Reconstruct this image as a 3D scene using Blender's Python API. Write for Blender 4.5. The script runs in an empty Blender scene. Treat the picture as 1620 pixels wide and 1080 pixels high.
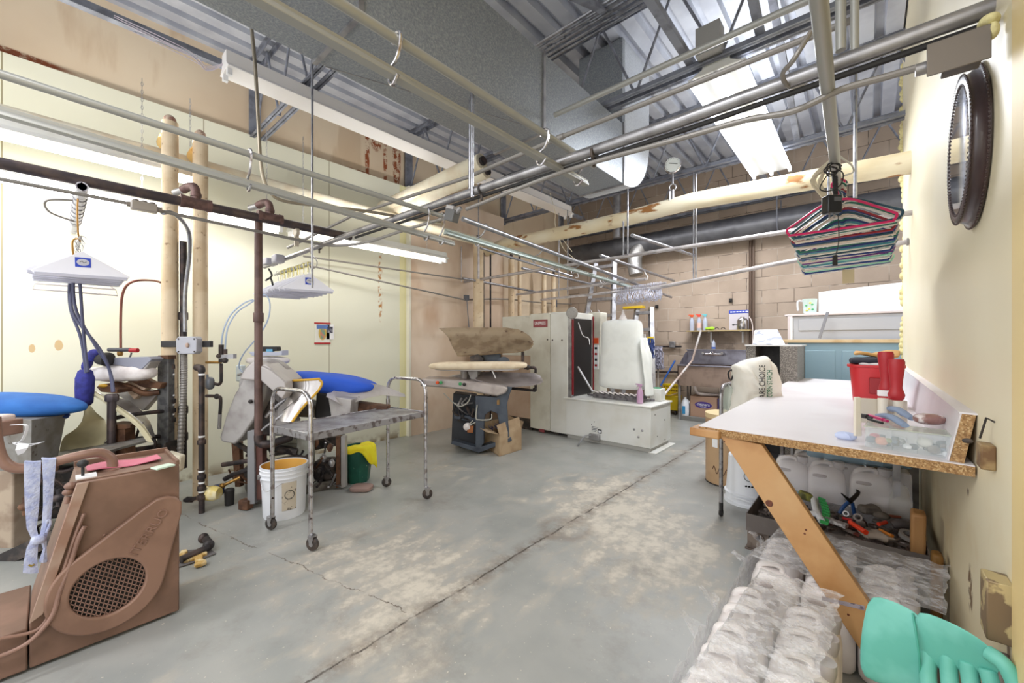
import bpy, math, random
from mathutils import Vector as V, Matrix
R=math.radians; PI=math.pi; rnd=random.Random(7)
sc=bpy.context.scene; col=sc.collection

# ---------------- camera ----------------
F=640.0; YAW=0.722; EYE=1.25
SA,CA=math.sin(YAW),math.cos(YAW)
cam=bpy.data.cameras.new('camera'); cam.sensor_width=36; cam.lens=36*F/1620; cam.clip_start=.02
cam_o=bpy.data.objects.new('camera',cam); col.objects.link(cam_o)
cam_o.location=(0,0,EYE); cam_o.rotation_euler=(PI/2,0,YAW); sc.camera=cam_o

# ---------------- world + exposure ----------------
w=bpy.data.worlds.new('world'); sc.world=w; w.use_nodes=True
bg=w.node_tree.nodes['Background']; bg.inputs[0].default_value=(.97,.985,1,1); bg.inputs[1].default_value=1.9
vs=sc.view_settings; vs.view_transform='Standard'; vs.look='None'; vs.gamma=1; vs.use_curve_mapping=False; vs.exposure=0.10

def lamp(name,loc,size,power,colr=(.97,.98,1),rot=(0,0,0)):
    l=bpy.data.lights.new(name,'AREA'); l.shape='RECTANGLE'; l.size,l.size_y=size; l.energy=power; l.color=colr
    o=bpy.data.objects.new(name,l); col.objects.link(o); o.location=loc; o.rotation_euler=rot; return o
# fluorescent fixtures of the room (the tubes' own light)
lamp('strip_light_glow',(-.88,4.6,3.12),(.22,2.3),75,(.93,.96,1))
lamp('wall_strip_glow',(-4.12,.6,2.22),(.12,4.2),15,(1,.99,.96))
lamp('wall_strip_glow',(-4.15,-.2,2.5),(.12,1.5),5,(1,.99,.96))
# fill lamps added behind the camera, no fixtures seen there
lamp('added_rear_fill',(-.9,-1.2,3.1),(.25,2.4),60,(.97,.98,1))
lamp('added_rear_fill',(-3.0,-1.6,3.1),(.25,2.4),45,(.97,.98,1))
lamp('added_back_fill',(-2.3,5.9,3.05),(2.2,.2),46,(.97,.98,1))  # added fill for the finisher and back area, no fixture hangs here
lamp('added_wall_uplight',(-4.05,.0,2.82),(.12,2.6),13,(1,.98,.95),(PI,0,0))  # added upward fill to brighten the upper left wall
lamp('added_wall_uplight',(-4.0,2.6,2.55),(.12,1.8),9,(1,.98,.95),(PI,0,0))  # same added wall fill, farther along
lamp('added_deck_uplight',(-.88,4.6,3.42),(.3,2.2),14,(.93,.96,1),(PI,0,0))  # added upward fill to brighten the deck above the fixture

# ---------------- helpers ----------------
def at(px,py,X=None,Y=None,Z=None,D=None):
    u=(px-810)/F; v=(540-py)/F
    d=V((-SA+u*CA,CA+u*SA,v))
    t=X/d.x if X is not None else Y/d.y if Y is not None else (Z-EYE)/d.z if Z is not None else D
    return V((0,0,EYE))+d*t
def lin(c):
    c=[x/255 for x in c[:3]]
    return tuple((x/12.92 if x<=.04045 else ((x+.055)/1.055)**2.4) for x in c)+(1,)
MATS={}
def M(name,c,rough=.5,metal=0,c2=None,ns=4,lo=.45,hi=.6,bump=0,bs=30,c3=None,ns3=12,lo3=.6,hi3=.7,alpha=1,emit=0,det=4,sc_=(1,1,1),coat=0):
    m=bpy.data.materials.new(name); m.use_nodes=True; nt=m.node_tree; p=nt.nodes['Principled BSDF']
    p.inputs['Base Color'].default_value=lin(c); p.inputs['Roughness'].default_value=rough; p.inputs['Metallic'].default_value=metal
    if coat: p.inputs['Coat Weight'].default_value=coat
    N=nt.nodes.new; Lk=nt.links.new
    tc=mp=None
    def coords():
        nonlocal tc,mp
        if mp is None:
            tc=N('ShaderNodeTexCoord'); mp=N('ShaderNodeMapping'); mp.inputs['Scale'].default_value=sc_
            Lk(tc.outputs['Object'],mp.inputs['Vector'])
        return mp.outputs['Vector']
    def layer(prev,cc,s,a,b):
        n=N('ShaderNodeTexNoise'); n.inputs['Scale'].default_value=s; n.inputs['Detail'].default_value=det; Lk(coords(),n.inputs['Vector'])
        r=N('ShaderNodeMapRange'); r.inputs[1].default_value=a; r.inputs[2].default_value=b; Lk(n.outputs['Fac'],r.inputs[0])
        mx=N('ShaderNodeMix'); mx.data_type='RGBA'; Lk(r.outputs[0],mx.inputs[0])
        if prev is None: mx.inputs[6].default_value=lin(c)
        else: Lk(prev,mx.inputs[6])
        mx.inputs[7].default_value=lin(cc); return mx.outputs[2]
    out=None
    if c2: out=layer(None,c2,ns,lo,hi)
    if c3: out=layer(out,c3,ns3,lo3,hi3)
    if out: Lk(out,p.inputs['Base Color'])
    if bump:
        n=N('ShaderNodeTexNoise'); n.inputs['Scale'].default_value=bs; n.inputs['Detail'].default_value=5; Lk(coords(),n.inputs['Vector'])
        b=N('ShaderNodeBump'); b.inputs['Strength'].default_value=bump; b.inputs['Distance'].default_value=.01
        Lk(n.outputs['Fac'],b.inputs['Height']); Lk(b.outputs[0],p.inputs['Normal'])
    if alpha<1: p.inputs['Alpha'].default_value=alpha
    if emit:
        p.inputs['Emission Color'].default_value=lin(c); p.inputs['Emission Strength'].default_value=emit
    MATS[name]=m; return m

class B:
    def __init__(s): s.v=[]; s.f=[]
    def add(s,vs,fs):
        n=len(s.v); s.v+= [V(q) for q in vs]; s.f+=[tuple(i+n for i in f) for f in fs]; return s
    def box(s,c,sz,rot=None,taper=1.0):
        hx,hy,hz=sz[0]/2,sz[1]/2,sz[2]/2; c=V(c)
        pts=[]
        for z in(-1,1):
            k=taper if z>0 else 1
            for x,y in((-1,-1),(1,-1),(1,1),(-1,1)): pts.append(V((x*hx*k,y*hy*k,z*hz)))
        if rot is not None:
            if isinstance(rot,(int,float)): rot=Matrix.Rotation(rot,3,'Z')
            pts=[rot@q for q in pts]
        return s.add([c+q for q in pts],[(0,3,2,1),(4,5,6,7),(0,1,5,4),(1,2,6,5),(2,3,7,6),(3,0,4,7)])
    def bb(s,x0,x1,y0,y1,z0,z1): return s.box(((x0+x1)/2,(y0+y1)/2,(z0+z1)/2),(abs(x1-x0),abs(y1-y0),abs(z1-z0)))
    def tube(s,pts,r,n=10,closed=False,caps=True,squash=None):
        pts=[V(q) for q in pts]; m=len(pts); rs=r if isinstance(r,(list,tuple)) else [r]*m
        def tan(i):
            if closed: a,b=pts[(i-1)%m],pts[(i+1)%m]
            else: a,b=pts[max(i-1,0)],pts[min(i+1,m-1)]
            d=b-a; return d.normalized() if d.length>1e-9 else V((0,0,1))
        t0=tan(0); up=V((0,0,1)) if abs(t0.z)<.9 else V((1,0,0)); nrm=(up-t0*up.dot(t0)).normalized()
        vs=[]
        for i in range(m):
            t=tan(i); nrm=nrm-t*nrm.dot(t)
            if nrm.length<1e-6: nrm=V((1,0,0))-t*t.x
            nrm.normalize(); bn=t.cross(nrm)
            for k in range(n):
                a=2*PI*k/n; q=squash or (1,1)
                vs.append(pts[i]+(nrm*math.cos(a)*q[0]+bn*math.sin(a)*q[1])*rs[i])
        fs=[]
        for i in range(m if closed else m-1):
            j=(i+1)%m
            for k in range(n):
                l=(k+1)%n; fs.append((i*n+k,i*n+l,j*n+l,j*n+k))
        if caps and not closed:
            fs.append(tuple(reversed(range(n)))); fs.append(tuple((m-1)*n+k for k in range(n)))
        return s.add(vs,fs)
    def cyl(s,p0,p1,r,r2=None,n=16,caps=True): return s.tube([p0,p1],[r,r if r2 is None else r2],n,caps=caps)
    def pipe(s,p0,p1,r,n=14,t=.25):   # open tube with a visible bore
        p0,p1=V(p0),V(p1); d=(p1-p0).normalized()
        return s.tube([p0+d*.03,p0,p0,p1,p1,p1-d*.03],[r*(1-t),r*(1-t),r,r,r*(1-t),r*(1-t)],n,caps=False)
    def lathe(s,prof,o,ax=(0,0,1),n=24,ell=(1,1),ph=0,c0=True,c1=True):
        o=V(o); ax=V(ax).normalized(); u=V((1,0,0)) if abs(ax.x)<.9 else V((0,1,0))
        u=(u-ax*u.dot(ax)).normalized(); w_=ax.cross(u); vs=[];fs=[]
        for r,z in prof:
            for k in range(n):
                a=2*PI*k/n+ph; vs.append(o+ax*z+(u*math.cos(a)*ell[0]+w_*math.sin(a)*ell[1])*r)
        for i in range(len(prof)-1):
            for k in range(n):
                l=(k+1)%n; fs.append((i*n+k,i*n+l,(i+1)*n+l,(i+1)*n+k))
        if len(prof)==2 and min(prof[0][0],prof[1][0])<1e-6: c0=c1=False
        if c0 and prof[0][0]>1e-6: fs.append(tuple(reversed(range(n))))
        if c1 and prof[-1][0]>1e-6: fs.append(tuple((len(prof)-1)*n+k for k in range(n)))
        return s.add(vs,fs)
    def prism(s,poly,ext):
        poly=[V(q) for q in poly]; e=V(ext); n=len(poly)
        return s.add(poly+[q+e for q in poly],[tuple(reversed(range(n))),tuple(range(n,2*n))]+[(i,(i+1)%n,(i+1)%n+n,i+n) for i in range(n)])
    def ring(s,outer,inner,ext):    # polygon with a polygon hole, same count
        n=len(outer); e=V(ext); o=[V(q) for q in outer]; i_=[V(q) for q in inner]
        vs=o+i_+[q+e for q in o]+[q+e for q in i_]; fs=[]
        for k in range(n):
            l=(k+1)%n
            fs+= [(k,l,n+l,n+k),(2*n+k,3*n+k,3*n+l,2*n+l),(k,2*n+k,2*n+l,l),(n+k,n+l,3*n+l,3*n+k)]
        return s.add(vs,fs)
    def sheet(s,rows,t=.004):
        rows=[[V(q) for q in r] for r in rows]; a,b=len(rows),len(rows[0])
        nr=[]
        for i in range(a):
            for j in range(b):
                du=rows[min(i+1,a-1)][j]-rows[max(i-1,0)][j]; dv=rows[i][min(j+1,b-1)]-rows[i][max(j-1,0)]
                n=du.cross(dv); nr.append(n.normalized() if n.length>1e-12 else V((0,0,1)))
        top=[q for r in rows for q in r]; bot=[q-nr[k]*t for k,q in enumerate(top)]; m=a*b; fs=[]
        for i in range(a-1):
            for j in range(b-1):
                k=i*b+j; fs.append((k,k+b,k+b+1,k+1)); fs.append((m+k,m+k+1,m+k+b+1,m+k+b))
        rim=[j for j in range(b)]+[i*b+b-1 for i in range(1,a)]+[(a-1)*b+j for j in range(b-2,-1,-1)]+[i*b for i in range(a-2,0,-1)]
        for x in range(len(rim)):
            p,q=rim[x],rim[(x+1)%len(rim)]; fs.append((p,q,m+q,m+p))
        return s.add(top+bot,fs)
    def blob(s,c,r,rot=None,e=1.0,n=16,m=10,fn=None):   # superellipsoid; e<1 boxier
        c=V(c); vs=[];fs=[]
        sg=lambda x:(abs(x)**e)*(1 if x>=0 else -1)
        for i in range(m+1):
            ph=-PI/2+PI*i/m
            for k in range(n):
                th=2*PI*k/n
                q=V((r[0]*sg(math.cos(ph))*sg(math.cos(th)),r[1]*sg(math.cos(ph))*sg(math.sin(th)),r[2]*sg(math.sin(ph))))
                if fn: q=fn(q)
                if rot is not None: q=rot@q
                vs.append(c+q)
        for i in range(m):
            for k in range(n):
                l=(k+1)%n; fs.append((i*n+k,i*n+l,(i+1)*n+l,(i+1)*n+k))
        fs.append(tuple(reversed(range(n)))); fs.append(tuple(m*n+k for k in range(n)))
        return s.add(vs,fs)
    def obj(s,name,mat,parent=None,smooth=True,bevel=0,seg=2,ang=35,sub=0):
        org=wl(parent)
        me=bpy.data.meshes.new(name); me.from_pydata([tuple(q-org) for q in s.v],[],s.f); me.update()
        if smooth:
            me.polygons.foreach_set('use_smooth',[True]*len(me.polygons))
            try: me.set_sharp_from_angle(angle=R(ang))
            except Exception: pass
        me.materials.append(mat); o=bpy.data.objects.new(name,me); col.objects.link(o)
        if parent is not None: o.parent=parent
        if bevel:
            b=o.modifiers.new('bevel','BEVEL'); b.width=bevel; b.segments=seg; b.limit_method='ANGLE'; b.angle_limit=R(40)
        if sub:
            q=o.modifiers.new('sub','SUBSURF'); q.levels=q.render_levels=sub
        return o
def wl(o):
    r=V((0,0,0))
    while o is not None: r=r+V(o.location); o=o.parent
    return r
def tag(o,label,cat,group=None,kind=None):
    o['label']=label; o['category']=cat
    if group: o['group']=group
    if kind: o['kind']=kind
    return o
def thing(name,label,cat,loc,group=None):
    o=bpy.data.objects.new(name,None); col.objects.link(o); o.location=loc; o.empty_display_size=.05
    return tag(o,label,cat,group)
def struct(o): o['kind']='structure'; return o
def single(name,b,mat,label,cat,group=None,**k): return tag(b.obj(name,mat,None,**k),label,cat,group)
def dup(root,loc=None,rot=None,label=None,group=None,scale=None,mats=None):
    def cp(o,par):
        c=o.copy(); col.objects.link(c)
        if par is not None: c.parent=par
        for ch in o.children: cp(ch,c)
        return c
    r=cp(root,None)
    if loc is not None: r.location=loc
    if rot is not None: r.rotation_euler=rot
    if scale: r.scale=scale
    if label: r['label']=label
    if group: r['group']=group
    return r
def text(name,s,mat,parent,loc,size,rot,ext=.001,align='CENTER',squeeze=1.0):
    cu=bpy.data.curves.new(name,'FONT'); cu.body=s; cu.size=size; cu.extrude=ext; cu.align_x=align; cu.align_y='CENTER'; cu.space_character=1.0
    tmp=bpy.data.objects.new('tmp',cu); col.objects.link(tmp)
    bpy.context.view_layer.update()
    me=bpy.data.meshes.new_from_object(tmp.evaluated_get(bpy.context.evaluated_depsgraph_get())); bpy.data.objects.remove(tmp)
    Rm=rot if isinstance(rot,Matrix) else None
    if Rm is None:
        from mathutils import Euler
        Rm=Euler(rot).to_matrix()
    org=V(loc)-wl(parent)
    for q in me.vertices:
        q.co=Rm@V((q.co.x*squeeze,q.co.y,q.co.z))+org
    me.materials.clear(); me.materials.append(mat)
    o=bpy.data.objects.new(name,me); col.objects.link(o); o.parent=parent; return o
def cr(pts,n=6,closed=False):      # catmull-rom through points
    pts=[V(q) for q in pts]; m=len(pts); out=[]
    for i in range(m if closed else m-1):
        if closed: a,b,c,d=pts[(i-1)%m],pts[i],pts[(i+1)%m],pts[(i+2)%m]
        else: a,b,c,d=pts[max(i-1,0)],pts[i],pts[i+1],pts[min(i+2,m-1)]
        for k in range(n):
            t=k/n; out.append(.5*((2*b)+(c-a)*t+(2*a-5*b+4*c-d)*t*t+(-a+3*b-3*c+d)*t**3))
    if not closed: out.append(pts[-1])
    return out
def arc(c,r,a0,a1,u,v_,n=8):
    c=V(c);u=V(u);v_=V(v_)
    return [c+u*r*math.cos(R(a0+(a1-a0)*i/n))+v_*r*math.sin(R(a0+(a1-a0)*i/n)) for i in range(n+1)]
def rot3(x=0,y=0,z=0):
    from mathutils import Euler
    return Euler((R(x),R(y),R(z))).to_matrix()
def basis(ex,ey,ez): return Matrix((ex,ey,ez)).transposed()
X_,Y_,Z_=V((1,0,0)),V((0,1,0)),V((0,0,1))

# ---------------- materials ----------------
steel=M('brushed_steel',(172,170,172),.35,.7,c2=(144,142,144),ns=8,bump=.05)
conduit=M('galvanised_conduit',(165,166,172),.32,.8,c2=(140,140,146),ns=20)
conduit2=M('dull_conduit',(146,142,138),.45,.4,ns=16)
railgrey=M('painted_rail_grey',(164,164,160),.4,.25)
wrail=M('whitened_rail',(196,190,190),.4,.35,c2=(170,164,164),ns=10)
darkpipe=M('dark_iron_pipe',(74,66,70),.45,.4,c2=(98,84,80),ns=9,bump=.15)
ironpipe=M('black_iron_pipe',(52,48,50),.5,.4,c2=(84,70,66),ns=12,bump=.2)
brownpipe=M('brown_painted_pipe',(104,80,74),.5,.15,c2=(86,64,60),ns=10,bump=.15)
insul=M('insulation_cream',(224,204,174),.7,0,c2=(212,188,154),ns=5,c3=(150,120,92),ns3=24,lo3=.64,hi3=.74,bump=.15)
insul2=M('insulation_stained',(228,212,176),.7,0,c2=(240,230,204),ns=2.5,c3=(158,108,58),ns3=7,lo3=.60,hi3=.66,bump=.3,sc_=(.5,1,1.2),det=7)
insulw=M('insulation_white',(232,224,202),.7,0,c2=(222,208,182),ns=5,bump=.15)
galv=M('galvanised_sheet',(158,163,168),.45,.35,c2=(132,138,146),ns=110,lo=.35,hi=.65,c3=(168,172,176),ns3=60,lo3=.55,hi3=.7)
galvl=M('galvanised_sheet_light',(205,210,216),.5,.3,c2=(185,190,198),ns=90,lo=.35,hi=.65)
deckm=M('roof_deck_metal',(196,200,210),.5,.15,c2=(178,182,194),ns=3)
joistm=M('joist_steel',(140,144,156),.5,.25,c2=(112,114,124),ns=8)
whitep=M('white_enamel',(226,226,222),.35,0,c2=(216,214,206),ns=2)
creamp=M('cream_enamel',(222,220,208),.35,0,c2=(206,202,188),ns=3,c3=(180,172,160),ns3=6,lo3=.64,hi3=.8)
redp=M('red_paint',(170,28,34),.4,0)
brown=M('brown_cabinet_paint',(130,100,84),.5,.1,c2=(115,88,73),ns=5,bump=.05,c3=(150,130,118),ns3=7,lo3=.68,hi3=.8)
brown2=M('brown_tube_paint',(142,110,96),.4,.1,c2=(124,94,80),ns=8)
black=M('black_rubber',(36,34,34),.6)
darkm=M('grimy_machinery',(58,54,54),.6,.3,c2=(90,80,74),ns=14,bump=.3)
chrome=M('worn_chrome',(196,194,196),.22,.9,c2=(150,140,138),ns=30,lo=.5,hi=.62,c3=(70,50,46),ns3=40,lo3=.64,hi3=.68)
castert=M('caster_rubber',(52,46,44),.6,0,c2=(80,68,60),ns=20)
greym=M('grey_machine_metal',(172,168,166),.42,.2,c2=(148,142,140),ns=5)
greyd=M('scuffed_grey_box',(138,136,134),.5,.3,c2=(120,114,108),ns=8,c3=(90,80,72),ns3=22,lo3=.66,hi3=.72)
greyt=M('galvanised_tray',(152,152,156),.4,.5,c2=(120,116,120),ns=9,c3=(90,84,84),ns3=34,lo3=.62,hi3=.7)
bluecloth=M('blue_pad_cloth',(40,104,180),.75,0,c2=(30,92,166),ns=6,bump=.1,bs=80)
bluecloth2=M('bright_blue_cloth',(36,86,200),.75,0,bump=.1,bs=80)
navy=M('navy_quilted_cloth',(46,48,130),.8,0,c2=(34,36,104),ns=20,bump=.3,bs=60)
hose=M('slate_rubber_hose',(78,80,106),.5,0)
padw=M('white_pad_cloth',(228,222,220),.8,0,c2=(214,206,204),ns=12,bump=.2,bs=50)
padc=M('cream_pad_cloth',(232,216,190),.8,0,c2=(220,200,172),ns=8,bump=.15,bs=40)
wood=M('raw_pine',(190,146,98),.55,0,c2=(170,122,74),ns=4,sc_=(1,1,.25),c3=(150,104,62),ns3=3,lo3=.6,hi3=.8)
woodl=M('pale_wood',(214,188,148),.6,0,c2=(200,168,124),ns=6)
cardb=M('cardboard',(176,152,122),.75,0,c2=(160,134,104),ns=6,bump=.05)
cardo=M('fibre_drum',(186,154,118),.7,0,c2=(176,142,106),ns=4)
jugw=M('white_plastic',(238,232,230),.35,0,c2=(230,222,220),ns=4)
pailw=M('white_pail_plastic',(230,232,238),.35)
yel=M('yellow_plastic',(228,196,20),.4)
yelc=M('yellow_cloth',(226,214,30),.8,0,c2=(220,200,10),ns=12,bump=.3)
green=M('green_plastic',(22,84,70),.45,0,c2=(30,96,80),ns=8,c3=(180,200,190),ns3=60,lo3=.7,hi3=.73)
mint=M('mint_rubber',(118,196,182),.5,0,c2=(98,180,164),ns=7,bump=.08,bs=20)
pink=M('pink_sheet',(196,104,126),.5)
inkb=M('black_ink',(30,30,32),.6); inkblue=M('blue_ink',(40,70,190),.5); inkg=M('green_ink',(40,110,70),.6); inkp=M('purple_ink',(70,48,130),.5); inkw=M('white_ink',(240,240,240),.5)
orange=M('orange_ink',(226,84,30),.5); teal=M('teal_ink',(70,160,170),.5); brass=M('brass',(170,130,70),.35,.8)
paper=M('white_paper',(240,240,242),.6); labelp=M('aged_label',(206,194,176),.6,c2=(120,110,100),ns=60,lo=.6,hi=.62)
glassy=M('clear_plastic',(225,235,238),.08,0,alpha=.22)
foam=M('yellow_foam',(226,216,160),.8,0,c2=(206,192,140),ns=40,bump=.4)
bluemach=M('blue_machine_paint',(140,168,182),.4); greymach=M('grey_machine_paint',(178,180,186),.4); tanside=M('tan_side_panel',(196,172,152),.5,c2=(186,158,136),ns=3)
spray=M('clear_blue_bottle',(196,204,224),.25,0,alpha=.75)
# ---------------- custom surface materials ----------------
class NT:
    def __init__(s,name):
        m=bpy.data.materials.new(name); m.use_nodes=True; s.m=m; s.nt=m.node_tree; s.p=s.nt.nodes['Principled BSDF']
        s.tc=s.n('TexCoord').outputs['Object']; q=s.n('SeparateXYZ'); s.l(s.tc,q.inputs[0]); s.x,s.y,s.z=q.outputs
    def n(s,t): return s.nt.nodes.new('ShaderNode'+t)
    def l(s,a,b): s.nt.links.new(a,b)
    def math(s,op,a,b=None,c=None):
        q=s.n('Math'); q.operation=op
        for i,v in enumerate((a,b,c)):
            if v is None: continue
            if isinstance(v,(int,float)): q.inputs[i].default_value=v
            else: s.l(v,q.inputs[i])
        return q.outputs[0]
    def noise(s,sc_,det=4,vec=None,stretch=None,rough=.5):
        q=s.n('TexNoise'); q.inputs['Scale'].default_value=sc_; q.inputs['Detail'].default_value=det; q.inputs['Roughness'].default_value=rough
        v=vec or s.tc
        if stretch:
            mp=s.n('Mapping'); mp.inputs['Scale'].default_value=stretch; s.l(v,mp.inputs['Vector']); v=mp.outputs[0]
        s.l(v,q.inputs['Vector']); return q.outputs['Fac']
    def rng(s,a,lo,hi,to0=0,to1=1):
        q=s.n('MapRange'); s.l(a,q.inputs[0]); q.inputs[1].default_value=lo; q.inputs[2].default_value=hi; q.inputs[3].default_value=to0; q.inputs[4].default_value=to1; return q.outputs[0]
    def mix(s,f,a,b):
        q=s.n('Mix'); q.data_type='RGBA'; s.l(f,q.inputs[0])
        for i,v in((6,a),(7,b)):
            if isinstance(v,tuple): q.inputs[i].default_value=lin(v)
            else: s.l(v,q.inputs[i])
        return q.outputs[2]
    def dist(s,pt,vec=None,scl=(1,1,1)):
        mp=s.n('Mapping'); mp.vector_type='POINT'; mp.inputs['Scale'].default_value=scl
        mp.inputs['Location'].default_value=tuple(-p*k for p,k in zip(pt,scl)); s.l(vec or s.tc,mp.inputs['Vector'])
        q=s.n('VectorMath'); q.operation='LENGTH'; s.l(mp.outputs[0],q.inputs[0]); return q.outputs['Value']
    def out(s,c,rough=.6,bump=None,bstr=.2,metal=0,bd=.01):
        s.l(c,s.p.inputs['Base Color'])
        if isinstance(rough,(int,float)): s.p.inputs['Roughness'].default_value=rough
        else: s.l(rough,s.p.inputs['Roughness'])
        s.p.inputs['Metallic'].default_value=metal
        if bump is not None:
            b=s.n('Bump'); b.inputs['Strength'].default_value=bstr; b.inputs['Distance'].default_value=bd; s.l(bump,b.inputs['Height']); s.l(b.outputs[0],s.p.inputs['Normal'])
        return s.m

def floor_mat():
    t=NT('painted_concrete_floor')
    n1=t.noise(1.3,7,rough=.65); n2=t.noise(6,6,rough=.6,stretch=(1.6,.8,1)); n3=t.noise(22,4)
    # worn-through traffic zones
    bias=None
    for (x,y,sx,sy,a) in((-1.65,3.0,.9,1.1,.20),(-2.1,1.3,1.2,.9,.13),(-1.2,2.2,.7,1.0,.12),(-1.3,4.6,.6,.6,.12),(-3.3,3.3,.5,.35,.16),(-2.9,2.5,.5,.5,.08),(-.75,2.5,.4,.8,.17),(-1.55,.9,.9,.5,.12)):
        d=t.dist((x,y,0),scl=(1/sx,1/sy,1)); g=t.rng(d,0,1,a,0); bias=g if bias is None else t.math('ADD',bias,g)
    s=t.math('ADD',t.math('MULTIPLY',n1,.55),t.math('MULTIPLY',n2,.45)); s=t.math('ADD',s,bias)
    worn=t.rng(s,.555,.66,0,.9); bare=t.rng(t.math('ADD',s,t.math('MULTIPLY',n3,.25)),.76,.86,0,.9)
    c=t.mix(t.rng(t.noise(3,3),.4,.65),(158,158,154),(145,147,144))
    c=t.mix(worn,c,(172,165,154)); c=t.mix(bare,c,(200,192,178))
    dirt=t.rng(t.noise(1.7,9,rough=.72),.54,.68); c=t.mix(t.math('MULTIPLY',dirt,.6),c,(128,124,118))
    # long dirty saw-cut crack, parallel to the left wall
    wob=t.math('MULTIPLY',t.math('SUBTRACT',t.noise(4,9,rough=.75),.5),.07); dx=t.math('ABSOLUTE',t.math('ADD',t.math('ADD',t.x,1.545),wob))
    halo=t.math('MULTIPLY',t.rng(dx,.0,.09,1,0),t.rng(t.noise(9,6,rough=.7),.40,.58)); c=t.mix(t.math('MULTIPLY',halo,.8),c,(112,100,88))
    line=t.math('MULTIPLY',t.rng(dx,.002,.008,1,0),t.rng(t.noise(7,3),.36,.5)); c=t.mix(line,c,(70,62,56))
    # wandering side crack
    w2=t.math('MULTIPLY',t.math('SUBTRACT',t.noise(3.1,7,rough=.7),.5),.16)
    d2=t.math('ABSOLUTE',t.math('ADD',t.math('ADD',t.math('MULTIPLY',t.x,-0.2160),t.math('ADD',t.math('MULTIPLY',t.y,0.9764),-1.3970)),w2))
    m2=t.math('MULTIPLY',t.math('MULTIPLY',t.rng(d2,.001,.004,1,0),t.math('LESS_THAN',t.x,-1.6)),t.rng(t.noise(5,3),.4,.5)); c=t.mix(m2,c,(104,94,84))
    ring=t.dist((-1.52,2.27,0)); rg=t.math('MULTIPLY',t.rng(t.math('ABSOLUTE',t.math('SUBTRACT',ring,.14)),.0,.07,.55,0),t.rng(n2,.35,.55)); c=t.mix(rg,c,(120,108,98))
    speck=t.rng(t.noise(60,2),.70,.73); c=t.mix(speck,c,(196,190,178))
    rough=t.rng(worn,0,1,.34,.7)
    return t.out(c,rough,bump=t.math('ADD',worn,t.math('MULTIPLY',n3,.5)),bstr=.12)
def panel_mat():
    t=NT('cream_wall_panel')
    g=t.rng(t.z,.3,2.9); c=t.mix(t.rng(t.noise(.8,3),.4,.65),(226,225,208),(222,220,200))
    d=t.math('ABSOLUTE',t.math('SUBTRACT',t.math('FRACT',t.math('DIVIDE',t.math('ADD',t.y,.237),1.158)),.5)); sm=t.rng(d,.4955,.498); 
    c=t.mix(sm,c,(150,140,110))
    for (y,z,a,b_) in((.03,1.22,.022,.042),(-.1,1.2,.016,.03),):
        dd=t.dist((-4.6,y,z),scl=(1,1/a,1/b_)); dd=t.math('ADD',dd,t.math('MULTIPLY',t.math('SUBTRACT',t.noise(20),.5),.8)); c=t.mix(t.rng(dd,.95,1.05,1,0),c,(206,178,134))
    # rust run down one seam
    r=t.math('MULTIPLY',t.rng(t.dist((-4.6,2.72,1.95),scl=(1,1/.035,1/.5)),.7,1,1,0),t.rng(t.noise(26,4),.5,.56)); c=t.mix(r,c,(176,120,60))
    low=t.math('MULTIPLY',t.rng(t.z,0,.12,1,0),t.rng(t.noise(9,5),.42,.55)); c=t.mix(low,c,(150,132,104))
    return t.out(c,.38)
def tanwall_mat(x0=-4.72):
    t=NT('tan_plaster_wall')
    c=t.mix(t.rng(t.noise(1.1,4),.4,.65),(222,204,178),(214,192,164))
    st=t.noise(1.4,6,stretch=(1,2.2,.45)); c=t.mix(t.math('MULTIPLY',t.rng(st,.56,.62),.35),c,(180,146,108))
    for (y,z,sy,sz) in((2.60,3.62,.035,.42),(2.72,3.85,.10,.2),(2.85,3.6,.03,.6),(3.02,3.7,.07,.5),(2.5,3.33,.35,.03),(-.35,3.36,.5,.035),(3.2,3.5,.05,.3)):
        dd=t.dist((x0,y,z),scl=(.001,1/sy,1/sz)); r=t.math('MULTIPLY',t.rng(dd,.75,1,1,0),t.rng(t.noise(11,6,rough=.7),.44,.52)); c=t.mix(r,c,(146,76,40))
    return t.out(c,.6,bump=t.noise(20,4),bstr=.05)
def block_mat():
    t=NT('concrete_block_wall')
    q=t.n('CombineXYZ'); t.l(t.x,q.inputs[0]); t.l(t.z,q.inputs[1])
    b=t.n('TexBrick'); t.l(q.outputs[0],b.inputs['Vector']); b.inputs['Scale'].default_value=1; b.inputs['Brick Width'].default_value=.406; b.inputs['Row Height'].default_value=.203
    b.inputs['Mortar Size'].default_value=.006; b.inputs['Mortar Smooth'].default_value=.6; b.offset=.5
    b.inputs['Color1'].default_value=lin((172,154,138)); b.inputs['Color2'].default_value=lin((184,166,150)); b.inputs['Mortar'].default_value=lin((196,184,172)); b.inputs['Bias'].default_value=0
    c=t.mix(t.rng(t.noise(2,6),.42,.62,0,.45),b.outputs['Color'],(150,134,118)); mort=b.outputs['Fac']
    dk=t.math('MULTIPLY',mort,t.rng(t.noise(3,3),.47,.55)); c=t.mix(dk,c,(112,98,86))
    pt=t.dist((-1.95,7.15,1.2),scl=(1/.42,.01,1/.24)); c=t.mix(t.math('MULTIPLY',t.rng(pt,.85,1,1,0),t.rng(t.noise(4,4),.36,.46,0,.75)),c,(124,110,98))
    bp=t.math('SUBTRACT',t.math('MULTIPLY',t.noise(60,5),.35),t.math('MULTIPLY',mort,.9))
    return t.out(c,.85,bump=bp,bstr=.45)
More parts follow.
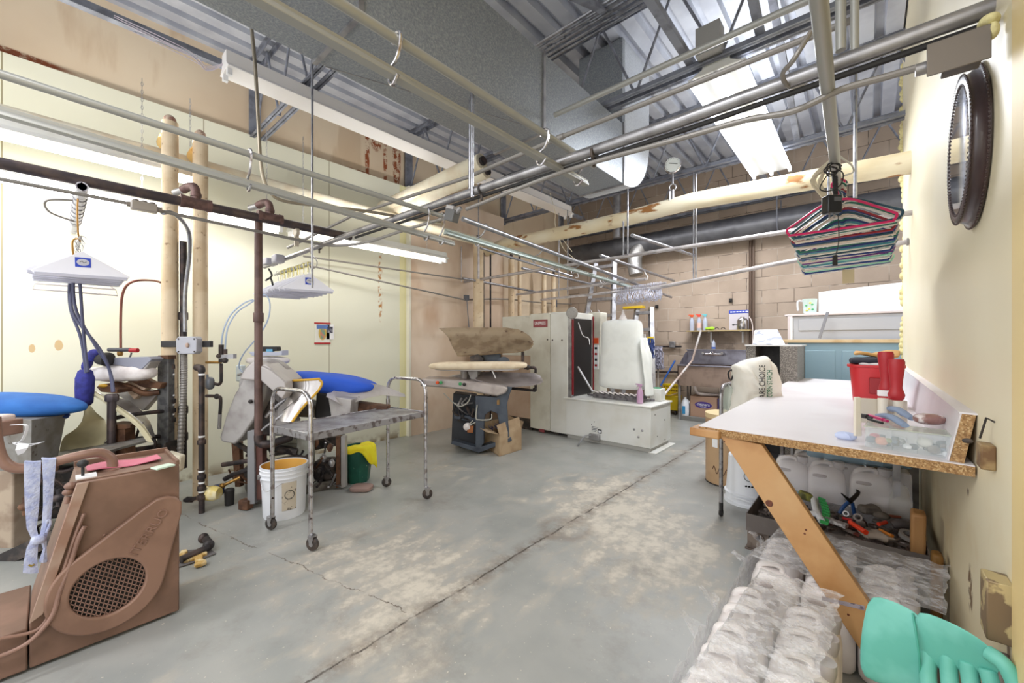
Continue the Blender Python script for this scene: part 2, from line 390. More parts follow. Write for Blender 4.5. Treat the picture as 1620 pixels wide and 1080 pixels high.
def right_mat():
    t=NT('cream_plaster_wall')
    c=t.mix(t.rng(t.noise(.9,3),.4,.65),(232,220,188),(236,226,198))
    low=t.math('MULTIPLY',t.rng(t.z,.15,1.1,1,0),t.rng(t.noise(5,5),.5,.62)); c=t.mix(t.math('MULTIPLY',low,.35),c,(206,178,124))
    for (y,z,sy,sz) in((2.02,.75,.02,.02),(1.75,.93,.012,.012),(1.98,.44,.05,.09),(1.5,.55,.02,.1)):
        dd=t.dist((.25,y,z),scl=(.01,1/sy,1/sz)); c=t.mix(t.math('MULTIPLY',t.rng(dd,.6,1,1,0),t.rng(t.noise(30,3),.45,.55)),c,(120,92,60))
    return t.out(c,.45)
def deck_bump(): pass

# ---------------- room shell ----------------
struct(B().bb(-4.95,2.6,-3.2,7.3,-.1,0).obj('floor',floor_mat(),smooth=False))
struct(B().bb(-4.72,-4.6,-3.2,3.13,0,3.3).obj('wall_left',panel_mat(),smooth=False))
tw=tanwall_mat()
tb=M('tan_bay_wall',(226,206,186),.45,c2=(214,190,166),ns=1.6,c3=(196,160,130),ns3=1.3,lo3=.6,hi3=.75,sc_=(1,1,.6))
struct(B().bb(-4.9,-4.72,-3.2,7.15,0,4.1).bb(-4.72,-4.7,-3.2,3.13,3.3,4.1).obj('wall_left_upper',tw,smooth=False))
struct(B().bb(-4.72,-4.54,3.13,4.95,0,3.3).obj('wall_left_tan_bay',tb,smooth=False))
struct(B().bb(-4.60,-4.53,3.095,3.13,0,3.3).obj('trim_1',M('white_corner_trim',(226,222,206),.4),bevel=.003))
struct(B().bb(-4.61,-4.595,3.0,3.10,0,3.3).obj('trim_2',M('yellow_trim',(228,222,176),.5),bevel=.003))
struct(B().bb(-4.95,2.6,7.15,7.3,0,4.1).obj('wall_back',block_mat(),smooth=False))
struct(B().bb(.25,.38,-.6,5.44,0,4.1).obj('wall_right',right_mat(),smooth=False))
struct(B().bb(.243,.25,-.6,1.43,0,4.1).obj('wall_right_front_panel',M('warm_cream_panel',(232,208,150),.5,c2=(226,200,142),ns=2),smooth=False))
# ragged foam edge at the far end of the right wall
b=B(); pts=[]
for i in range(60):
    z=1.0+i*3.08/59; b.blob((.262+rnd.uniform(-.012,.02),5.46,z),(.022+rnd.random()*.018,.03,.04),n=8,m=6)
struct(b.obj('trim_3',foam))

# corrugated roof deck, flutes parallel to the side walls
b=B(); x=-4.95; prof=[]
while x<2.6:
    prof+= [(x,4.05),(x+.115,4.05),(x+.128,4.115),(x+.182,4.115)]; x+=.195
n=len(prof); vs=[V((px,y,pz)) for y in(-3.2,7.3) for px,pz in prof]+[V((px,y,pz+.02)) for y in(-3.2,7.3) for px,pz in prof]
fs=[(i,i+1,n+i+1,n+i) for i in range(n-1)]+[(2*n+i,3*n+i,3*n+i+1,2*n+i+1) for i in range(n-1)]
struct(b.add(vs,fs).obj('ceiling',deckm,smooth=False))

# open-web steel joists across the room, with seats, webs and chords
def joist(y,z0,z1,x0=-4.7,x1=2.4):
    t=thing('roof_joist','open web steel roof joist crossing under the deck','joist',(x0,y,z0)); t['kind']='structure'; t['group']='roof joists'
    b=B()
    for dy in(-.045,.045): b.bb(x0,x1,y+dy-.022,y+dy+.022,z0,z0+.008).bb(x0,x1,y+dy-.003,y+dy+.003,z0,z0+.045)
    b.obj('bottom_chord',joistm,t,smooth=False)
    b=B()
    for dy in(-.045,.045): b.bb(x0,x1,y+dy-.022,y+dy+.022,z1-.008,z1).bb(x0,x1,y+dy-.003,y+dy+.003,z1-.045,z1)
    b.obj('top_chord',joistm,t,smooth=False)
    b=B(); x=x0+.05; up=False; st=.32
    while x+st<x1:
        b.cyl((x,y,z0+.02 if not up else z1-.02),(x+st,y,z1-.02 if not up else z0+.02),.011,n=8); x+=st; up=not up
    b.obj('web',joistm,t)
    B().bb(x0-.01,x0+.12,y-.06,y+.06,z1-.1,z1).bb(x0-.005,x0+.03,y-.05,y+.05,z0-.03,z1).obj('bearing_seat',joistm,t,smooth=False)
    return t
for i,y in enumerate((-.4,1.36,3.2,5.1,6.85)):
    j=joist(y,3.28 if i<4 else 3.3,4.05)
# bridging angles between the joists
for i,(x,y0,y1,z0,z1) in enumerate(((-1.0,1.36,6.85,3.32,3.32),(-2.9,1.36,6.85,4.0,4.0),(-.55,1.36,3.2,4.0,3.3),(-.55,3.2,5.1,4.0,3.3),(-3.52,-.9,5.7,3.24,3.24),(-1.6,1.36,3.2,3.3,4.0))):
    d=V((0,y1-y0,z1-z0)); b=B(); c=V((x,(y0+y1)/2,(z0+z1)/2)); rr=Matrix.Rotation(math.atan2(z1-z0,y1-y0),3,'X')
    b.box(c,(.05,d.length,.006),rr); b.box(c+V((.025,0,.02)),(.005,d.length,.045),rr)
    o=b.obj('joist_bridging',joistm,smooth=False); tag(o,'steel angle bracing running between the roof joists','bracing','joist bracings'); o['kind']='structure'
# ---------------- ducts ----------------
# main galvanised supply duct with a turned-up elbow
t=thing('air_duct','large galvanised sheet metal duct with a turned-up elbow hanging under the roof','duct',(-1.92,1.5,2.7))
XL,XR,ZB,ZT=-2.15,-1.69,2.70,3.25
b=B().bb(XL,XR,-1.2,.9,ZB,ZT).bb(XL,XR,.905,2.25,ZB,ZT).bb(XL,XR,2.255,3.47,ZB,ZT); b.obj('duct_body',galv,t,bevel=.004)
for y in(.9,2.25,3.47): B().bb(XL-.012,XR+.012,y-.012,y+.012,ZB-.012,ZT+.012).obj('seam_flange',steel,t,smooth=False)
b=B()   # diagonal cross-break creases on the underside
for (x0,y0,x1,y1) in((XL,.95,XR,2.2),(XL,-.3,XR,.85)): b.cyl((x0,y0,ZB-.001),(x1,y1,ZB-.001),.003,n=6)
b.obj('crease',steel,t)
heel=arc((XR,3.5,3.25),.55,-90,0,Y_,Z_,12)
poly=[V((XR,3.47,ZT))]+[V((XR,3.47,ZB))]+heel+[V((XR,4.05,4.04)),V((XR,3.5,4.04))]
B().prism(poly,(XL-XR,0,0)).obj('elbow',galvl,t,smooth=False)
B().bb(XL,XR,3.45,3.5,ZT,4.04).obj('throat_shade_sheet',galv,t,smooth=False)  # darker sheet puts the shade of the throat face into its colour
# dark round duct along the back wall
y=6.8
b=B().cyl((-4.4,y,2.95),(2.4,y,2.95),.17,n=28)
for x in(-3.9,-2.4,-.95,.4): b.cyl((x-.01,y,2.95),(x+.01,y,2.95),.174,n=28)
t=thing('round_duct','dark grey round duct running along the top of the block wall','duct',(-1,y,2.78))
b.obj('duct_body',M('dark_duct',(104,104,108),.45,.5,c2=(88,88,92),ns=4),t,ang=60)
b=B()
for x in(-.95,.9): b.tube([(x,y-.18,3.3),(x,y-.18,2.95)]+arc((x,y,2.95),.18,180,360,Y_,Z_,10)+[(x,y+.18,3.3)],.008,8)
b.obj('hanger_strap',joistm,t)
B().tube(cr([(-2.75,y,2.95),(-2.95,y-.05,2.9),(-3.05,y-.1,2.7),(-3.02,y-.12,2.4)],6),.12,18).obj('flexible_elbow',M('foil_duct',(150,148,146),.4,.6,bump=.6,bs=40),t)
p=at(976,320,Y=6.5)
single('vertical_flue',B().cyl((p.x,6.5,3.05),(p.x,6.5,4.05),.07,n=20),steel,'vertical grey flue pipe behind the end of the big duct','pipe')

# ---------------- insulated pipes ----------------
def ipipe(label,pts,r,mat,name='insulated_pipe',n=20,end=True,group=None):
    t=thing(name,label,'pipe',V(pts[0]),group)
    B().tube(pts,r,n,caps=True).obj('insulation',mat,t)
    if end:
        d=(V(pts[-1])-V(pts[-2])).normalized(); B().cyl(V(pts[-1])-d*.01,V(pts[-1])+d*.03,r*.55,n=12).obj('pipe_end',ironpipe,t)
    return t
a=at(1440,257,Y=4.45); c=at(1095,318,Y=4.6); e=at(800,386,Y=4.6)
ipipe('long thick insulated pipe with brown stains and cracked jacket spanning from right wall',[V((.26,a.y,a.z)),a,c,at(990,346,Y=4.6),at(900,366,Y=4.6),e,at(770,397,Y=4.55)],.088,insul2,end=False)
ipipe('cream insulated steam main running high along the left wall',[(-4.3,-1.0,2.76),(-4.3,4.4,2.72)],.062,insulw,end=False)
# two lines crossing towards the duct
for k,(q0,q1,r) in enumerate((((762,255),(640,312),.075),((770,272),(640,328),.06))):
    s0=at(*q0,Y=2.75+.05*k); s1=at(*q1,Y=2.75+.05*k)
    ipipe(('upper' if k==0 else 'lower')+' white insulated pipe with open rusty end beneath the ceiling light strip',[s1+(s1-s0)*.6,s0],r,insulw)
# vertical risers beside the left machine
def riser(px,r,X,zt,label,mat=insul,z0=0.0):
    p=at(px,300,X=X); t=thing('insulated_riser',label,'pipe',V((p.x,p.y,z0)))
    B().cyl((p.x,p.y,z0),(p.x,p.y,zt),r,n=20).obj('insulation',mat,t)
    B().blob((p.x,p.y,zt+.01),(r*.8,r*.8,r*.9),n=12,m=8).cyl((p.x,p.y,zt),(p.x-.14,p.y,zt+.0),r*.5).obj('elbow_fitting',M('rusty_fitting',(150,98,84),.7,c2=(200,180,160),ns=20),t)
    B().lathe([(r*.9,0),(r*1.05,.02),(r*1.05,.14),(r*.9,.16)],(p.x-.06,p.y,zt-.1),(-1,0,0),16).obj('jacket_stub',M('ochre_wrap',(226,190,120),.7),t)
    return p
rp1=riser(269,.052,-4.0,2.92,'thick cream insulated riser left of the dark vertical conduit')
rp2=riser(317,.050,-4.0,2.88,'thick cream insulated riser with chipped jacket right of the dark vertical conduit')
for X,px,z0,z1,r,lb in((-4.3,757,.9,2.7,.075,'yellowish insulated riser standing behind the flat press'),(-4.42,809,1.5,2.6,.05,'left pipe of the nearer pair of cream risers behind the white cabinet'),(-4.42,822,1.5,2.6,.035,'slimmer right pipe of the nearer pair of cream risers behind the white cabinet'),(-4.42,861,1.5,2.5,.042,'left pipe of the farther pair of cream risers behind the white cabinet'),(-4.42,876,1.5,2.5,.042,'right pipe of the farther pair of cream risers behind the white cabinet')):
    p=at(px,400,X=X); z0=0.02
    t=thing('insulated_riser',lb,'pipe',V((p.x,p.y,z0))); B().cyl((p.x,p.y,z0),(p.x,p.y,z1),r,n=16).obj('insulation',insul,t); B().cyl((p.x,p.y,z1),(p.x,p.y,z1+.1),r*.5,n=10).obj('pipe_end',ironpipe,t)
for px in(765,776):
    p=at(px,400,X=-4.4); single('conduit',B().cyl((p.x,p.y,.0),(p.x,p.y,2.6),.014,n=10),ironpipe,('left' if px==765 else 'right')+' of two thin dark conduits beside the yellowish riser behind the press','conduit')
# crumpled brown insulation where the long pipe turns down
p=at(742,405,Y=4.5)
single('torn_insulation',B().blob(p,(.12,.12,.22),e=.8,fn=lambda q:q*(1+.15*math.sin(q.z*40+q.x*30))),M('frayed_insulation',(196,166,124),.9,c2=(150,118,82),ns=20,bump=.8),'frayed brown insulation bulging at the elbow of the long stained pipe','insulation')
p=at(722,408,Y=4.45); single('pipe_elbow',B().tube(cr([p+V((0,0,.12)),p,p+V((.06,0.02,-.1)),p+V((.2,.05,-.12))],5),.04,12),ironpipe,'dark pipe elbow with worn paint left of the frayed insulation','pipe')
# pressure gauge on the long insulated pipe
g=at(1064,262,Y=4.55); fdir=(V((0,0,EYE))-g); fdir.z=0; fdir.normalize()
t=thing('pressure_gauge','round white dial pressure gauge standing on the long stained pipe','gauge',g+V((0,0,-.4)))
B().lathe([(.0,-.03),(.085,-.03),(.09,0),(.09,.022),(.082,.03)],g,fdir,28).obj('case',chrome,t)
B().lathe([(.0,.031),(.08,.031)],g,fdir,28).obj('dial',M('gauge_face',(232,236,232),.3),t)
side=fdir.cross(Z_)
b=B().cyl(g+fdir*.034-side*.05+Z_*.0,g+fdir*.034+side*.035+Z_*.02,.003,n=6)
for i in range(20):
    an=R(-135+270*i/19); d=-side*math.sin(an)*-1+Z_*math.cos(an); b.cyl(g+fdir*.033+d*.064,g+fdir*.033+d*.074,.0015,n=4)
b.obj('needle',inkb,t)
B().cyl(g+V((0,0,-.09)),g+V((0,0,-.2)),.012).tube([g+V((0,0,-.24))+side*.035*math.cos(k*.4)+Z_*.035*math.sin(k*.4) for k in range(16)],.007,8,closed=True).cyl(g+V((0,0,-.27)),g+V((0,0,-.42)),.016).obj('stem',steel,t)
b=B().cyl(g+side*.03+V((0,0,-.28)),g+side*.03+V((0,0,-.44)),.012); b.obj('bleed_valve',steel,t)

# ---------------- overhead rails and conduits ----------------
def rail(label,pts,r,mat,name='hanging_rail',cat='rail',n=12,open_=True,group=None):
    pts=[V(p) for p in pts]
    b=B()
    if open_ and len(pts)==2: b.pipe(pts[0],pts[1],r,n)
    else: b.tube(pts,r,n)
    return single(name,b,mat,label,cat,group)
# thick steel strut tube from right wall to left wall
s0=at(1574,10,Y=1.645); s1=at(1080,190,Y=1.645); s2=at(720,313,Y=1.645); s3=at(560,368,Y=1.60); s4=at(418,422,X=-4.05)
t=thing('overhead_strut','thick steel tube spanning overhead from the right wall to the left side','tube',s0)
B().tube([s0+V((.02,0,0)),s1,s2,s3,s4],[.024,.024,.024,.022,.017],16).obj('tube',steel,t)
dn=V((0,.012,-.036)); B().tube([s0+dn,s1+dn,s2+dn,s3+dn],.010,8).obj('channel',black,t)
for k,(px,py) in enumerate(((762,300),(505,390),(940,243))):
    p=at(px,py,Y=1.645); B().lathe([(.030,-.006),(.030,.006)],p,(1,0,0),16).cyl(p+V((0,0,-.03)),p+V((0,0,-.06)),.008).obj('clamp',darkm,t)
B().cyl(s0+V((.015,0,0)),s0+V((.03,0,0)),.05).obj('wall_flange',darkm,t)
# conduit above the strut
a=at(1283,58,Y=1.72); c=at(887,217,Y=1.72); d=at(740,280,Y=1.72); e=at(560,340,Y=1.74); f_=at(455,392,X=-3.95)
t=thing('conduit','slim grey conduit running just above the thick strut tube','conduit',a); B().tube([a+(a-c)*.12,a,c,d,e,f_],.0115,10).obj('tube',conduit2,t); B().cyl(c-V((.02,0,0)),c+V((.02,0,0)),.015).obj('coupling',conduit2,t)
# conduit below strut, into wall box and switch box
q=[at(1470,102,Y=1.62),at(1400,122,Y=1.62),at(1330,142,Y=1.62),at(1255,176,Y=1.62),at(1180,190,Y=1.62),at(1080,218,Y=1.62),at(890,272,Y=1.62),at(738,331,Y=1.62)]
single('conduit',B().tube(cr(q,4),.0105,10),conduit2,'sagging thin conduit under the thick strut running from grey wall box to switch box','conduit')
p=at(1512,92,Y=1.56); t=thing('junction_box','grey steel junction box on the right wall under the strut end','electrical box',p)
Rz=Matrix.Rotation(R(0),3,'Z')
b=B().box(p+V((.01,.01,0)),(.07,.05,.06)); b.obj('box_body',M('grey_box_paint',(112,104,96),.5,.3,c2=(90,84,78),ns=9),t,bevel=.004)
b=B().box(p+V((-.0,-.034,0)),(.112,.005,.085)); b.obj('cover_plate',M('grey_cover_plate',(120,112,104),.4,.4),t,bevel=.002)
b=B().cyl(p+V((-.075,0,0)),p+V((-.05,0,0)),.016); b.obj('connector',steel,t)
b=B().blob(p+V((.055,-.01,.06)),(.02,.03,.015)).blob(p+V((.06,-.02,.03)),(.012,.02,.02)); b.obj('foam_blob',foam,t)
p=at(715,341,Y=1.58); t=thing('switch_box','dark grey switch box hanging under the strut at the rail crossing','electrical box',p)
B().box(p,(.085,.05,.07),Matrix.Rotation(R(20),3,'Y')).obj('box_body',M('switch_dark_grey',(92,92,92),.5),t,bevel=.005)
B().box(p+V((0,.005,.045)),(.07,.05,.03),Matrix.Rotation(R(20),3,'Y')).cyl(p+V((.04,0,.01)),p+V((.08,0,.03)),.013).obj('connector',steel,t,bevel=.003)
# dark steam pipe along left with tees
pd0=at(0,258,X=-3.3); pd1=at(555,375,X=-3.3)
t=thing('steam_pipe','dark iron steam pipe running along the left side with two tee fittings','pipe',pd0)
pdd=(pd1-pd0).normalized()
B().tube([pd0-pdd*.9,pd0,pd1],.030,18).obj('pipe_run',darkpipe,t)
for k,(px,py) in enumerate(((310,322),(427,345))):
    p=at(px,py,X=-3.3)
    b=B().cyl(p-pdd*.075,p+pdd*.075,.037).lathe([(.041,-.012),(.041,.012)],p-pdd*.07,pdd,16).lathe([(.041,-.012),(.041,.012)],p+pdd*.07,pdd,16)
    b.tube(cr([p,p+V((0,0,.07)),p+V((-.01,-.01,.11)),p+V((-.06,-.03,.115)),p+V((-.10,-.05,.10))],6),.026,14).lathe([(.031,-.01),(.031,.01)],p+V((0,0,.055)),Z_,14)
    b.obj('tee_fitting',M('rusty_brown_fitting' ,(120,92,88),.5,.3,c2=(96,74,70),ns=20) if k==0 else MATS['rusty_brown_fitting'],t)
    B().pipe(p+V((-.17,-.08,.09)),p+V((-.09,-.045,.10)),.022).obj('nipple',steel,t)
p=at(469,368,X=-3.3); B().lathe([(.036,-.012),(.036,.012)],p,pdd,16).box(p+V((0,0,-.06)),(.02,.03,.09)).obj('pipe_clamp',M('pale_clamp',(196,186,172),.5,.2),t)
# conduit under dark pipe with box and curved drop
c0=at(0,283,X=-3.22); c1=at(205,322,X=-3.22); c2_=at(250,333,X=-3.22); c3=at(500,385,X=-3.22)
t=thing('conduit','grey conduit beneath the dark steam pipe curving off at the strut','conduit',c0)
dd=(c1-c0).normalized()
B().tube([c0-dd*.9,c0,c1],.0105,10).tube(cr([c2_,at(380,360,X=-3.22),c3,at(540,388,X=-3.15),at(580,383,Y=1.62),at(640,364,Y=1.62),at(700,346,Y=1.6)],5),.0105,10).obj('tube',conduit2,t)
p=at(228,327,X=-3.2); t=thing('junction_box','pale grey weatherproof outlet box on the conduit below the steam pipe','electrical box',p)
b=B().box(p,(.05,.12,.055)); b.obj('box_body',M('pale_grey_box',(172,164,158),.4,.3),t,bevel=.008)
b=B()
for k in(-1,0,1): b.lathe([(.014,0),(.014,.004)],p+V((.012,k*.036,.027)),Z_,12)
b.cyl(p+V((0,-.075,0)),p+V((0,-.055,0)),.015).cyl(p+V((0,.055,0)),p+V((0,.08,0)),.015); b.obj('knockout_cover',M('box_cover_dots',(150,142,136),.4,.3),t)
q0=c2_+V((0,.02,-.01)); pb=at(293,540,X=-3.7)
single('conduit',B().tube(cr([q0,at(275,338,X=-3.3),at(297,362,X=-3.45),at(300,400,X=-3.6),V((pb.x,pb.y,1.6)),V((pb.x,pb.y,1.32))],6),.0125,10),conduit,'curved grey conduit dropping from the outlet box to the grey isolator','conduit')

# rails T1/T2 with S hooks  (along the room)
def hook(p,q,label,r=.0055,group='S hooks on the overhead rails'):
    p,q=V(p),V(q); d=V((.0,.02,0)); hx=V((.028,0,0))
    pts=[p+V((-.022,0,-.004)),p+V((-.018,0,.016)),p+V((0,0,.022)),p+V((.02,0,.01)),p*.75+q*.25+hx*.8,p*.4+q*.6+hx*.3,q+V((-.024,0,.02)),q+V((-.02,0,-.02)),q+V((.0,0,-.032)),q+V((.026,0,-.012))]
    o=single('s_hook',B().tube(cr(pts,5),r,8),chrome,label,'hook',group); return o
T1a=at(0,117,X=-2.09); T1b=at(700,342,X=-2.09)
def ext(a,b,k): return a-(b-a).normalized()*k
rail('upper grey tube of the hooked rail pair crossing the upper left',[ext(T1a,T1b,.9),T1b],.0145,railgrey)
T2a=at(0,176,X=-2.1); T2b=at(718,385,X=-2.12)
def channel(label,a,b,wd,ht,mat,name='hanging_rail'):
    a,b=V(a),V(b); d=(b-a).normalized(); s=d.cross(Z_).normalized(); u=s.cross(d)
    pr=[(-wd,-ht),(wd,-ht),(wd*.9,-ht*.2),(wd*.55,ht*.3),(wd*.6,ht),(-wd*.6,ht),(-wd*.55,ht*.3),(-wd*.9,-ht*.2)]
    return single(name,B().prism([a+s*x+u*y for x,y in pr],b-a),mat,label,'rail',bevel=.002)
channel('lower flared channel rail under the upper grey tube at upper left',ext(T2a,T2b,.9),T2b,.016,.016,railgrey)
for px in(395,676,700):
    u=at(px,117+px*.3214,X=-2.09); v=at(px+3,176+px*.2911,X=-2.1)
    v.y=u.y; hook(u,v,{395:'bent steel S hook holding the flared channel rail at upper left',676:'bent steel S hook just left of the dark switch box, left of the pair',700:'bent steel S hook just left of the dark switch box, right of the pair'}[px],group=None)
# continuing rails beyond the strut
u0=at(732,346,X=-2.1); u1=at(1015,459,X=-2.1*1.0)
u1=at(960,430,X=-2.25)
rail('bright steel tube continuing beyond the switch box towards the back',[u0,at(1062,470,X=-2.3)],.017,conduit)
v0=at(704,366,X=-2.16); v1=at(1012,458,X=-2.35)
channel('pale green channel rail hung below the bright tube towards the back',v0,v1,.019,.018,M('pale_green_rail',(160,172,168),.4,.3))
for k,px in enumerate((775,865,925,975,1030)):
    f1=(px-732)/(1062-732); py=346+f1*(470-346); p=at(px-8,py-3,X=-2.1-.2*f1)
    f2=min(1,(px-704)/(1012-704)); q=at(px,366+f2*92+ (10 if px>1012 else 0),X=-2.16-.19*f2); q.y=p.y
    if k<4: hook(p,q,'thin wire hook holding the pale green rail, '+('nearest the switch box','second from the switch box','third from the switch box','farthest from the switch box')[k],group=None)
# rails A/B above the middle
A0=at(529,0,X=-1.11); A1=at(940,262,X=-1.11)
rail('right-hand round tube of the upper pair ending over the strut',[ext(A0,A1,.8),A1],.0155,railgrey)
B0=at(417,0,X=-1.13); B1=at(928,290,X=-1.13)
channel('flared channel rail hung under the right-hand round tube ending past the strut',ext(B0,B1,.8),B1,.017,.015,railgrey)
for px,qx in((628,618),(862,857),(920,925)):
    p=at(px,(px-529)*.6375,X=-1.11); q=at(qx,(qx-417)*.5675,X=-1.13); q.y=p.y
    hook(p,q,'thick grey S hook hanging from the tube under the big duct' if px<700 else ('pale S hook hanging behind the strut near the rail ends' if px<900 else 'pale S hook at the very end of the middle flared rail'),r=.006,group=None)
# rail T3 above the coloured hangers
T30=at(1295,0,X=-.088); T31=at(1327,318,X=-.125)
rail('short grey tube rail carrying the coloured plastic hangers',[ext(T30,T31,.5),at(1330,345,X=-.13)],.019,railgrey,n=16)
p=at(1283,45,X=-.12); q=at(1262,120,X=-.2)
single('hanging_loop_hook',B().tube(cr([at(1283,50,X=-.12),at(1255,95,X=-.16),at(1238,118,X=-.2),at(1250,138,X=-.2),at(1275,130,X=-.17),at(1300,105,X=-.12)],6),.007,8),conduit2,'bent metal loop hooked over the thick strut left of coloured hanger rail','hook')
single('hanging_loop_hook',B().tube(cr([at(1318,240,X=-.12),at(1335,252,X=-.1),at(1348,262,X=-.08),at(1350,272,X=-.08),at(1335,278,X=-.1)],5),.0055,8),conduit2,'bent metal hook behind the coiled black cable','hook')
for px,tp in((1330,0),(1352,8)):
    p=at(px,80,Y=1.645); single('support_rod',B().cyl(p,V((p.x,p.y,4.04)),.014 if px==1330 else .011,n=12),railgrey,'vertical support post rising from the strut, '+('left' if px==1330 else 'right')+' one of the close pair','support rod')
# upper conduit U1
a=at(1262,8,Y=2.3); c=at(933,157,Y=2.3); rail('long straight conduit high above the strut passing below the roof joists',[a+(a-c)*.3,c+(c-a)*.25],.017,railgrey,name='conduit',cat='conduit')
# bundle of five conduits under the deck
for k in range(5):
    a=at(1010+k*16,0,Z=3.95-.0*k); y=2.86+k*.055
    single('conduit',B().cyl((-4.0 if k<0 else -2.6,y,3.9),(2.2,y,3.9),.014,n=8),conduit,'one of five parallel conduits bundled under the roof deck','conduit','bundled roof conduits')
# rods from structure to rails
def rod(px,pyt,pyb,label,X=None,Y=None,r=.009,mat=conduit,top=4.06,zb=None):
    p=at(px,pyb,X=X,Y=Y); zt=at(px,pyt,X=X,Y=Y).z if pyt is not None else top
    return single('support_rod',B().cyl(p,V((p.x,p.y,zt)),r,n=10),mat,label,'support rod')
rod(747,None,312,'vertical rod holding the strut below the big duct',Y=1.62,r=.011,top=2.71)
rod(743,None,312,'second slimmer rod beside the rod below the big duct',Y=1.66,r=.007,top=4.06)
rod(494,None,455,'white vertical rod dropping to the left hanger rail in front of insulated pipes',X=-3.0,r=.008)
t=B().tube(cr([at(398,42,X=-2.6),at(404,110,X=-2.6),at(408,180,X=-2.6),at(413,262,X=-2.6),at(425,300,X=-2.6),at(450,318,X=-2.6),at(520,327,X=-2.6),at(580,334,X=-2.55),at(650,346,X=-2.5),at(700,353,Y=1.62)],6),.0095,10)
single('conduit',t,M('brass_tinted_conduit',(160,150,134),.35,.7),'bent conduit dropping from the ceiling strip and sweeping right towards the strut','conduit')
# ---------------- back rails ----------------
R1a=at(1438,337,Y=4.30); R1b=at(1050,396,Y=4.35); R1c=at(715,449,Y=4.05)
rail('upper long white rail running from the right wall across the back',[V((.25,R1a.y,R1a.z)),R1a,R1b,at(900,419,Y=4.3),R1c],.0205,wrail,open_=False)
R2a=at(1438,382,Y=4.6); R2b=at(1030,457,Y=4.75)
t=thing('hanging_rail','lower long grey rail ending in the hanger cluster at the back','rail',R2a)
B().tube([V((.25,R2a.y,R2a.z)),R2a,at(1230,417,Y=4.7),R2b],.021,12).obj('tube',wrail,t)
B().lathe([(.032,0),(.032,.012)],V((.235,R2a.y,R2a.z)),X_,14).obj('wall_flange',steel,t)
rail('lower slim rail left of the white wire hangers',[at(1040,455,Y=4.85),at(856,474,Y=4.9)],.017,wrail)
rail('middle slim rail above the white wire hangers',[at(1022,441,Y=4.6),at(817,466,Y=4.7)],.017,wrail)
for q,lb in((((950,404),(1066,444)),'short tube crossing over the upper long rail left of hanger cluster'),(((826,424),(968,457)),'short tube crossing the upper long rail right of the risers'),(((1000,372),(1100,405)),'sloping tube descending from the stained pipe to the back post'),(((732,440),(850,462)),'thin tube behind the left end of the upper long rail')):
    zr_=at(985,407,Y=4.34).z+.03 if 'left of hanger' in lb else at(850,427,Y=4.27).z+.03 if 'right of the risers' in lb else at(800,436,Y=4.2).z-.03
    a=at(*q[0],Z=zr_ if 'sloping' not in lb else 2.3)
    X=a.x; rail(lb,[a,at(*q[1],X=X)],.018,conduit)
rail('angled tube going left to right above the stained pipe',[at(760,392,X=-2.9),at(905,437,X=-2.9)],.012,conduit)
rod(993,165,403,'tall vertical rod from the duct down to the upper long rail',Y=4.3,r=.010)
rod(986,350,404,'short rod beside the tall vertical rod at the stained pipe',Y=4.32,r=.009)
rod(1101,275,446,'vertical rod dropping to the lower long rail left of the wall standpipes',Y=4.75,r=.010)
rod(1097,272,446,'short rod paired with the vertical rod on the lower long rail',Y=4.78,r=.008)
rod(1353,110,350,'white vertical rod to the right of the coloured hangers',Y=4.28,r=.013)
rod(1311,255,352,'vertical rod behind the coloured hangers',Y=4.31,r=.010)
rod(898,332,466,'thin vertical rod behind the stained pipe above the white cabinet',Y=4.9,r=.007)
rod(884,None,472,'slim rod dropping above the white cabinet left of the ladder',Y=4.9,r=.006,top=3.3)
rod(757,375,441,'white square post at the left end of the upper long rail',Y=4.02,r=.016,mat=wrail)
rod(757,None,380,'thin white rod above the switch box in front of the tan wall',Y=3.9,r=.008,top=4.04)
rod(730,390,446,'thin post left of the white square post',Y=4.0,r=.009,mat=wrail)
# wall conduits along left wall
for (q,lb) in ((((480,405),(735,442)),'upper thin conduit along the cream and tan wall'),(((490,420),(735,474)),'lower thin conduit along the cream and tan wall ending in a grey box')):
    a=at(*q[0],X=-4.45); c=at(*q[1],X=-4.42)
    single('conduit',B().tube([a,c],.010,8),conduit2,lb,'conduit')
a=at(740,474,X=-4.42)
single('conduit',B().tube(cr([a,at(800,473,X=-4.45),at(860,479,X=-4.6),at(930,482,X=-4.66)],4),.011,8),conduit2,'dark conduit continuing behind the risers above the white cabinet','conduit')
p=at(738,471,X=-4.42); t=thing('junction_box','small slate grey electrical box on the tan wall','electrical box',p)
B().box(p,(.05,.07,.08)).obj('box_body',M('slate_grey_box',(96,100,110),.5),t,bevel=.004)
B().tube(cr([p+V((0,.01,-.04)),p+V((.01,.02,-.25)),p+V((.01,.06,-.6))],5),.007,8).obj('cord',M('grey_cord',(120,120,126),.5),t)
p=at(878,480,X=-4.5); single('junction_box',B().box(p,(.05,.08,.14)),MATS['slate_grey_box'],'slate grey box right of the risers above the white cabinet','electrical box',bevel=.004)
# standpipes on the block wall
for px in(1187,1192):
    p=at(px,400,Y=7.08); single('standpipe',B().cyl((p.x,7.08,1.0),(p.x,7.08,2.8),.020,n=10),M('brown_standpipe',(96,78,66),.5,.2) if px==1187 else MATS['brown_standpipe'],('left' if px==1187 else 'right')+' of two brown vertical pipes on the block wall','pipe')
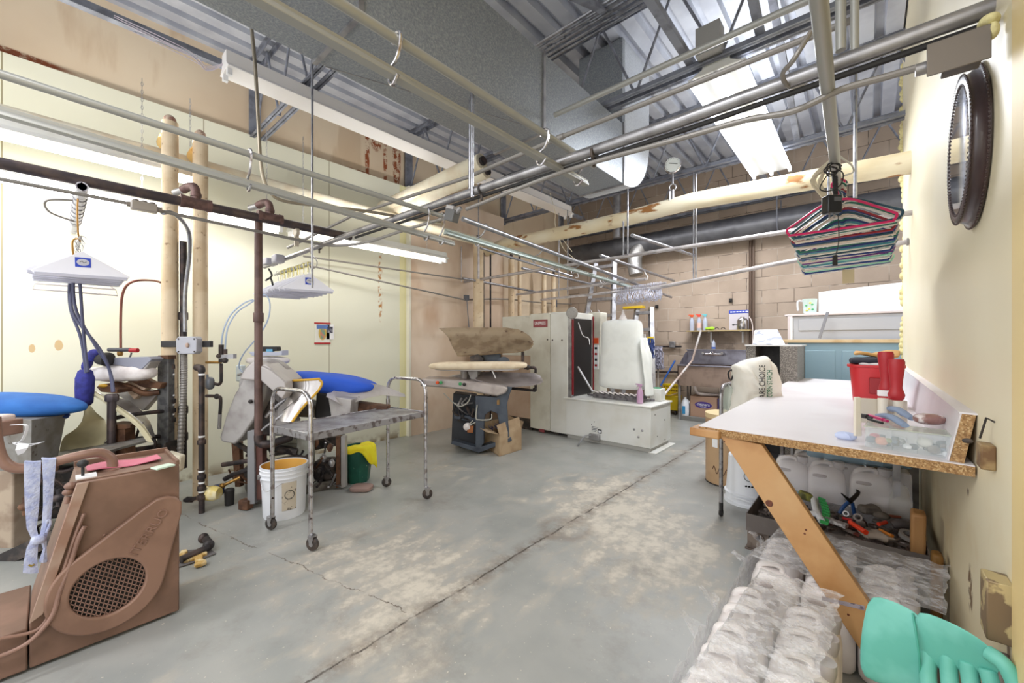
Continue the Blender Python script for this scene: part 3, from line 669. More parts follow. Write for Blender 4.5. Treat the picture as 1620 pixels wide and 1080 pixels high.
# pipes low on the block wall
for py,lb in((548,'upper'),(588,'lower')):
    a=at(1035,py,Y=7.1); c=at(1078,py,Y=7.1); single('wall_pipe',B().cyl(a,c,.016,n=8),ironpipe,lb+' short dark pipe on the block wall left of the sink','pipe')
p=at(1064,545,Y=7.1); single('outlet_box',B().box(p,(.10,.06,.11)),steel,'square metal outlet box on the block wall beside the mops','electrical box',bevel=.01)
for px,py in((1156,475),(1039,485)): 
    p=at(px,py,Y=7.13); single('wall_bracket',B().box(p,(.045,.04,.06)).cyl(p,p+V((0,-.05,0)),.015),black,'small dark metal stub on the block wall '+('above the wall calendar' if px>1100 else 'below the wire hangers'),'bracket')

# ---------------- light fixtures ----------------
tubeg=M('fluorescent_tube_glow',(255,252,246),.3,emit=8); tubec=M('cool_tube_glow',(238,244,255),.3,emit=7)
def strip(label,a,b,w_=.30,lit=True,group=None,mat=whitep,glow=None,tubes=2,dz=0,h=.06,tilt=0):
    a,b=V(a),V(b); d=(b-a).normalized(); s=d.cross(Z_).normalized(); t=thing('strip_light',label,'light fixture',a,group)
    pr=[(-w_*.25,h),(w_*.25,h),(w_*.28,.01),(w_*.5,-.025),(w_*.49,-.03),(-w_*.49,-.03),(-w_*.5,-.025),(-w_*.28,.01)]
    if tilt:
        pr=[(x*math.cos(tilt)-z*math.sin(tilt),x*math.sin(tilt)+z*math.cos(tilt)) for x,z in pr]
    B().prism([a+s*x+Z_*z for x,z in pr],b-a).obj('housing',mat,t,bevel=.003)
    for k in range(tubes):
        off=s*(w_*.26*(k-(tubes-1)/2)*2)+V((0,0,-.048))
        if lit: B().cyl(a+off+d*.04,b+off-d*.04,.019,n=12).obj('tube',glow or tubeg,t)
        B().box(a+off+d*.02,(.03,.03,.05)).obj('lamp_holder',paper,t,smooth=False); B().box(b+off-d*.02,(.03,.03,.05)).obj('lamp_holder',paper,t,smooth=False)
    return t
L0=at(1135,118,Z=3.22); L1=at(1217,275,Z=3.22)
t=strip('wide bright fluorescent fixture glowing below the roof deck right of the duct',V((L0.x,L0.y-.05,3.26)),V((L0.x-.01,L1.y,3.26)),w_=.34,glow=tubec,tubes=3)
B().box((L0.x-.02,L0.y-.12,3.4),(.16,.12,.2)).obj('hanger_bracket',M('perforated_bracket',(170,168,164),.5,.4),t)
S0=at(355,72,Z=3.3); S1=at(933,338,Z=3.3)
mid=.5*(S0.y+S1.y)
wenam=M('white_fixture_enamel',(244,240,238),.4)
strip('unlit white strip fixture at upper left beneath the roof joists, nearer half',V((-3.36,S0.y,3.16)),V((-3.36,mid-.01,3.16)),w_=.2,lit=False,h=.1,tubes=2,mat=wenam)
strip('unlit white strip fixture beside the duct end, farther half with bare lamp holders',V((-3.36,mid+.01,3.16)),V((-3.36,S1.y-.6,3.16)),w_=.2,lit=False,h=.1,tubes=2,mat=wenam)
# suspended fixtures along left wall
f0=at(0,263,X=-4.15); 
strip('bright hanging wall-side fixture behind the dark steam pipe',V((-4.15,-1.1,2.34)),V((-4.15,1.42,2.34)),w_=.2)
strip('upper hanging fixture glowing behind the flared channel rail at far left',V((-4.2,-1.6,2.64)),V((-4.2,.85,2.62)),w_=.16)
strip('white hanging fixture beyond the strut in front of the cream wall',V((-4.15,1.5,2.34)),V((-4.15,at(703,408,X=-4.15).y,2.34)),w_=.2,lit=True,glow=M('dim_tube_glow',(255,250,240),.3,emit=3))
for k,(y,z) in enumerate(((.45,2.40),(1.3,2.40),(1.62,2.40),(3.1,2.40),(-.3,2.70),(.75,2.70))):
    b=B()
    for i in range(int((3.28-z)/.03)):
        c=V((-4.15 if k<4 else -4.2,y,z+i*.03)); b.tube([c+(V((0,.006,0)) if i%2 else V((.006,0,0)))*math.cos(a_*PI/3)+Z_*.018*math.sin(a_*PI/3) for a_ in range(6)],.0016,4,closed=True)
    single('suspension_chain',b,steel,'thin chain suspending a wall-side light fixture from above','chain','fixture suspension chains')
# loose cobweb-draped wire bundle near the upper left strip
b=B()
for k in range(5):
    b.tube(cr([V((-3.55+.02*k,.25,3.25)),V((-3.5+.03*k,.6,3.2+rnd.uniform(-.03,.03))),V((-3.45+rnd.uniform(-.05,.05),.72,3.2+rnd.uniform(-.05,.05))),V((-3.36,S0.y+.02,3.2))],6),.0028,5)
single('loose_wiring',b,M('dusty_wire',(196,186,196),.7),'dusty loose wires trailing to the end of upper left strip fixture','wires')
# dangling wires near mid ceiling
b=B(); b.tube(cr([at(870,305,X=-3.3),at(878,335,X=-3.3),at(880,362,X=-3.3),at(905,398,X=-3.2)],6),.004,5); b.tube(cr([at(885,378,X=-3.3),at(893,395,X=-3.3),at(910,410,X=-3.2)],6),.004,5)
single('dangling_wire',b,insulw,'pale cut wires dangling near the duct end','wires')
# ---------------- left machines ----------------
FW=V((-SA,CA,0)); RT=V((CA,SA,0))
def slab(b,poly,D,depth):
    return b.prism([at(x,y,D=D) for x,y in poly],FW*depth)
def pt(px,py,D): return at(px,py,D=D)
def pxtube(b,pts,r,n=10,sm=6): return b.tube(cr([at(x,y,D=d) for x,y,d in pts],sm),r,n)
VB=basis(RT,FW,Z_)      # local x right, y away, z up
silver=M('polished_press_metal',(196,192,190),.25,.7,c2=(170,164,160),ns=6)
rustm=M('rust_brown_metal',(120,86,64),.65,.3,c2=(84,58,44),ns=12,bump=.2)
terry=M('terry_cloth_blue',(184,190,214),.9,0,c2=(160,168,204),ns=40,bump=.5,bs=120)
ochre=M('ochre_tape',(206,160,50),.7,0)

# brown presser control cabinet
FX=-2.38
def C(px,py,X=FX): return at(px,py,X=X)
poly=[C(121,760),C(283,735),C(285,969),C(47,1062),C(44,985)]
t=thing('press_pedestal','brown painted metal pedestal with round mesh grille at lower left','machine cabinet',V((-2.5,.2,0)))
for q in poly:
    pass
zt=.683; y0=C(121,760).y; y1=C(284,735).y; ym=C(46,1000).y; zm=C(44,985).z
P5=[V((FX,y0,zt)),V((FX,y1,zt)),V((FX,y1,.012)),V((FX,ym,.012)),V((FX,ym,zm))]
B().prism(P5,(-.30,0,0)).obj('cabinet_body',brown,t,bevel=.006)
B().bb(FX-.42,FX,-1.0,ym-.004,.012,zm-.02).obj('base_panel',brown,t,bevel=.005)
B().bb(FX-.30,FX-.012,y0,y1,zt,zt+.006).bb(FX-.31,FX-.295,y0,y1,zt,zt+.028).bb(FX-.3,FX,y1-.012,y1,zt,zt+.022).obj('top_lip',brown,t,bevel=.002)
e0=V((FX,y0,zt)); e1=V((FX,ym,zm)); dd=(e1-e0)
B().prism([e0+V((.004,.0,0)),e0+V((.004,.035,0)),e1+V((.004,.035,.02)),e1+V((.004,0,0))],(.012,0,0)).obj('edge_strip',M('scuffed_brown_strip',(164,138,122),.5,.1,c2=(146,112,94),ns=7),t,bevel=.002)
cg=C(172,925); big=.150; sm_=C(258,806); rs=.066
def hull(c0,r0,c1,r1,n=48):
    d=V((c1.y-c0.y,c1.z-c0.z)); L_=d.length; ph=math.atan2(d.y,d.x); al=math.acos((r0-r1)/L_); out=[]
    h=n//2
    for i in range(h): 
        a=ph+al+(2*PI-2*al)*i/(h-1); out.append((c0.y+r0*math.cos(a),c0.z+r0*math.sin(a)))
    for i in range(h):
        a=ph-al+2*al*i/(h-1); out.append((c1.y+r1*math.cos(a),c1.z+r1*math.sin(a)))
    return out
hh_=hull(cg,big+.028,sm_,rs,96); ri=.112
H_=[]; inner=[]
for k in range(72):
    a_=2*PI*k/72; dy,dz=math.cos(a_),math.sin(a_); best=big
    for i in range(len(hh_)):
        p0_,p1_=hh_[i],hh_[(i+1)%len(hh_)]; ax_,az_=p0_[0]-cg.y,p0_[1]-cg.z; ex_,ez_=p1_[0]-p0_[0],p1_[1]-p0_[1]
        den=dy*ez_-dz*ex_
        if abs(den)<1e-12: continue
        tt_=(ax_*ez_-az_*ex_)/den; uu_=(ax_*dz-az_*dy)/den
        if tt_>0 and -1e-6<=uu_<=1+1e-6: best=max(best,tt_)
    H_.append((cg.y+dy*best,cg.z+dz*best)); inner.append((cg.y+dy*ri,cg.z+dz*ri))
B().ring([V((FX+.002,y,z)) for y,z in H_],[V((FX+.002,y,z)) for y,z in inner],(.026,0,0)).obj('belt_guard',M('belt_guard_brown',(140,108,91),.45,.1,c2=(126,96,80),ns=5),t,bevel=.008,seg=3)
B().cyl((FX+.001,cg.y,cg.z),(FX+.004,cg.y,cg.z),ri+.004,n=40).obj('dark_opening',black,t)
b=B(); k=-14
s_=.026
def clip(p,d):
    # clip line p + t d to circle radius ri in (y,z)
    bq=p[0]*d[0]+p[1]*d[1]; cq=p[0]**2+p[1]**2-ri*ri; disc=bq*bq-cq
    if disc<=0: return None
    q=math.sqrt(disc); return (-bq-q,-bq+q)
for sgn in(1,-1):
    d=(math.sin(R(32)*sgn-R(18)),math.cos(R(32)*sgn-R(18))); nn=(d[1],-d[0])
    for k in range(-11,12):
        p=(nn[0]*k*s_*.55,nn[1]*k*s_*.55); r_=clip(p,d)
        if r_: b.box(V((FX+.016,cg.y+p[0]+d[0]*(r_[0]+r_[1])/2,cg.z+p[1]+d[1]*(r_[0]+r_[1])/2)),(.003,.0032,r_[1]-r_[0]),Matrix.Rotation(-math.atan2(d[0],d[1]),3,'X'))
b.obj('mesh_grille',brown2,t,smooth=False)
# embossed lettering running up the guard
ang=math.atan2(sm_.z-cg.z,sm_.y-cg.y); Rl=basis(V((0,math.cos(ang),math.sin(ang))),V((0,-math.sin(ang),math.cos(ang))),X_)
pl=cg.lerp(sm_,.72); text('embossed_lettering','ITERRUO',brown2,t,V((FX+.029,pl.y,pl.z)),.048,Rl,ext=.003)
# flexible armoured conduit on the face
q=[C(134,832,FX+.02),C(125,850,FX+.02),C(112,890,FX+.02),C(95,935,FX+.025),C(82,975,FX+.03),C(50,1012,FX+.03),C(10,1034,FX+.03),C(-30,1045,FX+.03)]
pp=cr(q,10); b=B().tube(pp,[.0085 if i%2 else .0072 for i in range(len(pp))],10); b.obj('armoured_conduit',brown2,t)
b=B().tube(cr([C(133,812,FX+.014),C(120,845,FX+.014),C(100,905,FX+.014),C(85,955,FX+.014),C(60,995,FX+.014),C(0,1010,FX+.014)],8),.006,8); b.obj('edge_tube',brown2,t)
B().blob(C(112,768,FX-.02),(.018,.02,.016)).blob(C(108,778,FX-.02),(.014,.018,.014)).cyl(C(108,785,FX-.02),C(106,796,FX-.02),.009).obj('pipe_union',brown2,t)
kb=C(131,738,FX-.06); kz=zt
B().blob((kb.x,kb.y,kz+.062),(.018,.018,.016)).cyl((kb.x,kb.y,kz),(kb.x,kb.y,kz+.05),.005).obj('lever_knob',black,t)
B().bb(kb.x-.03,kb.x+.035,kb.y-.02,kb.y+.04,kz+.001,kz+.012).obj('lever_plate',paper,t)
for (px,py,r_) in((165,846,.004),(232,938,.006),(144,1002,.008),(205,908,.004)):
    B().blob(C(px,py,FX+.003),(.003,r_,r_)).obj('rivet',brown2,t)
# tube handle rising from the cabinet top
hx=-2.50
b=B(); pts=[(hx,C(178,742,hx).y,zt+.005),C(177,728,hx),C(168,719,hx),C(150,716,hx),C(110,724,hx),C(60,738,hx),C(25,740,hx),C(4,728,hx),C(-6,700,hx),C(-10,660,hx)]
b.tube(cr(pts,6),.019,14).lathe([(.034,0),(.034,.004),(.024,.008)],V(pts[0]),Z_,16); b.obj('tube_handle',brown2,t)
# things lying on the cabinet top
yy=lambda px,py:at(px,py,Z=zt+.01)
single('pink_rubber_sheet',B().sheet([[V((-2.60+.12*j,C(140,735).y+.048*i+ .0,zt+.014+.006*math.sin(i*1.3+j))) for j in range(2)] for i in range(6)],.003),pink,'flat pink rubber sheet lying on the brown pedestal top','sheet')
p=at(258,738,Z=zt+.012); single('green_sticker_pad',B().box((p.x,p.y,zt+.0125),(.05,.07,.008),R(20)),M('pale_green_paper',(196,214,196),.5),'small pale green paper pad on the brown pedestal corner','paper',bevel=.002)
# terry straps knotted over the handle
t=thing('terry_strap','pale blue terry cloth strap draped and knotted over the brown handle','cloth',C(62,730,hx))
xs=hx+.024
def strap(rows,name,th=.006):
    B().sheet([[C(xa,y,xs+dx),C((xa+xb)/2,y+1,xs+dx+.004),C(xb,y,xs+dx)] for y,xa,xb,dx in rows],th).obj(name,terry,t)
strap([(728,39,65,-.024),(730,38,65,.0),(760,38,64,.004),(800,39,62,.006),(835,42,58,.0),(852,50,62,.002),(866,42,60,.004),(885,38,59,.006),(906,36,61,.006)],'strap_tail')
strap([(723,66,89,-.024),(726,66,89,.0),(760,68,86,.002),(800,68,83,.004),(830,66,80,.0),(850,62,74,.008),(868,68,74,.004),(889,61,75,.0)],'strap_tail')
B().blob(C(61,853,xs+.006),(.02,.022,.018),e=.8).tube(cr([C(70,845,xs),C(75,824,xs+.01),C(80,826,xs+.01),C(74,842,xs+.01)],5),.005,8).obj('knot',terry,t)
B().tube(cr([C(45,893,xs+.01),C(50,895,xs+.012),C(54,892,xs+.01)],4),.003,6).obj('stitched_mark',M('olive_thread',(140,120,50),.7),t)

# ---- far-left shirt press ----
t=thing('body_press','steam press with blue padded buck and curved metal shields at far left','press machine',V((-3.6,.1,0)))
b=B().blob(pt(30,640,2.5),(.40,.17,.066),rot=VB@rot3(y=3),e=.75,n=28,m=14,fn=lambda q:V((q.x,q.y*(1-.45*max(0,q.x/.4)**2),q.z*(1-.35*max(0,q.x/.4)**2)))); b.obj('padded_buck',bluecloth,t,ang=80)
b=B().blob(pt(10,655,2.5)+V((0,0,-.02)),(.33,.13,.035),rot=VB,e=.6,n=24); b.obj('buck_underlay',M('dark_blue_cloth',(10,48,110),.8),t)
# tapered metal box
b=B(); T_=[pt(-30,660,2.3),pt(50,664,2.28),pt(105,655,2.55),pt(30,652,2.75)]; Bt=[pt(-20,735,2.33),pt(49,732,2.3),pt(92,722,2.5),pt(30,722,2.65)]
b.add(Bt+T_,[(0,3,2,1),(4,5,6,7),(0,1,5,4),(1,2,6,5),(2,3,7,6),(3,0,4,7)]); b.obj('tapered_box',greyd,t,smooth=False,bevel=.003)
b=B(); b.cyl(pt(60,662,2.5),pt(60,645,2.5),.02).cyl(pt(82,655,2.5),pt(84,643,2.5),.018).cyl(pt(25,658,2.4),pt(25,640,2.4),.03); b.obj('buck_support',rustm,t)
slab(B(),[(-30,742),(150,712),(160,716),(150,722),(-30,760)],2.45,.35).obj('work_ledge',greyd,t,bevel=.004)
# curved cream shield
rows=[]
for k,(xi,yi,xo,yo) in enumerate(((135,643,137,642),(134,655,152,652),(130,667,166,664),(122,677,170,676),(112,684,170,690),(103,689,162,704),(98,696,148,714),(95,708,125,720),(93,722,100,723))):
    a_=pt(xi,yi,2.62+.02*k); c_=pt(xo,yo,2.80-.008*k); rows.append([a_,a_.lerp(c_,.5)+FW*.03,c_])
B().sheet(rows,.005).obj('curved_shield',M('cream_shield',(226,216,176),.4,.1,c2=(206,196,160),ns=3),t,ang=60)
# sleeve board with white cover
b=B().blob(pt(193,590,2.9),(.235,.08,.058),rot=VB@rot3(y=-1),e=.7,n=26,m=12,fn=lambda q:V((q.x,q.y,q.z*(1+.06*math.sin(q.x*60))))); b.obj('sleeve_board',padw,t,ang=80)
pxtube(B(),[(182,606,2.92),(205,612,2.92),(228,622,2.95),(252,620,3.0)],[.02]*19,10).obj('board_arm',rustm,t)
slab(B(),[(200,603),(222,612),(252,615),(256,606),(240,604),(228,598)],2.95,.05).obj('arm_bracket',rustm,t,bevel=.004)
# curved metal head shields
def arcsheet(pin,pout,D0,D1,name,mat,th=.006,bow=.04):
    rows=[]
    m=len(pin)
    for k in range(m):
        a_=pt(*pin[k],D0); c_=pt(*pout[k],D1); rows.append([a_,a_.lerp(c_,.33)-FW*bow*.7,a_.lerp(c_,.66)-FW*bow,c_])
    B().sheet(rows,th).obj(name,mat,t,ang=70)
arcsheet([(150,616),(165,626),(182,640),(205,652),(225,668),(240,690)],[(157,622),(180,626),(205,634),(225,650),(238,668),(246,690)],2.78,2.95,'press_mould',silver)
arcsheet([(152,622),(170,634),(190,648),(212,664),(228,680),(242,700)],[(150,618),(168,628),(186,641),(208,655),(227,671),(241,692)],2.74,2.78,'mould_rim',M('cream_felt',(216,208,176),.8))
slab(B(),[(190,606),(208,603),(230,614),(212,632)],2.95,.06).obj('head_plate',tanside,t,bevel=.003)
slab(B(),[(184,624),(204,606),(250,622),(226,650),(206,638)],2.99,.05).obj('head_casting',greym,t,bevel=.005)
slab(B(),[(152,612),(163,607),(186,616),(184,622),(160,620)],2.8,.12).obj('clutter_tray',rustm,t,bevel=.003)
B().blob(pt(163,610,2.8),(.03,.02,.012),rot=VB).obj('yellow_felt',ochre,t)
# frame posts and pipes
b=B().cyl(pt(176,735,2.72),pt(177,628,2.72),.024,n=14).lathe([(.033,-.02),(.036,-.01),(.036,.02),(.03,.03)],pt(177,630,2.72),Z_,8); b.obj('post',darkpipe,t)
b=B(); slab(b,[(248,730),(249,563),(266,563),(266,730)],3.0,.06); b.obj('main_column',M('mill_steel_column',(112,112,112),.5,.5,c2=(86,86,88),ns=24),t,bevel=.004)
b=B(); slab(b,[(249,566),(250,562),(266,562),(266,568)],2.99,.07); b.obj('column_cap',rustm,t)
slab(B(),[(180,725),(183,675),(197,675),(198,725)],2.75,.08).obj('cast_block',rustm,t,bevel=.004)
slab(B(),[(172,674),(172,670),(206,672),(206,677),(195,679),(180,679)],2.74,.1).obj('cast_flange',rustm,t,bevel=.003)
for (q,r_) in ((((182,661,2.74),(215,655,2.85),(270,649,3.05)),.014),(((186,700,2.8),(225,693,2.9),(252,690,3.0)),.016),(((196,714,2.8),(225,710,2.9),(252,706,3.0)),.02),(((215,693,2.9),(222,670,2.92)),.008),(((232,695,2.95),(240,692,2.95),(246,700,2.95),(244,712,2.95)),.010)):
    pxtube(B(),list(q),r_,10).obj('steam_tube',ironpipe,t)
slab(B(),[(238,733),(262,700),(262,733)],2.9,.1).obj('dark_wedge',darkm,t)
slab(B(),[(165,733),(165,700),(170,696),(172,733)],2.9,.1).obj('dark_wedge',darkm,t)
# mass of pipework below
b=B(); slab(b,[(-20,880),(-20,742),(20,742),(20,880)],2.45,.12); b.obj('cream_leg',M('worn_cream_leg',(178,160,140),.6,c2=(150,130,112),ns=8),t,bevel=.01)
b=B(); slab(b,[(-20,905),(-20,885),(118,822),(118,850)],2.3,.5); b.obj('base_rail',darkm,t,smooth=False)
b=B(); slab(b,[(30,830),(30,748),(140,735),(160,760),(160,810)],2.65,.25); b.obj('engine_casting',darkm,t,bevel=.02)
rn=random.Random(3)
for k in range(18):
    x0,y0_=rn.uniform(18,150),rn.uniform(735,850); x1,y1_=x0+rn.uniform(-70,80),y0_+rn.uniform(-45,45); d=rn.uniform(2.3,2.6)
    y1_=max(740,y1_)
    pxtube(B(),[(x0,y0_,d),((x0+x1)/2+rn.uniform(-12,12),(y0_+y1_)/2+rn.uniform(-14,14),d+.05),(x1,y1_,d+.08)],rn.uniform(.006,.014),8).obj('steam_hose' if k%3 else 'valve_pipe',[ironpipe,darkm,rustm,darkpipe][k%4],t)
for k in range(5):
    p=pt(rn.uniform(24,110),rn.uniform(770,840),2.35); B().blob(p,(.03,.03,.025)).cyl(p+V((0,0,-.05)),p+V((0,0,.05)),.012).obj('valve_body',[rustm,ironpipe][k%2],t)
# small brown motor head with white tie at the frame edge
t=thing('spray_bracket','small brown bracket head with white plastic tie at the left frame edge','bracket',pt(0,690,2.0))
B().box(pt(-4,676,2.0),(.14,.1,.075),VB).obj('body',brown2,t,bevel=.006)
B().box(pt(-6,663,2.0),(.11,.08,.045),VB).obj('cap',M('pale_pink_cap',(214,196,190),.4),t,bevel=.012)
B().tube(cr([pt(18,672,1.98),pt(42,673,1.98),pt(36,695,1.98),pt(25,702,1.98),pt(50,702,1.98),pt(68,699,1.98),pt(40,706,1.98),pt(22,700,1.98)],5),.005,6,squash=(.3,1.6)).sheet([[pt(28,700,1.97),pt(46,702,1.97)],[pt(24,712,1.96),pt(44,708,1.97)],[pt(28,720,1.97),pt(38,716,1.98)]],.002).obj('plastic_tie',M('frosted_white_plastic',(236,236,240),.3,alpha=.8),t)
# hand iron on sleeve board
def iron(label,px,py,D,s,red_left,name='steam_iron'):
    t=thing(name,label,'iron',pt(px,py,D))
    slab(B(),[(px-38*s,py+14*s),(px+30*s,py+14*s),(px+38*s,py+2*s),(px+30*s,py-2*s),(px-30*s,py-2*s)],D-.03,.09).obj('sole_casing',greym,t,bevel=.006)
    slab(B(),[(px-30*s,py+4*s),(px-30*s,py-4*s),(px+34*s,py-6*s),(px+40*s,py-2*s),(px+24*s,py+14*s),(px+20*s,py+14*s)],D-.035,.1).obj('heat_shield',M('blue_grey_shield',(140,142,156),.4),t,bevel=.003)
    sx=-1 if red_left else 1
    B().tube([pt(px-28*s*sx,py-17*s,D),pt(px+6*s*sx,py-17*s,D)],.014,12).tube(cr([pt(px-24*s*sx,py-2*s,D),pt(px+2*s*sx,py-3*s,D),pt(px+8*s*sx,py-12*s,D)],5),.005,8).obj('handle',M('charcoal_handle',(72,72,80),.5) if 'charcoal_handle' not in MATS else MATS['charcoal_handle'],t)
    B().tube([pt(px+6*s*sx,py-16*s,D),pt(px+18*s*sx,py-16*s,D)],.015,12).obj('red_grip_end',redp,t)
    return t
iron('grey steam iron with red tipped handle on white sleeve board at left',200,570,2.88,1.0,False)
t=thing('cloth_wrapped_hose_end','black and navy padded knob beside the left steam iron','hose cover',pt(160,566,2.82))
B().blob(pt(166,568,2.82),(.05,.05,.045),rot=VB,e=.8,fn=lambda q:q*(1+.1*math.sin(q.x*90))).obj('black_wrap',black,t)
B().blob(pt(148,562,2.8),(.04,.03,.045),rot=VB@rot3(y=30)).blob(pt(138,576,2.8),(.025,.03,.05),rot=VB@rot3(y=25)).obj('navy_wrap',navy,t)
t=thing('quilted_hose_sleeve','hanging navy quilted sleeve padding the slate hoses at left','hose cover',pt(134,612,2.7))
B().blob(pt(134,614,2.7),(.046,.035,.125),rot=VB@rot3(y=2),e=.55,n=20,fn=lambda q:q*(1+.03*math.sin(q.z*120))).obj('sleeve',navy,t)
# slate hoses looped from the hanger bundle
for k,(q,lb) in enumerate(((((118,425,2.62),(110,450,2.62),(112,490,2.64),(128,535,2.66),(136,590,2.68)),'leftmost loop'),(((121,424,2.6),(116,450,2.6),(122,495,2.62),(150,545,2.68),(172,582,2.75),(178,620,2.75)),'loop running to the front post'),(((124,426,2.6),(127,455,2.6),(130,500,2.62),(134,545,2.66),(139,588,2.68)),'straighter loop'),(((116,428,2.63),(112,460,2.63),(118,500,2.63),(158,552,2.70),(175,590,2.75),(180,620,2.74)),'rear loop running to the front post'))):
    single('steam_hose',pxtube(B(),list(q),.0085,10),hose,'slate rubber hose hanging from the left hangers, '+lb,'hose')
b=pxtube(B(),[(191,560,2.9),(191,500,2.9),(194,465,2.9),(205,448,2.9),(228,443,2.95),(256,448,3.2),(262,470,3.2)],.008,8); t=thing('copper_tube','bent copper tube rising behind the left steam iron','pipe',pt(191,560,2.9)); b.obj('tube',M('copper_brown',(136,84,72),.4,.5),t)
B().lathe([(.012,0),(.017,.01),(.017,.05),(.012,.06)],pt(190,563,2.9),Z_,8).obj('brass_nut',brass,t)

# ---- pipes between machines ----
t=thing('vertical_pipe','dark vertical conduit between the two cream insulated risers','pipe',pt(290,735,3.1))
p0=pt(290,740,3.12); top=pt(290,330,3.12); B().cyl(p0,V((p0.x,p0.y,2.02)),.023,n=14).obj('pipe_run',ironpipe,t)
for py in(500,648,690): B().lathe([(.029,-.03),(.031,-.02),(.031,.02),(.029,.03)],V((p0.x,p0.y,pt(290,py,3.12).z)),Z_,12).obj('coupling',ironpipe,t)
t=thing('isolator_switch','grey cast isolator box on a dark slotted bracket between the risers','electrical box',pt(295,546,3.0))
bx=pt(295,546,3.02)
b=B(); slab(b,[(254,539),(332,539),(332,549),(254,549)],3.02,.035); b.obj('slotted_bracket',M('dark_bracket',(60,58,60),.5,.4),t,bevel=.003)
b=B(); slab(b,[(282,532),(308,532),(311,536),(311,556),(307,560),(282,560),(278,556),(278,536)],2.96,.06); b.obj('box_body',M('cast_grey_box',(172,172,180),.4,.3),t,bevel=.006)
B().blob(pt(296,546,2.955),(.012,.01,.018),rot=VB).obj('switch_knob',M('pale_tan_knob',(190,164,150),.5),t)
b=B()
for x,y in((282,536),(307,536),(282,556),(307,556)): b.blob(pt(x,y,2.958),(.006,.005,.006))
b.obj('screw',darkm,t)
pp=[]; 
for i in range(110): pp.append(pt(290-11*i/110,563+ (860-563)*i/110 if 563+297*i/110<740 else 740+ (i-66)*.3,3.0))
t=thing('armoured_flex','ribbed grey flexible conduit hanging down from the isolator','conduit',pt(288,735,3.0))
pl=[pt(291,560,3.0),pt(291,600,3.0),pt(288,660,3.0),pt(284,735,3.0)]; pc=cr(pl,40); B().tube(pc,[.022 if i%3 else .018 for i in range(len(pc))],12).obj('ribbed_sheath',conduit2,t)
# iron pipe with white-taped joints
for (x,y0_,y1_,D,lb,taped) in ((271,580,735,3.05,'dark pipe with white taped joints beside the steel column',(592,625,640,655)),(319,585,850,2.95,'tall dark pipe with elbow standing in front of the right insulated riser',(592,690,745,763,777))):
    t=thing('iron_pipe',lb,'pipe',pt(x,y1_,D)); b=B().cyl(pt(x,y1_,D),pt(x,y0_,D),.019,n=12)
    b.obj('pipe_run',ironpipe,t)
    b=B().tube(cr([pt(x,y0_+3,D),pt(x-1,y0_-3,D),pt(x-8,y0_-4,D+.02)],5),.024,12); b.obj('elbow',ironpipe,t)
    for y in taped: B().lathe([(.021,-.006),(.021,.006)],pt(x,y,D),Z_,12).obj('white_tape_ring',paper,t)
    for y in taped[1:]: B().lathe([(.026,-.016),(.028,-.01),(.028,.01),(.026,.016)],pt(x,y+9,D),Z_,12).obj('coupling',ironpipe,t)
t=thing('floor_drain_pipe','black iron elbow pipe turning down to the floor beside the pedestal','pipe',pt(330,856,2.9))
fl=lambda x,y:at(x,y,Z=.03)
B().tube([pt(319,840,2.95),pt(319,846,2.93),at(325,852,Z=.05),at(333,861,Z=.035),at(325,868,Z=.03),at(286,885,Z=.03)],.020,12).lathe([(.03,-.01),(.03,.01)],pt(319,838,2.95),Z_,12).obj('pipe_run',ironpipe,t)
p=at(330,862,Z=.035); B().blob(p,(.03,.03,.03)).blob(at(322,851,Z=.05),(.028,.028,.03)).obj('elbow',ironpipe,t)
p=at(298,882,Z=0); single('cardboard_scrap',B().prism([at(255,893,Z=.002),at(290,872,Z=.002),at(330,868,Z=.002),at(342,876,Z=.002),at(300,893,Z=.002),at(260,905,Z=.002)],(0,0,.006)),M('dark_dirty_tray',(104,100,100),.7),'dirty flattened tray on the floor under the drain pipe','scrap')
b=B()
for k in range(16):
    p=at(rn.uniform(282,322),rn.uniform(872,892),Z=.014); b.blob(p,(rn.uniform(.012,.03),rn.uniform(.012,.03),.012),e=.6,n=7,m=5)
o=single('yellow_debris',b,M('ochre_insulation_crumbs',(198,162,96),.9,c2=(226,206,160),ns=20,bump=.5),'crumbled yellow insulation debris under the drain pipe','debris'); o['kind']='stuff'
# taped and valved run between riser and second press
t=thing('valve_manifold','brass and iron valve manifold with two air lines beside the second press','valve',pt(345,600,3.2))
for q,r_,m in ((((326,573,3.2),(350,573,3.2)),.010,'brass'),(((350,573,3.2),(350,545,3.2)),.018,'i'),(((356,560,3.2),(356,552,3.2)),.016,'i'),(((350,575,3.2),(350,603,3.2)),.012,'i'),(((350,603,3.2),(346,608,3.2),(338,606,3.2)),.012,'i'),(((326,626,3.2),(345,627,3.2),(349,632,3.2),(348,655,3.2)),.012,'i'),(((348,655,3.2),(347,678,3.2)),.013,'s')):
    pxtube(B(),list(q),r_,10).obj('pipe_run',brass if m=='brass' else ironpipe if m=='i' else steel,t)
B().blob(pt(332,606,3.2),(.04,.03,.05),e=.7).cyl(pt(328,592,3.2),pt(328,600,3.2),.008).obj('regulator_body',M('grey_regulator',(120,124,132),.4,.4),t)
slab(B(),[(345,561),(345,567),(369,567),(369,560)],3.18,.04).obj('bracket',steel,t)
B().blob(pt(346,563,3.18),(.018,.018,.018)).blob(pt(356,570,3.18),(.022,.022,.022)).blob(pt(343,627,3.2),(.02,.02,.022)).obj('valve_body',darkm,t)
hz=M('pale_blue_air_line',(176,194,222),.2,0,alpha=.85)
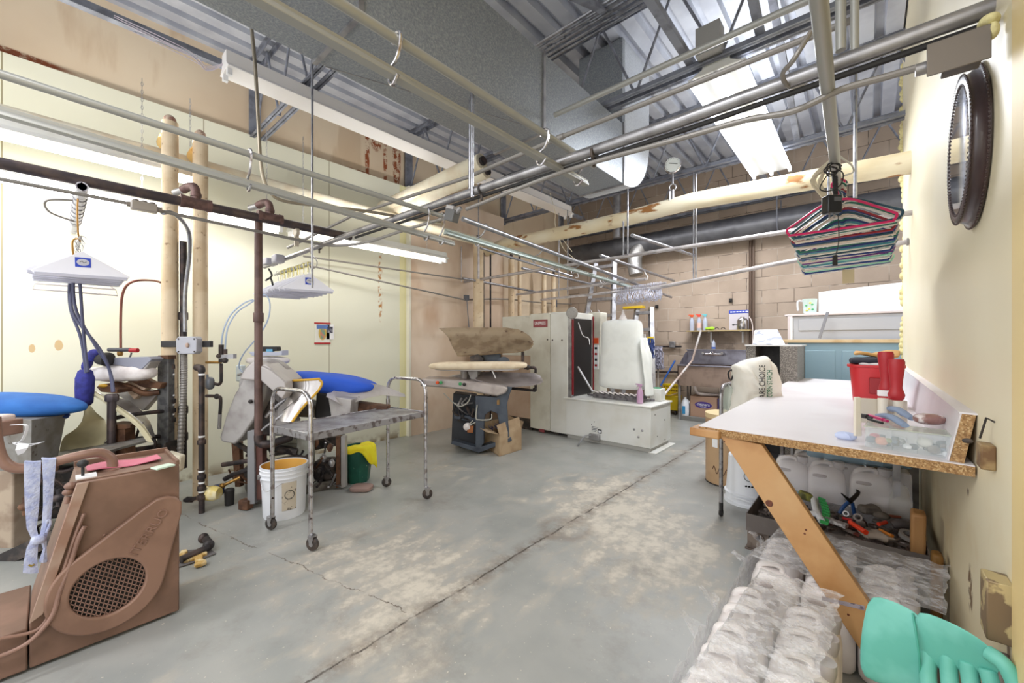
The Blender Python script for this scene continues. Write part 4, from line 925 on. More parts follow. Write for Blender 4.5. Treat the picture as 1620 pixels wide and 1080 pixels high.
for k,q in enumerate((((350,553,3.2),(353,525,3.2),(365,498,3.25),(385,480,3.3),(400,474,3.3)),((356,553,3.2),(360,520,3.2),(374,495,3.25),(392,482,3.3),(404,474,3.3)),((408,470,3.3),(420,466,3.3),(427,480,3.3),(424,505,3.3),(410,530,3.35),(385,560,3.4),(378,580,3.4),(386,590,3.4)))):
    single('air_line',pxtube(B(),list(q),.0055,8),hz,('left','right','far')[k]+' pale blue air line looping up to the middle hangers','hose')
# yellow wrapped valve and blue gear near the floor
t=thing('wrapped_valve','valve wrapped in yellow insulation near the floor between machines','valve',pt(332,770,3.0))
B().lathe([(.03,-.06),(.05,-.04),(.055,.02),(.04,.06)],pt(334,780,3.0),RT,14).obj('yellow_wrap',M('yellow_wrap',(222,200,120),.8,c2=(236,226,190),ns=12,bump=.3),t)
B().cyl(pt(292,791,3.0),pt(320,786,2.98),.014).lathe([(.022,-.02),(.022,.02)],pt(300,790,3.0),RT,8).obj('iron_nipple',ironpipe,t)
B().blob(pt(320,786,2.97),(.035,.035,.03)).obj('joint',rustm,t)
t=thing('air_filter_unit','blue and black air filter regulator beside the wrapped valve','valve',pt(355,780,3.15))
B().blob(pt(345,775,3.1),(.04,.04,.045),e=.7).obj('blue_body',M('deep_blue_cast',(30,50,100),.4),t)
B().lathe([(.02,-.08),(.03,-.07),(.035,.05),(.028,.06)],pt(363,785,3.1),Z_,12).obj('black_bowl',black,t)
B().blob(pt(352,768,3.1),(.022,.022,.02)).cyl(pt(352,768,3.1),pt(380,755,3.15),.012).obj('brass_nipple',brass,t)
b=B(); slab(b,[(244,745),(244,728),(262,715),(284,722),(282,745),(262,760)],2.85,.06); o=b.obj('wrapped_joint',insulw,bevel=.012); tag(o,'lumpy white wrapped pipe joint behind the pedestal corner','pipe')
# ---------------- second press (centre left) ----------------
p=at(411,700,D=3.05); 
t=thing('brown_pole_pipe','tall brown painted pipe dropping from the steam pipe to the second press','pipe',pt(409,690,3.0))
tp=at(409,343,X=-3.3); bt=pt(409,692,3.0)
B().cyl(bt,V((bt.x,bt.y,tp.z)),.027,n=16).obj('pipe_run',brownpipe,t)
for py in(502,): B().lathe([(.032,-.035),(.034,-.03),(.034,.03),(.032,.035)],pt(409,py,3.0),Z_,16).obj('coupling',brownpipe,t)
B().tube(cr([pt(409,688,3.0),pt(411,700,3.0),pt(425,702,3.02),pt(450,695,3.1),pt(458,692,3.15)],5),.03,14).obj('elbow',ironpipe,t)

t=thing('collar_press','steam press with grey curved casing and yellow edged silver head behind cart','press machine',pt(470,770,3.4))
slab(B(),[(388,593),(370,625),(357,658),(347,692),(350,699),(371,703),(384,690),(402,664),(418,630),(424,596)],3.05,.20).obj('curved_casing',greym,t,bevel=.015,seg=3)
slab(B(),[(378,600),(388,583),(400,571),(409,578),(420,575),(440,592),(452,604),(440,606),(425,600),(400,602)],3.0,.26).obj('casing_cap',M('light_grey_casing',(184,178,176),.4,.2),t,bevel=.012,seg=3)
slab(B(),[(412,578),(430,586),(452,604),(453,622),(446,632),(412,602)],2.98,.10).obj('swing_arm',M('arm_grey',(176,170,168),.4,.2) ,t,bevel=.01)
B().lathe([(.0,0),(.20,.0),(.21,.02),(.21,.08),(.0,.09)],pt(430,608,3.25),-FW,36).obj('counter_disc',greym,t)
B().blob(pt(396,635,3.04),(.02,.015,.015)).obj('casing_bolt',darkm,t)
slab(B(),[(412,612),(436,636),(446,655),(440,690),(412,690)],3.14,.25).obj('gear_housing',darkm,t,bevel=.02)
pxtube(B(),[(420,660,3.05),(440,640,3.08),(468,625,3.1)],.012).obj('link_rod',steel,t)
pxtube(B(),[(412,682,3.0),(430,668,3.0),(470,640,3.05)],.010).obj('link_rod',steel,t)
# silver head plate
rows=[]
for (xa,ya,xb,yb,d) in((448,603,506,600,0),(446,612,510,606,.0),(443,622,504,618,.02),(440,634,487,636,.05),(438,648,475,650,.10),(440,664,463,667,.16)):
    a_=pt(xa,ya,3.16-d*.8); c_=pt(xb,yb,3.10-d*.8); rows.append([a_,a_.lerp(c_,.35)-FW*.03,a_.lerp(c_,.7)-FW*.03,c_])
B().sheet(rows,.02).obj('silver_head',silver,t,ang=70)
B().tube(cr([r[-1]-FW*.008 for r in rows],6),.009,8).tube(cr([q+V((0,0,.004)) for q in rows[0]],6),.009,8).obj('yellow_piping',ochre,t)
b=B()
for k in(1,3): b.tube(cr([rows[0][k-0 if k<3 else 2]-FW*.016,rows[2][1]-FW*.018 if k==1 else rows[2][2]-FW*.018,rows[4][0] if k==1 else rows[4][1]],5),.002,5)
b.obj('head_seam',black,t)
slab(B(),[(440,640),(462,668),(455,690),(430,690),(425,660)],3.1,.15).obj('rolled_pad_end',greym,t,bevel=.02)
B().blob(pt(447,597,3.15),(.035,.03,.03),rot=VB,fn=lambda q:q*(1+.15*math.sin(q.x*120+q.z*90))).blob(pt(452,591,3.15),(.022,.02,.025)).obj('white_rag',padw,t)
# blue buck
B().blob(pt(521,606,3.45),(.40,.17,.085),rot=VB@rot3(y=5),e=.62,n=30,m=14,fn=lambda q:V((q.x,q.y,q.z*(1-.5*max(0,q.x/.40)**2)))).obj('padded_buck',bluecloth2,t,ang=80)
slab(B(),[(500,620),(524,624),(524,662),(498,662)],3.3,.2).obj('buck_pedestal',black,t,bevel=.01)
slab(B(),[(462,660),(470,636),(497,645),(500,662)],3.3,.25).obj('round_casting',M('olive_grey_casting',(112,106,96),.5,.3),t,bevel=.03,seg=3)
slab(B(),[(519,626),(556,632),(553,664),(524,660)],3.18,.16).obj('junction_cover',greym,t,bevel=.004)
# light sheet shield on the right
rows=[]
tp_=[(519,623),(528,614),(540,608),(560,605),(585,606),(605,610),(622,616),(640,626)]; bt_=[(516,628),(528,634),(540,641),(552,642),(566,635),(582,629),(605,625),(641,628)]
for k in range(8):
    a_=pt(*tp_[k],3.35+.02*k); c_=pt(*bt_[k],3.05+.06*k); rows.append([a_,a_.lerp(c_,.5)+V((0,0,.015)),c_])
B().sheet(rows,.004).obj('curved_tray',M('bare_sheet_metal',(190,184,182),.4,.35,c2=(174,168,166),ns=5,c3=(110,100,92),ns3=50,lo3=.68,hi3=.72),t,ang=70)
slab(B(),[(555,642),(560,636),(612,643),(612,648),(560,654)],3.35,.1).obj('foot_rail',rustm,t)
# frame
slab(B(),[(391,798),(391,682),(402,680),(403,797)],3.0,.05).obj('square_column',M('grey_column',(136,136,138),.5,.3),t,bevel=.003)
slab(B(),[(402,792),(402,690),(415,690),(415,790)],3.02,.06).obj('rust_column',M('dark_red_column',(96,62,54),.6,.2,c2=(70,48,44),ns=10),t,bevel=.003)
slab(B(),[(469,738),(469,690),(489,690),(489,738)],3.2,.1).obj('cast_column',M('grey_green_column',(138,140,130),.5,.2,c2=(120,118,108),ns=10),t,bevel=.006)
for x in(535,543): slab(B(),[(x-4,772),(x-4,690),(x+3,690),(x+3,770)],3.42,.05).obj('column',rustm if x==535 else greym,t,bevel=.003)
slab(B(),[(366,700),(378,700),(380,770),(372,770)],3.3,.05).obj('column',rustm,t)
ba=at(398,800,Z=0);bb_=at(547,768,Z=0); dv=(bb_-ba); pv=V((-dv.y,dv.x,0)).normalized()
for k in(0,.42):
    o=ba+pv*k; B().prism([o,o+pv*.05,o+pv*.05+V((0,0,.06)),o+V((0,0,.06))],dv).obj('floor_rail',M('floor_rail_grey',(124,120,116),.55,.3,c2=(92,86,82),ns=10) if k==0 else MATS['floor_rail_grey'],t,bevel=.004)
B().prism([ba,ba+dv.normalized()*.06,ba+dv.normalized()*.06+V((0,0,.07)),ba+V((0,0,.07))],pv*.46).obj('floor_rail',MATS['floor_rail_grey'],t,bevel=.004)
B().box(at(389,797,Z=.04),(.08,.06,.07),R(30)).obj('foot_block',rustm,t,bevel=.006)
for k,(q,r_) in enumerate(((((352,735,3.15),(372,732,3.15),(395,728,3.15)),.018),(((355,758,3.15),(375,748,3.15),(420,735,3.15)),.018),(((372,700,3.2),(392,712,3.2),(415,730,3.2)),.02),(((418,705,3.15),(470,715,3.2)),.03),(((418,730,3.1),(470,722,3.2),(480,712,3.2)),.01),(((415,715,3.05),(416,735,3.05),(420,745,3.05)),.009))):
    pxtube(B(),list(q),r_,10).obj('steam_pipe',darkm if k in(2,3) else ironpipe,t)
rn=random.Random(11)
for k in range(26):
    x0,y0_=rn.uniform(492,532),rn.uniform(690,765); x1,y1_=x0+rn.uniform(-28,28),y0_+rn.uniform(-30,30); d=rn.uniform(3.3,3.6)
    x1=min(max(x1,488),540); y1_=min(max(y1_,688),770)
    pxtube(B(),[(x0,y0_,d),((x0+x1)/2+rn.uniform(-8,8),(y0_+y1_)/2+rn.uniform(-10,10),d+.05),(x1,y1_,d)],rn.uniform(.004,.011),7).obj('small_hose' if k%2 else 'tubing',[ironpipe,darkm,steel,rustm][k%4],t)
for k in range(16):
    x0,y0_=rn.uniform(372,462),rn.uniform(705,780); x1,y1_=x0+rn.uniform(-40,40),y0_+rn.uniform(-30,30); d=rn.uniform(3.1,3.45); x1=max(x1,362)
    pxtube(B(),[(x0,y0_,d),((x0+x1)/2+rn.uniform(-8,8),(y0_+y1_)/2+rn.uniform(-10,10),d+.05),(x1,min(y1_,785),d)],rn.uniform(.005,.013),7).obj('small_hose' if k%2 else 'tubing',[ironpipe,darkm,rustm][k%3],t)
slab(B(),[(415,765),(415,735),(445,728),(462,735),(462,770)],3.3,.2).obj('motor_block',darkm,t,bevel=.02)
slab(B(),[(495,760),(495,730),(520,728),(528,740),(528,762)],3.5,.15).obj('motor_block',darkm,t,bevel=.02)
slab(B(),[(425,700),(470,702),(468,712),(440,716)],3.2,.15).obj('olive_arm',M('olive_arm',(86,84,72),.5,.2),t,bevel=.01)
for k,(x,y) in enumerate(((500,700),(512,724),(506,745),(522,708),(525,732))):
    B().blob(pt(x,y,3.35),(.024,.024,.03)).cyl(pt(x,y+6,3.35),pt(x,y-6,3.35),.012).obj('valve_body',[rustm,steel,ironpipe][k%3],t)
slab(B(),[(430,700),(470,692),(540,690),(540,704),(500,712),(430,722)],3.62,.1).obj('frame_casting',darkm,t,bevel=.01)
slab(B(),[(380,760),(380,742),(460,728),(462,748)],3.5,.1).obj('frame_casting',darkm,t,bevel=.01)
slab(B(),[(500,772),(500,742),(530,738),(532,765)],3.6,.1).obj('motor_block',darkm,t,bevel=.02)
# little sleeve board on top of second press
t=thing('sleeve_board','small white padded sleeve board above the second press','ironing board',pt(425,580,3.4))
B().blob(pt(424,570,3.4),(.175,.07,.035),rot=VB@rot3(y=0),e=.7,n=24,m=10).obj('padding',padw,t,ang=80)
B().cyl(pt(429,574,3.4),pt(428,590,3.35),.02).obj('post',rustm,t)
B().tube(cr([pt(376,593,3.4),pt(386,590,3.4),pt(400,584,3.4),pt(412,578,3.4)],5),.01,8).obj('support_arm',steel,t)
t=thing('steam_iron','black and red steam iron on its pale rest above the second press','iron',pt(424,560,3.35))
slab(B(),[(392,556),(399,563),(446,562),(446,554),(441,556),(395,557)],3.33,.10).obj('iron_rest',M('pale_blue_rest',(188,192,210),.4),t,bevel=.003)
slab(B(),[(414,556),(414,548),(438,548),(439,555)],3.33,.06).obj('handle',black,t,bevel=.005)
slab(B(),[(408,555),(408,548),(414,548),(414,555)],3.33,.06).obj('red_grip_end',redp,t,bevel=.004)
slab(B(),[(421,556),(421,552),(431,552),(431,556)],3.325,.03).obj('blue_label',M('light_blue_label',(100,170,210),.4),t)
single('utility_pipe',B().box(pt(381,590,3.5),(.06,.05,.14),VB).cyl(pt(381,600,3.5),V((pt(381,600,3.5).x,pt(381,600,3.5).y,0)),.012),M('grey_white_canister',(196,204,206),.4),'pale canister standing behind the second press casing','canister',bevel=.01)

# ---------------- white bucket ----------------
def bucket(name,label,c,r0,r1,h,mat,inmat,group=None):
    c=V(c); t=thing(name,label,'bucket',c)
    B().lathe([(r0*.97,0),(r0,.01),(r1*.97,h*.78),(r1*1.03,h*.785),(r1*1.03,h*.80),(r1*.99,h*.805),(r1*.99,h*.86),(r1*1.03,h*.865),(r1*1.03,h*.88),(r1,.885*h),(r1,h*.93),(r1*1.03,h*.935),(r1*1.03,h*.95),(r1,h*.955),(r1*1.02,h*.985),(r1*1.02,h),(r1*.97,h),(r1*.96,h*.9)],c,n=36,c1=False).obj('pail_wall',mat,t,ang=30)
    B().lathe([(r1*.965,h*.985),(r0*.94,.02),(0,.02)],c,n=36,c0=False).obj('inside',inmat,t)
    return t
bc=at(450,812,Z=0); t=bucket('plastic_bucket','white plastic pail with yellow inside standing beside the cart leg',bc,.135,.152,.365,pailw,M('ochre_residue',(226,176,84),.7))
dlab=(V((0,0,0))-bc); dlab.z=0; dlab=(Matrix.Rotation(R(12),3,'Z')@dlab).normalized(); sd=dlab.cross(Z_)
lr=lambda z:.1375+(.152*.97-.135)*z/(.365*.78)
b=B(); rows=[[bc+(dlab*math.cos(a_)-sd*math.sin(a_))*lr(z)+Z_*z for a_ in(-.32,-.16,0,.16,.32)] for z in [.07+.0245*k for k in range(9)]]
b.sheet(rows,.001).obj('warning_label',labelp,t)
b=B(); b.tube([bc+dlab*.1515+Z_*.18+(sd*math.cos(k*PI/8)+Z_*math.sin(k*PI/8))*.03 for k in range(16)],.002,5,closed=True); b.obj('warning_mark',inkb,t)
B().tube(cr([bc+sd*.155+Z_*.30,bc+sd*.14+dlab*.10+Z_*.22,bc+sd*.05+dlab*.16+Z_*.27],6),.0025,6).lathe([(.018,0),(.018,.01)],bc-sd*-.158+Z_*.30,sd,12).obj('wire_bail',steel,t)
# green bin with yellow cloth
gc=at(566,760,Z=0); t=thing('waste_bin','dark green plastic bin standing behind the cart','bin',gc)
B().lathe([(.095,0),(.10,.01),(.135,.29),(.142,.295),(.142,.31),(.13,.31),(.10,.04),(0,.04)],gc,n=8,ph=R(22.5)).obj('bin_body',green,t)
B().blob(at(572,771,Z=.02),(.09,.07,.022),rot=VB,e=.5).obj('floor_foot',M('pinkish_base',(150,124,116),.6),t)
top=gc+V((0,0,.312)); b=B(); rows=[]
for i in range(7):
    row=[]
    for j in range(13):
        a_=-1.2+j*PI*1.05/12; rr=(.02,.09,.147,.158,.162,.17,.165)[i]; zz=(.018,.02,.014,-.02,-.05,-.085,-.11)[i]
        if i>2: zz*=(.55+.45*math.sin(j*1.9+.7)); zz-=.03*(i-2)*(1 if 2<j<7 else .0); zz*=1 if j<8 else .4
        d=RT*math.cos(a_)-FW*math.sin(a_); row.append(top+d*rr*(1+.05*math.sin(j*2.2+i))+Z_*zz)
    rows.append(row)
b.sheet(rows,-.004); single('yellow_cloth',b,yelc,'bright yellow cloth draped over the green bin','cloth',sub=1,ang=80)

# ---------------- rolling cart ----------------
cf=[at(491,869,Z=0),at(431,839,Z=0),at(683,791,Z=0),at(617,771,Z=0)]
o0=cf[1]; ex=(cf[0]-cf[1]).normalized(); ey=((cf[3]-cf[1])+(cf[2]-cf[0])).normalized()
ey=(ey-ex*ey.dot(ex)).normalized(); W_=.45; L_=.95
t=thing('utility_cart','worn chrome rolling cart with single flat shelf and hoop handles','cart',o0)
def Q(a,b_,z): return o0+ex*a+ey*b_+V((0,0,z))
for e_ in(0,L_):
    zb=.09; r_=.10; zt_=.945
    pts=[Q(0,e_,zb),Q(0,e_,zt_-r_)]+[Q(r_-r_*math.cos(R(a_)),e_,zt_-r_+r_*math.sin(R(a_))) for a_ in(15,30,45,60,75,90)]+[Q(W_-r_+r_*math.sin(R(a_)),e_,zt_-r_+r_*math.cos(R(a_))) for a_ in(0,15,30,45,60,75,90)]+[Q(W_,e_,zb)]
    B().tube(pts,.0135,14).obj('hoop_frame',chrome,t,ang=60)
    for a_ in(0,W_):
        B().cyl(Q(a_,e_,.60),Q(a_,e_,.76),.0165,n=14).obj('sleeve_joint',chrome,t)
        B().blob(Q(a_,e_+.012,.80),(.008,.008,.008)).blob(Q(a_,e_-.014,.5),(.006,.006,.006)).obj('rivet',darkm,t)
        wc=Q(a_,e_,.042)+ex*.018*(1 if a_ else -1); ax=(-FW+RT*(.35 if e_ else -.25)).normalized()
        g=thing.__call__ if False else None
        c_=B().lathe([(.0,-.013),(.03,-.013),(.039,-.009),(.041,0),(.039,.009),(.03,.013),(0,.013)],wc,ax,24).obj('caster_wheel',castert,t)
        B().lathe([(.014,-.015),(.014,.015)],wc,ax,14).prism([wc+ax*.016+Z_*.046+ax.cross(Z_)*.02,wc+ax*.016+Z_*.046-ax.cross(Z_)*.02,wc+ax*.016-ax.cross(Z_)*.008,wc+ax*.016+ax.cross(Z_)*.008],ax*.003).prism([wc-ax*.019+Z_*.046+ax.cross(Z_)*.02,wc-ax*.019+Z_*.046-ax.cross(Z_)*.02,wc-ax*.019-ax.cross(Z_)*.008,wc-ax*.019+ax.cross(Z_)*.008],ax*.003).box(wc+Z_*.047,(.04,.04,.006)).cyl(wc+Z_*.047,Q(a_,e_,.10),.011).obj('caster_fork',steel,c_)
sz=.685
b=B().prism([Q(.012,.01,sz),Q(W_-.012,.01,sz),Q(W_-.012,L_-.01,sz),Q(.012,L_-.01,sz)],(0,0,.004))
b.obj('shelf_pan',greyt,t)
b=B()
for (a0,b0,a1,b1) in((.0,.004,W_,.004),(.0,L_-.004,W_,L_-.004)): b.prism([Q(a0,b0-.004,sz-.035),Q(a1,b0-.004,sz-.035),Q(a1,b0+.004,sz-.035),Q(a0,b0+.004,sz-.035)],(0,0,.045))
for a0 in(.012,W_-.012): b.prism([Q(a0-.004,0,sz-.035),Q(a0+.004,0,sz-.035),Q(a0+.004,L_,sz-.035),Q(a0-.004,L_,sz-.035)],(0,0,.045))
b.obj('shelf_rim',M('shelf_rim_steel',(176,174,178),.35,.7,c2=(120,112,112),ns=24,lo=.5,hi=.6),t,bevel=.002)
darkred=M('dark_red_bar',(140,34,44),.4)
# ---------------- utility flat press ----------------
slate=M('slate_blue_casting',(78,86,98),.5,.2,c2=(66,72,84),ns=6)
t=thing('flat_press','utility steam press with brown curved head, cream board and slate column','press machine',at(760,715,Z=0))
# curved head plate, underside towards the room
top=[(694,519),(720,518),(760,518),(800,518),(822,521),(838,531),(843,541)]
bot=[(724,562),(735,562),(765,560),(800,557),(822,556),(838,551),(843,543)]
left=[(694,519),(708,530),(716,548),(724,562)]
rows=[]
n=9
def lerp2(poly,f):
    f=f*(len(poly)-1); i=min(int(f),len(poly)-2); g=f-i; return (poly[i][0]+(poly[i+1][0]-poly[i][0])*g,poly[i][1]+(poly[i+1][1]-poly[i][1])*g)
for i in range(n):
    f=i/(n-1); row=[]
    for j in range(15):
        h=j/14; a_=lerp2(top,h); c_=lerp2(bot,h); x=a_[0]+(c_[0]-a_[0])*f; y=a_[1]+(c_[1]-a_[1])*f
        if h<.001: x,y=lerp2(left,f)
        elif h<.3: lx,ly=lerp2(left,f); k=1-h/.3; x=x+(lx-(694+30*f))*k*.8
        row.append(at(x,y,D=4.95-.28*f+ .10*math.sin(f*PI)))
    rows.append(row)
B().sheet(rows,.012).obj('press_head',M('brown_scorched_metal',(150,132,108),.45,.3,c2=(126,106,84),ns=7,c3=(92,70,56),ns3=14,lo3=.66,hi3=.74),t,ang=70)
slab(B(),[(750,560),(792,557),(792,572),(755,572)],4.75,.2).obj('head_hinge',slate,t,bevel=.01)
slab(B(),[(742,564),(756,560),(765,566),(765,572),(744,572)],4.65,.1).obj('hinge_clutter',darkm,t,bevel=.01)
B().lathe([(.0,-.02),(.07,-.02),(.075,0),(.075,.03),(0,.03)],at(797,574,D=4.7),-FW,20).obj('pivot_wheel',slate,t)
B().blob(at(757,578,D=4.62),(.56,.17,.045),rot=VB@rot3(y=-.5),e=.55,n=32,m=12).obj('ironing_board',padc,t,ang=80)
B().blob(at(755,582,D=4.63),(.50,.15,.03),rot=VB,e=.6,n=24,m=8).obj('board_underpad',padw,t,ang=80)
B().cyl(at(734,600,D=4.7),at(734,583,D=4.7),.04).obj('board_post',greym,t)
slab(B(),[(739,586),(756,586),(755,602),(745,600)],4.68,.06).obj('post_bracket',greym,t,bevel=.004)
B().tube(cr([at(778,584,D=4.55),at(783,596,D=4.55),at(784,597,D=4.55),at(779,586,D=4.56)],4),.006,6).obj('white_loop',paper,t)
# lower swept shell
rows=[]
tp_=[(755,588),(790,588),(825,589),(845,590),(855,594),(859,601)]; bt_=[(752,600),(780,607),(812,611),(840,609),(853,606),(858,603)]
for i in range(7):
    f=i/6; rows.append([at(*(lambda a_,c_:(a_[0]+(c_[0]-a_[0])*f,a_[1]+(c_[1]-a_[1])*f))(lerp2(tp_,h/10),lerp2(bt_,h/10)),D=4.85-.35*f+.09*math.sin(f*PI)) for h in range(11)])
B().sheet(rows,.01).obj('press_shell',M('grey_press_shell',(150,142,142),.4,.3,c2=(130,122,122),ns=5),t,ang=70)
slab(B(),[(705,597),(728,592),(740,584),(760,586),(758,602),(730,604)],4.8,.2).obj('table_hump',greym,t,bevel=.02)
# control table
b=B(); 
pf=[(666,599),(700,600),(745,603),(795,610),(804,614),(800,622),(786,627),(770,624),(735,617),(700,613),(664,611)]
slab(b,pf,4.42,.38); b.obj('table_top',M('pinkish_grey_metal',(176,166,162),.4,.25,c2=(156,146,142),ns=6),t,bevel=.02,seg=3)
for x,y,m_,nm in((692,605,orange,'red_button'),(697.5,605,M('green_button',(60,150,90),.4),'green_button'),(728,607,MATS['green_button'],'green_button'),(734.5,608,black,'black_button')):
    B().lathe([(.019,0),(.019,.006),(.015,.014),(0,.016)],at(x,y,D=4.40),-FW,14).obj(nm,m_,t)
# column with arch
slab(B(),[(799,612),(811,611),(806,625),(802,640),(804,668),(806,690),(790,708),(790,670),(786,654),(776,650),(768,656),(766,668),(766,700),(758,712),(752,712),(752,626),(786,628)],4.50,.1).obj('arched_casting',slate,t,bevel=.008)
slab(B(),[(717,622),(752,626),(754,716),(714,702)],4.72,.22).obj('column_case',M('dark_column',(56,58,64),.6,.2),t,bevel=.006)
slab(B(),[(718,654),(752,660),(752,668),(718,662)],4.62,.08).obj('cross_bar',slate,t,bevel=.004)
slab(B(),[(713,702),(716,697),(756,708),(808,692),(810,697),(757,716)],4.5,.12).obj('base_plate',slate,t,bevel=.004)
for q,r_ in((((745,624,4.5),(740,636,4.48),(725,642,4.48),(702,622,4.48)),.006),(((755,640,4.48),(753,660,4.47),(758,664,4.47),(776,663,4.47),(778,655,4.47)),.007),(((748,665,4.5),(742,672,4.45),(752,668,4.45)),.006)):
    pxtube(B(),list(q),r_,8).obj('loose_cord',M('grey_cord_light',(170,168,160),.5) if 'grey_cord_light' not in MATS else MATS['grey_cord_light'],t)
rn=random.Random(5)
for k in range(9):
    x0,y0_=rn.uniform(720,750),rn.uniform(626,650); pxtube(B(),[(x0,y0_,4.65),(x0+rn.uniform(-8,8),y0_+10,4.6),(rn.uniform(720,752),y0_+rn.uniform(5,20),4.65)],rn.uniform(.008,.018),8).obj('valve_tubing',[ironpipe,steel,darkm][k%3],t)
B().blob(at(740,675,D=4.5),(.05,.05,.045)).obj('white_filter',padw,t); slab(B(),[(738,673),(749,674),(748,685),(739,684)],4.46,.05).obj('copper_block',M('copper_block',(150,92,52),.5,.3),t,bevel=.004)
slab(B(),[(786,633),(790,632),(790,640),(786,640)],4.48,.01).obj('rating_plate',M('bronze_plate',(140,110,70),.4,.5),t)
# pipes on the right of press
t=thing('steam_pipe','black pipe loop at the right end of the flat press against the white cabinet','pipe',at(828,570,D=4.8))
pxtube(B(),[(827,556,4.75),(827,572,4.75)],.018).obj('pipe_run',ironpipe,t); pxtube(B(),[(829,582,4.75),(842,581,4.75),(847,583,4.75),(847,590,4.75)],.016).obj('pipe_run',ironpipe,t)
pxtube(B(),[(847,606,4.75),(847,617,4.75),(840,617,4.75),(808,614,4.75)],.016).obj('pipe_run',ironpipe,t)
B().blob(at(835,581,D=4.74),(.03,.03,.03)).blob(at(846,616,D=4.74),(.026,.026,.026)).obj('valve_body',darkm,t)
# cardboard box in front of the press
bb0=[at(757,700,Z=0),at(790,722,Z=0),at(825,711,Z=0)]; 
A_,B_,C_=bb0; D_=A_+(C_-B_); H=.24
t=thing('cardboard_box','open worn cardboard box of clutter standing in front of the flat press','box',A_)
th=.005
for (p,q,nm) in((A_,B_,'box_wall'),(B_,C_,'box_wall'),(C_,D_,'box_wall'),(D_,A_,'box_wall')):
    d=(q-p); nrm=d.cross(Z_).normalized()*-th
    B().prism([p,q,q+Z_*H,p+Z_*H],nrm).obj(nm,cardb,t,smooth=False)
B().prism([A_,B_,C_,D_],(0,0,.006)).obj('box_floor',cardb,t,smooth=False)
dpt=(B_-A_); out=(A_-D_).normalized()
B().prism([A_+Z_*H,B_+Z_*H,B_+Z_*(H-.0)+out*.17+(B_-A_)*-.1+Z_*.04,A_+Z_*(H)+out*.17+Z_*.06],(0,0,.004)).obj('flap',cardb,t,smooth=False)
s2_=(C_-B_)
B().prism([B_+Z_*H,C_+Z_*H,C_+Z_*(H+.14)-V((.02,.02,0)),B_+Z_*(H+.10)-V((.02,.02,0))],out*.0+V((-.004,0,0))).obj('flap',cardb,t,smooth=False)
B().prism([D_+Z_*H,C_+Z_*H,C_+Z_*(H+.06)+V((-.05,.10,0)),D_+Z_*(H+.06)+V((-.05,.10,0))],(0,0,.004)).obj('flap',cardb,t,smooth=False)
ctr=(A_+C_)/2
b=B()
for k in range(40):
    p=ctr+(A_-D_)*rn.uniform(-.35,.35)+(C_-B_)*0+(B_-A_)*rn.uniform(-.38,.38)+Z_*(H-.03+rn.uniform(-.01,.04)); b.box(p,(rn.uniform(.01,.05),rn.uniform(.01,.03),.01),rot3(rn.uniform(0,90),rn.uniform(0,90),rn.uniform(0,180)))
o=b.obj('loose_clips',M('mixed_dark_clips',(96,86,110),.5,c2=(170,160,170),ns=30,c3=(60,46,60),ns3=40,lo3=.5,hi3=.6),smooth=False); tag(o,'jumble of small dark and lilac clips filling the cardboard box by the press','clips',kind='stuff')

# ---------------- white form finisher cabinet ----------------
FY=4.43
def G(px,py,Y=FY): return at(px,py,Y=Y)
xl=G(795,600).x; xm=G(841,600).x; xs_=G(871,600).x; xr=G(899,600).x; zt2=1.635
t=thing('shirt_finisher_cabinet','tall white finishing machine cabinet with red name plate','machine cabinet',V((xs_,FY,0)))
B().bb(xl,xm,FY,FY+.9,.16,zt2-.02).obj('tan_panel',tanside,t,bevel=.01)
B().bb(xl,xm,FY-.004,FY,1.05,zt2-.02).obj('cover_panel',creamp,t,bevel=.002)
B().bb(xm-.02,xs_-.002,FY-.006,FY+.9,.045,zt2).obj('cover_panel',creamp,t,bevel=.008)
B().bb(xs_+.002,xr,FY-.01,FY+.72,.04,zt2+.004).obj('cover_panel',M('cream_enamel_right',(228,228,222),.35,c2=(216,214,206),ns=2),t,bevel=.012)
B().bb(xl+.02,xr-.03,FY+.06,FY+.85,.0,.05).obj('plinth',darkm,t)
b=B().bb(xl+.1,xm-.02,FY+.03,FY+.5,.0,.16); b.obj('dark_underframe',darkm,t)
pl0=G(844,506,FY-.012); pl1=G(866,517,FY-.012)
B().bb(pl0.x,pl1.x,FY-.018,FY-.006,pl1.z,pl0.z).obj('name_plate',M('faded_red_plate',(150,74,78),.5),t,bevel=.002)
text('name_plate_lettering','UNIPRESS',inkw,t,((pl0.x+pl1.x)/2,FY-.0185,(pl0.z+pl1.z)/2),.062,(PI/2,0,0),ext=.001,squeeze=.72)
pq=G(853,678,FY-.012); pr_=G(861,684,FY-.012); B().bb(pq.x,pr_.x,FY-.012,FY-.006,pr_.z,pq.z).obj('rating_plate',MATS['faded_red_plate'],t)
for x,y in((866,537),(874,538),(889,538)): B().blob(G(x,y,FY-.01),(.012,.006,.012)).obj('panel_bolt',darkm,t)
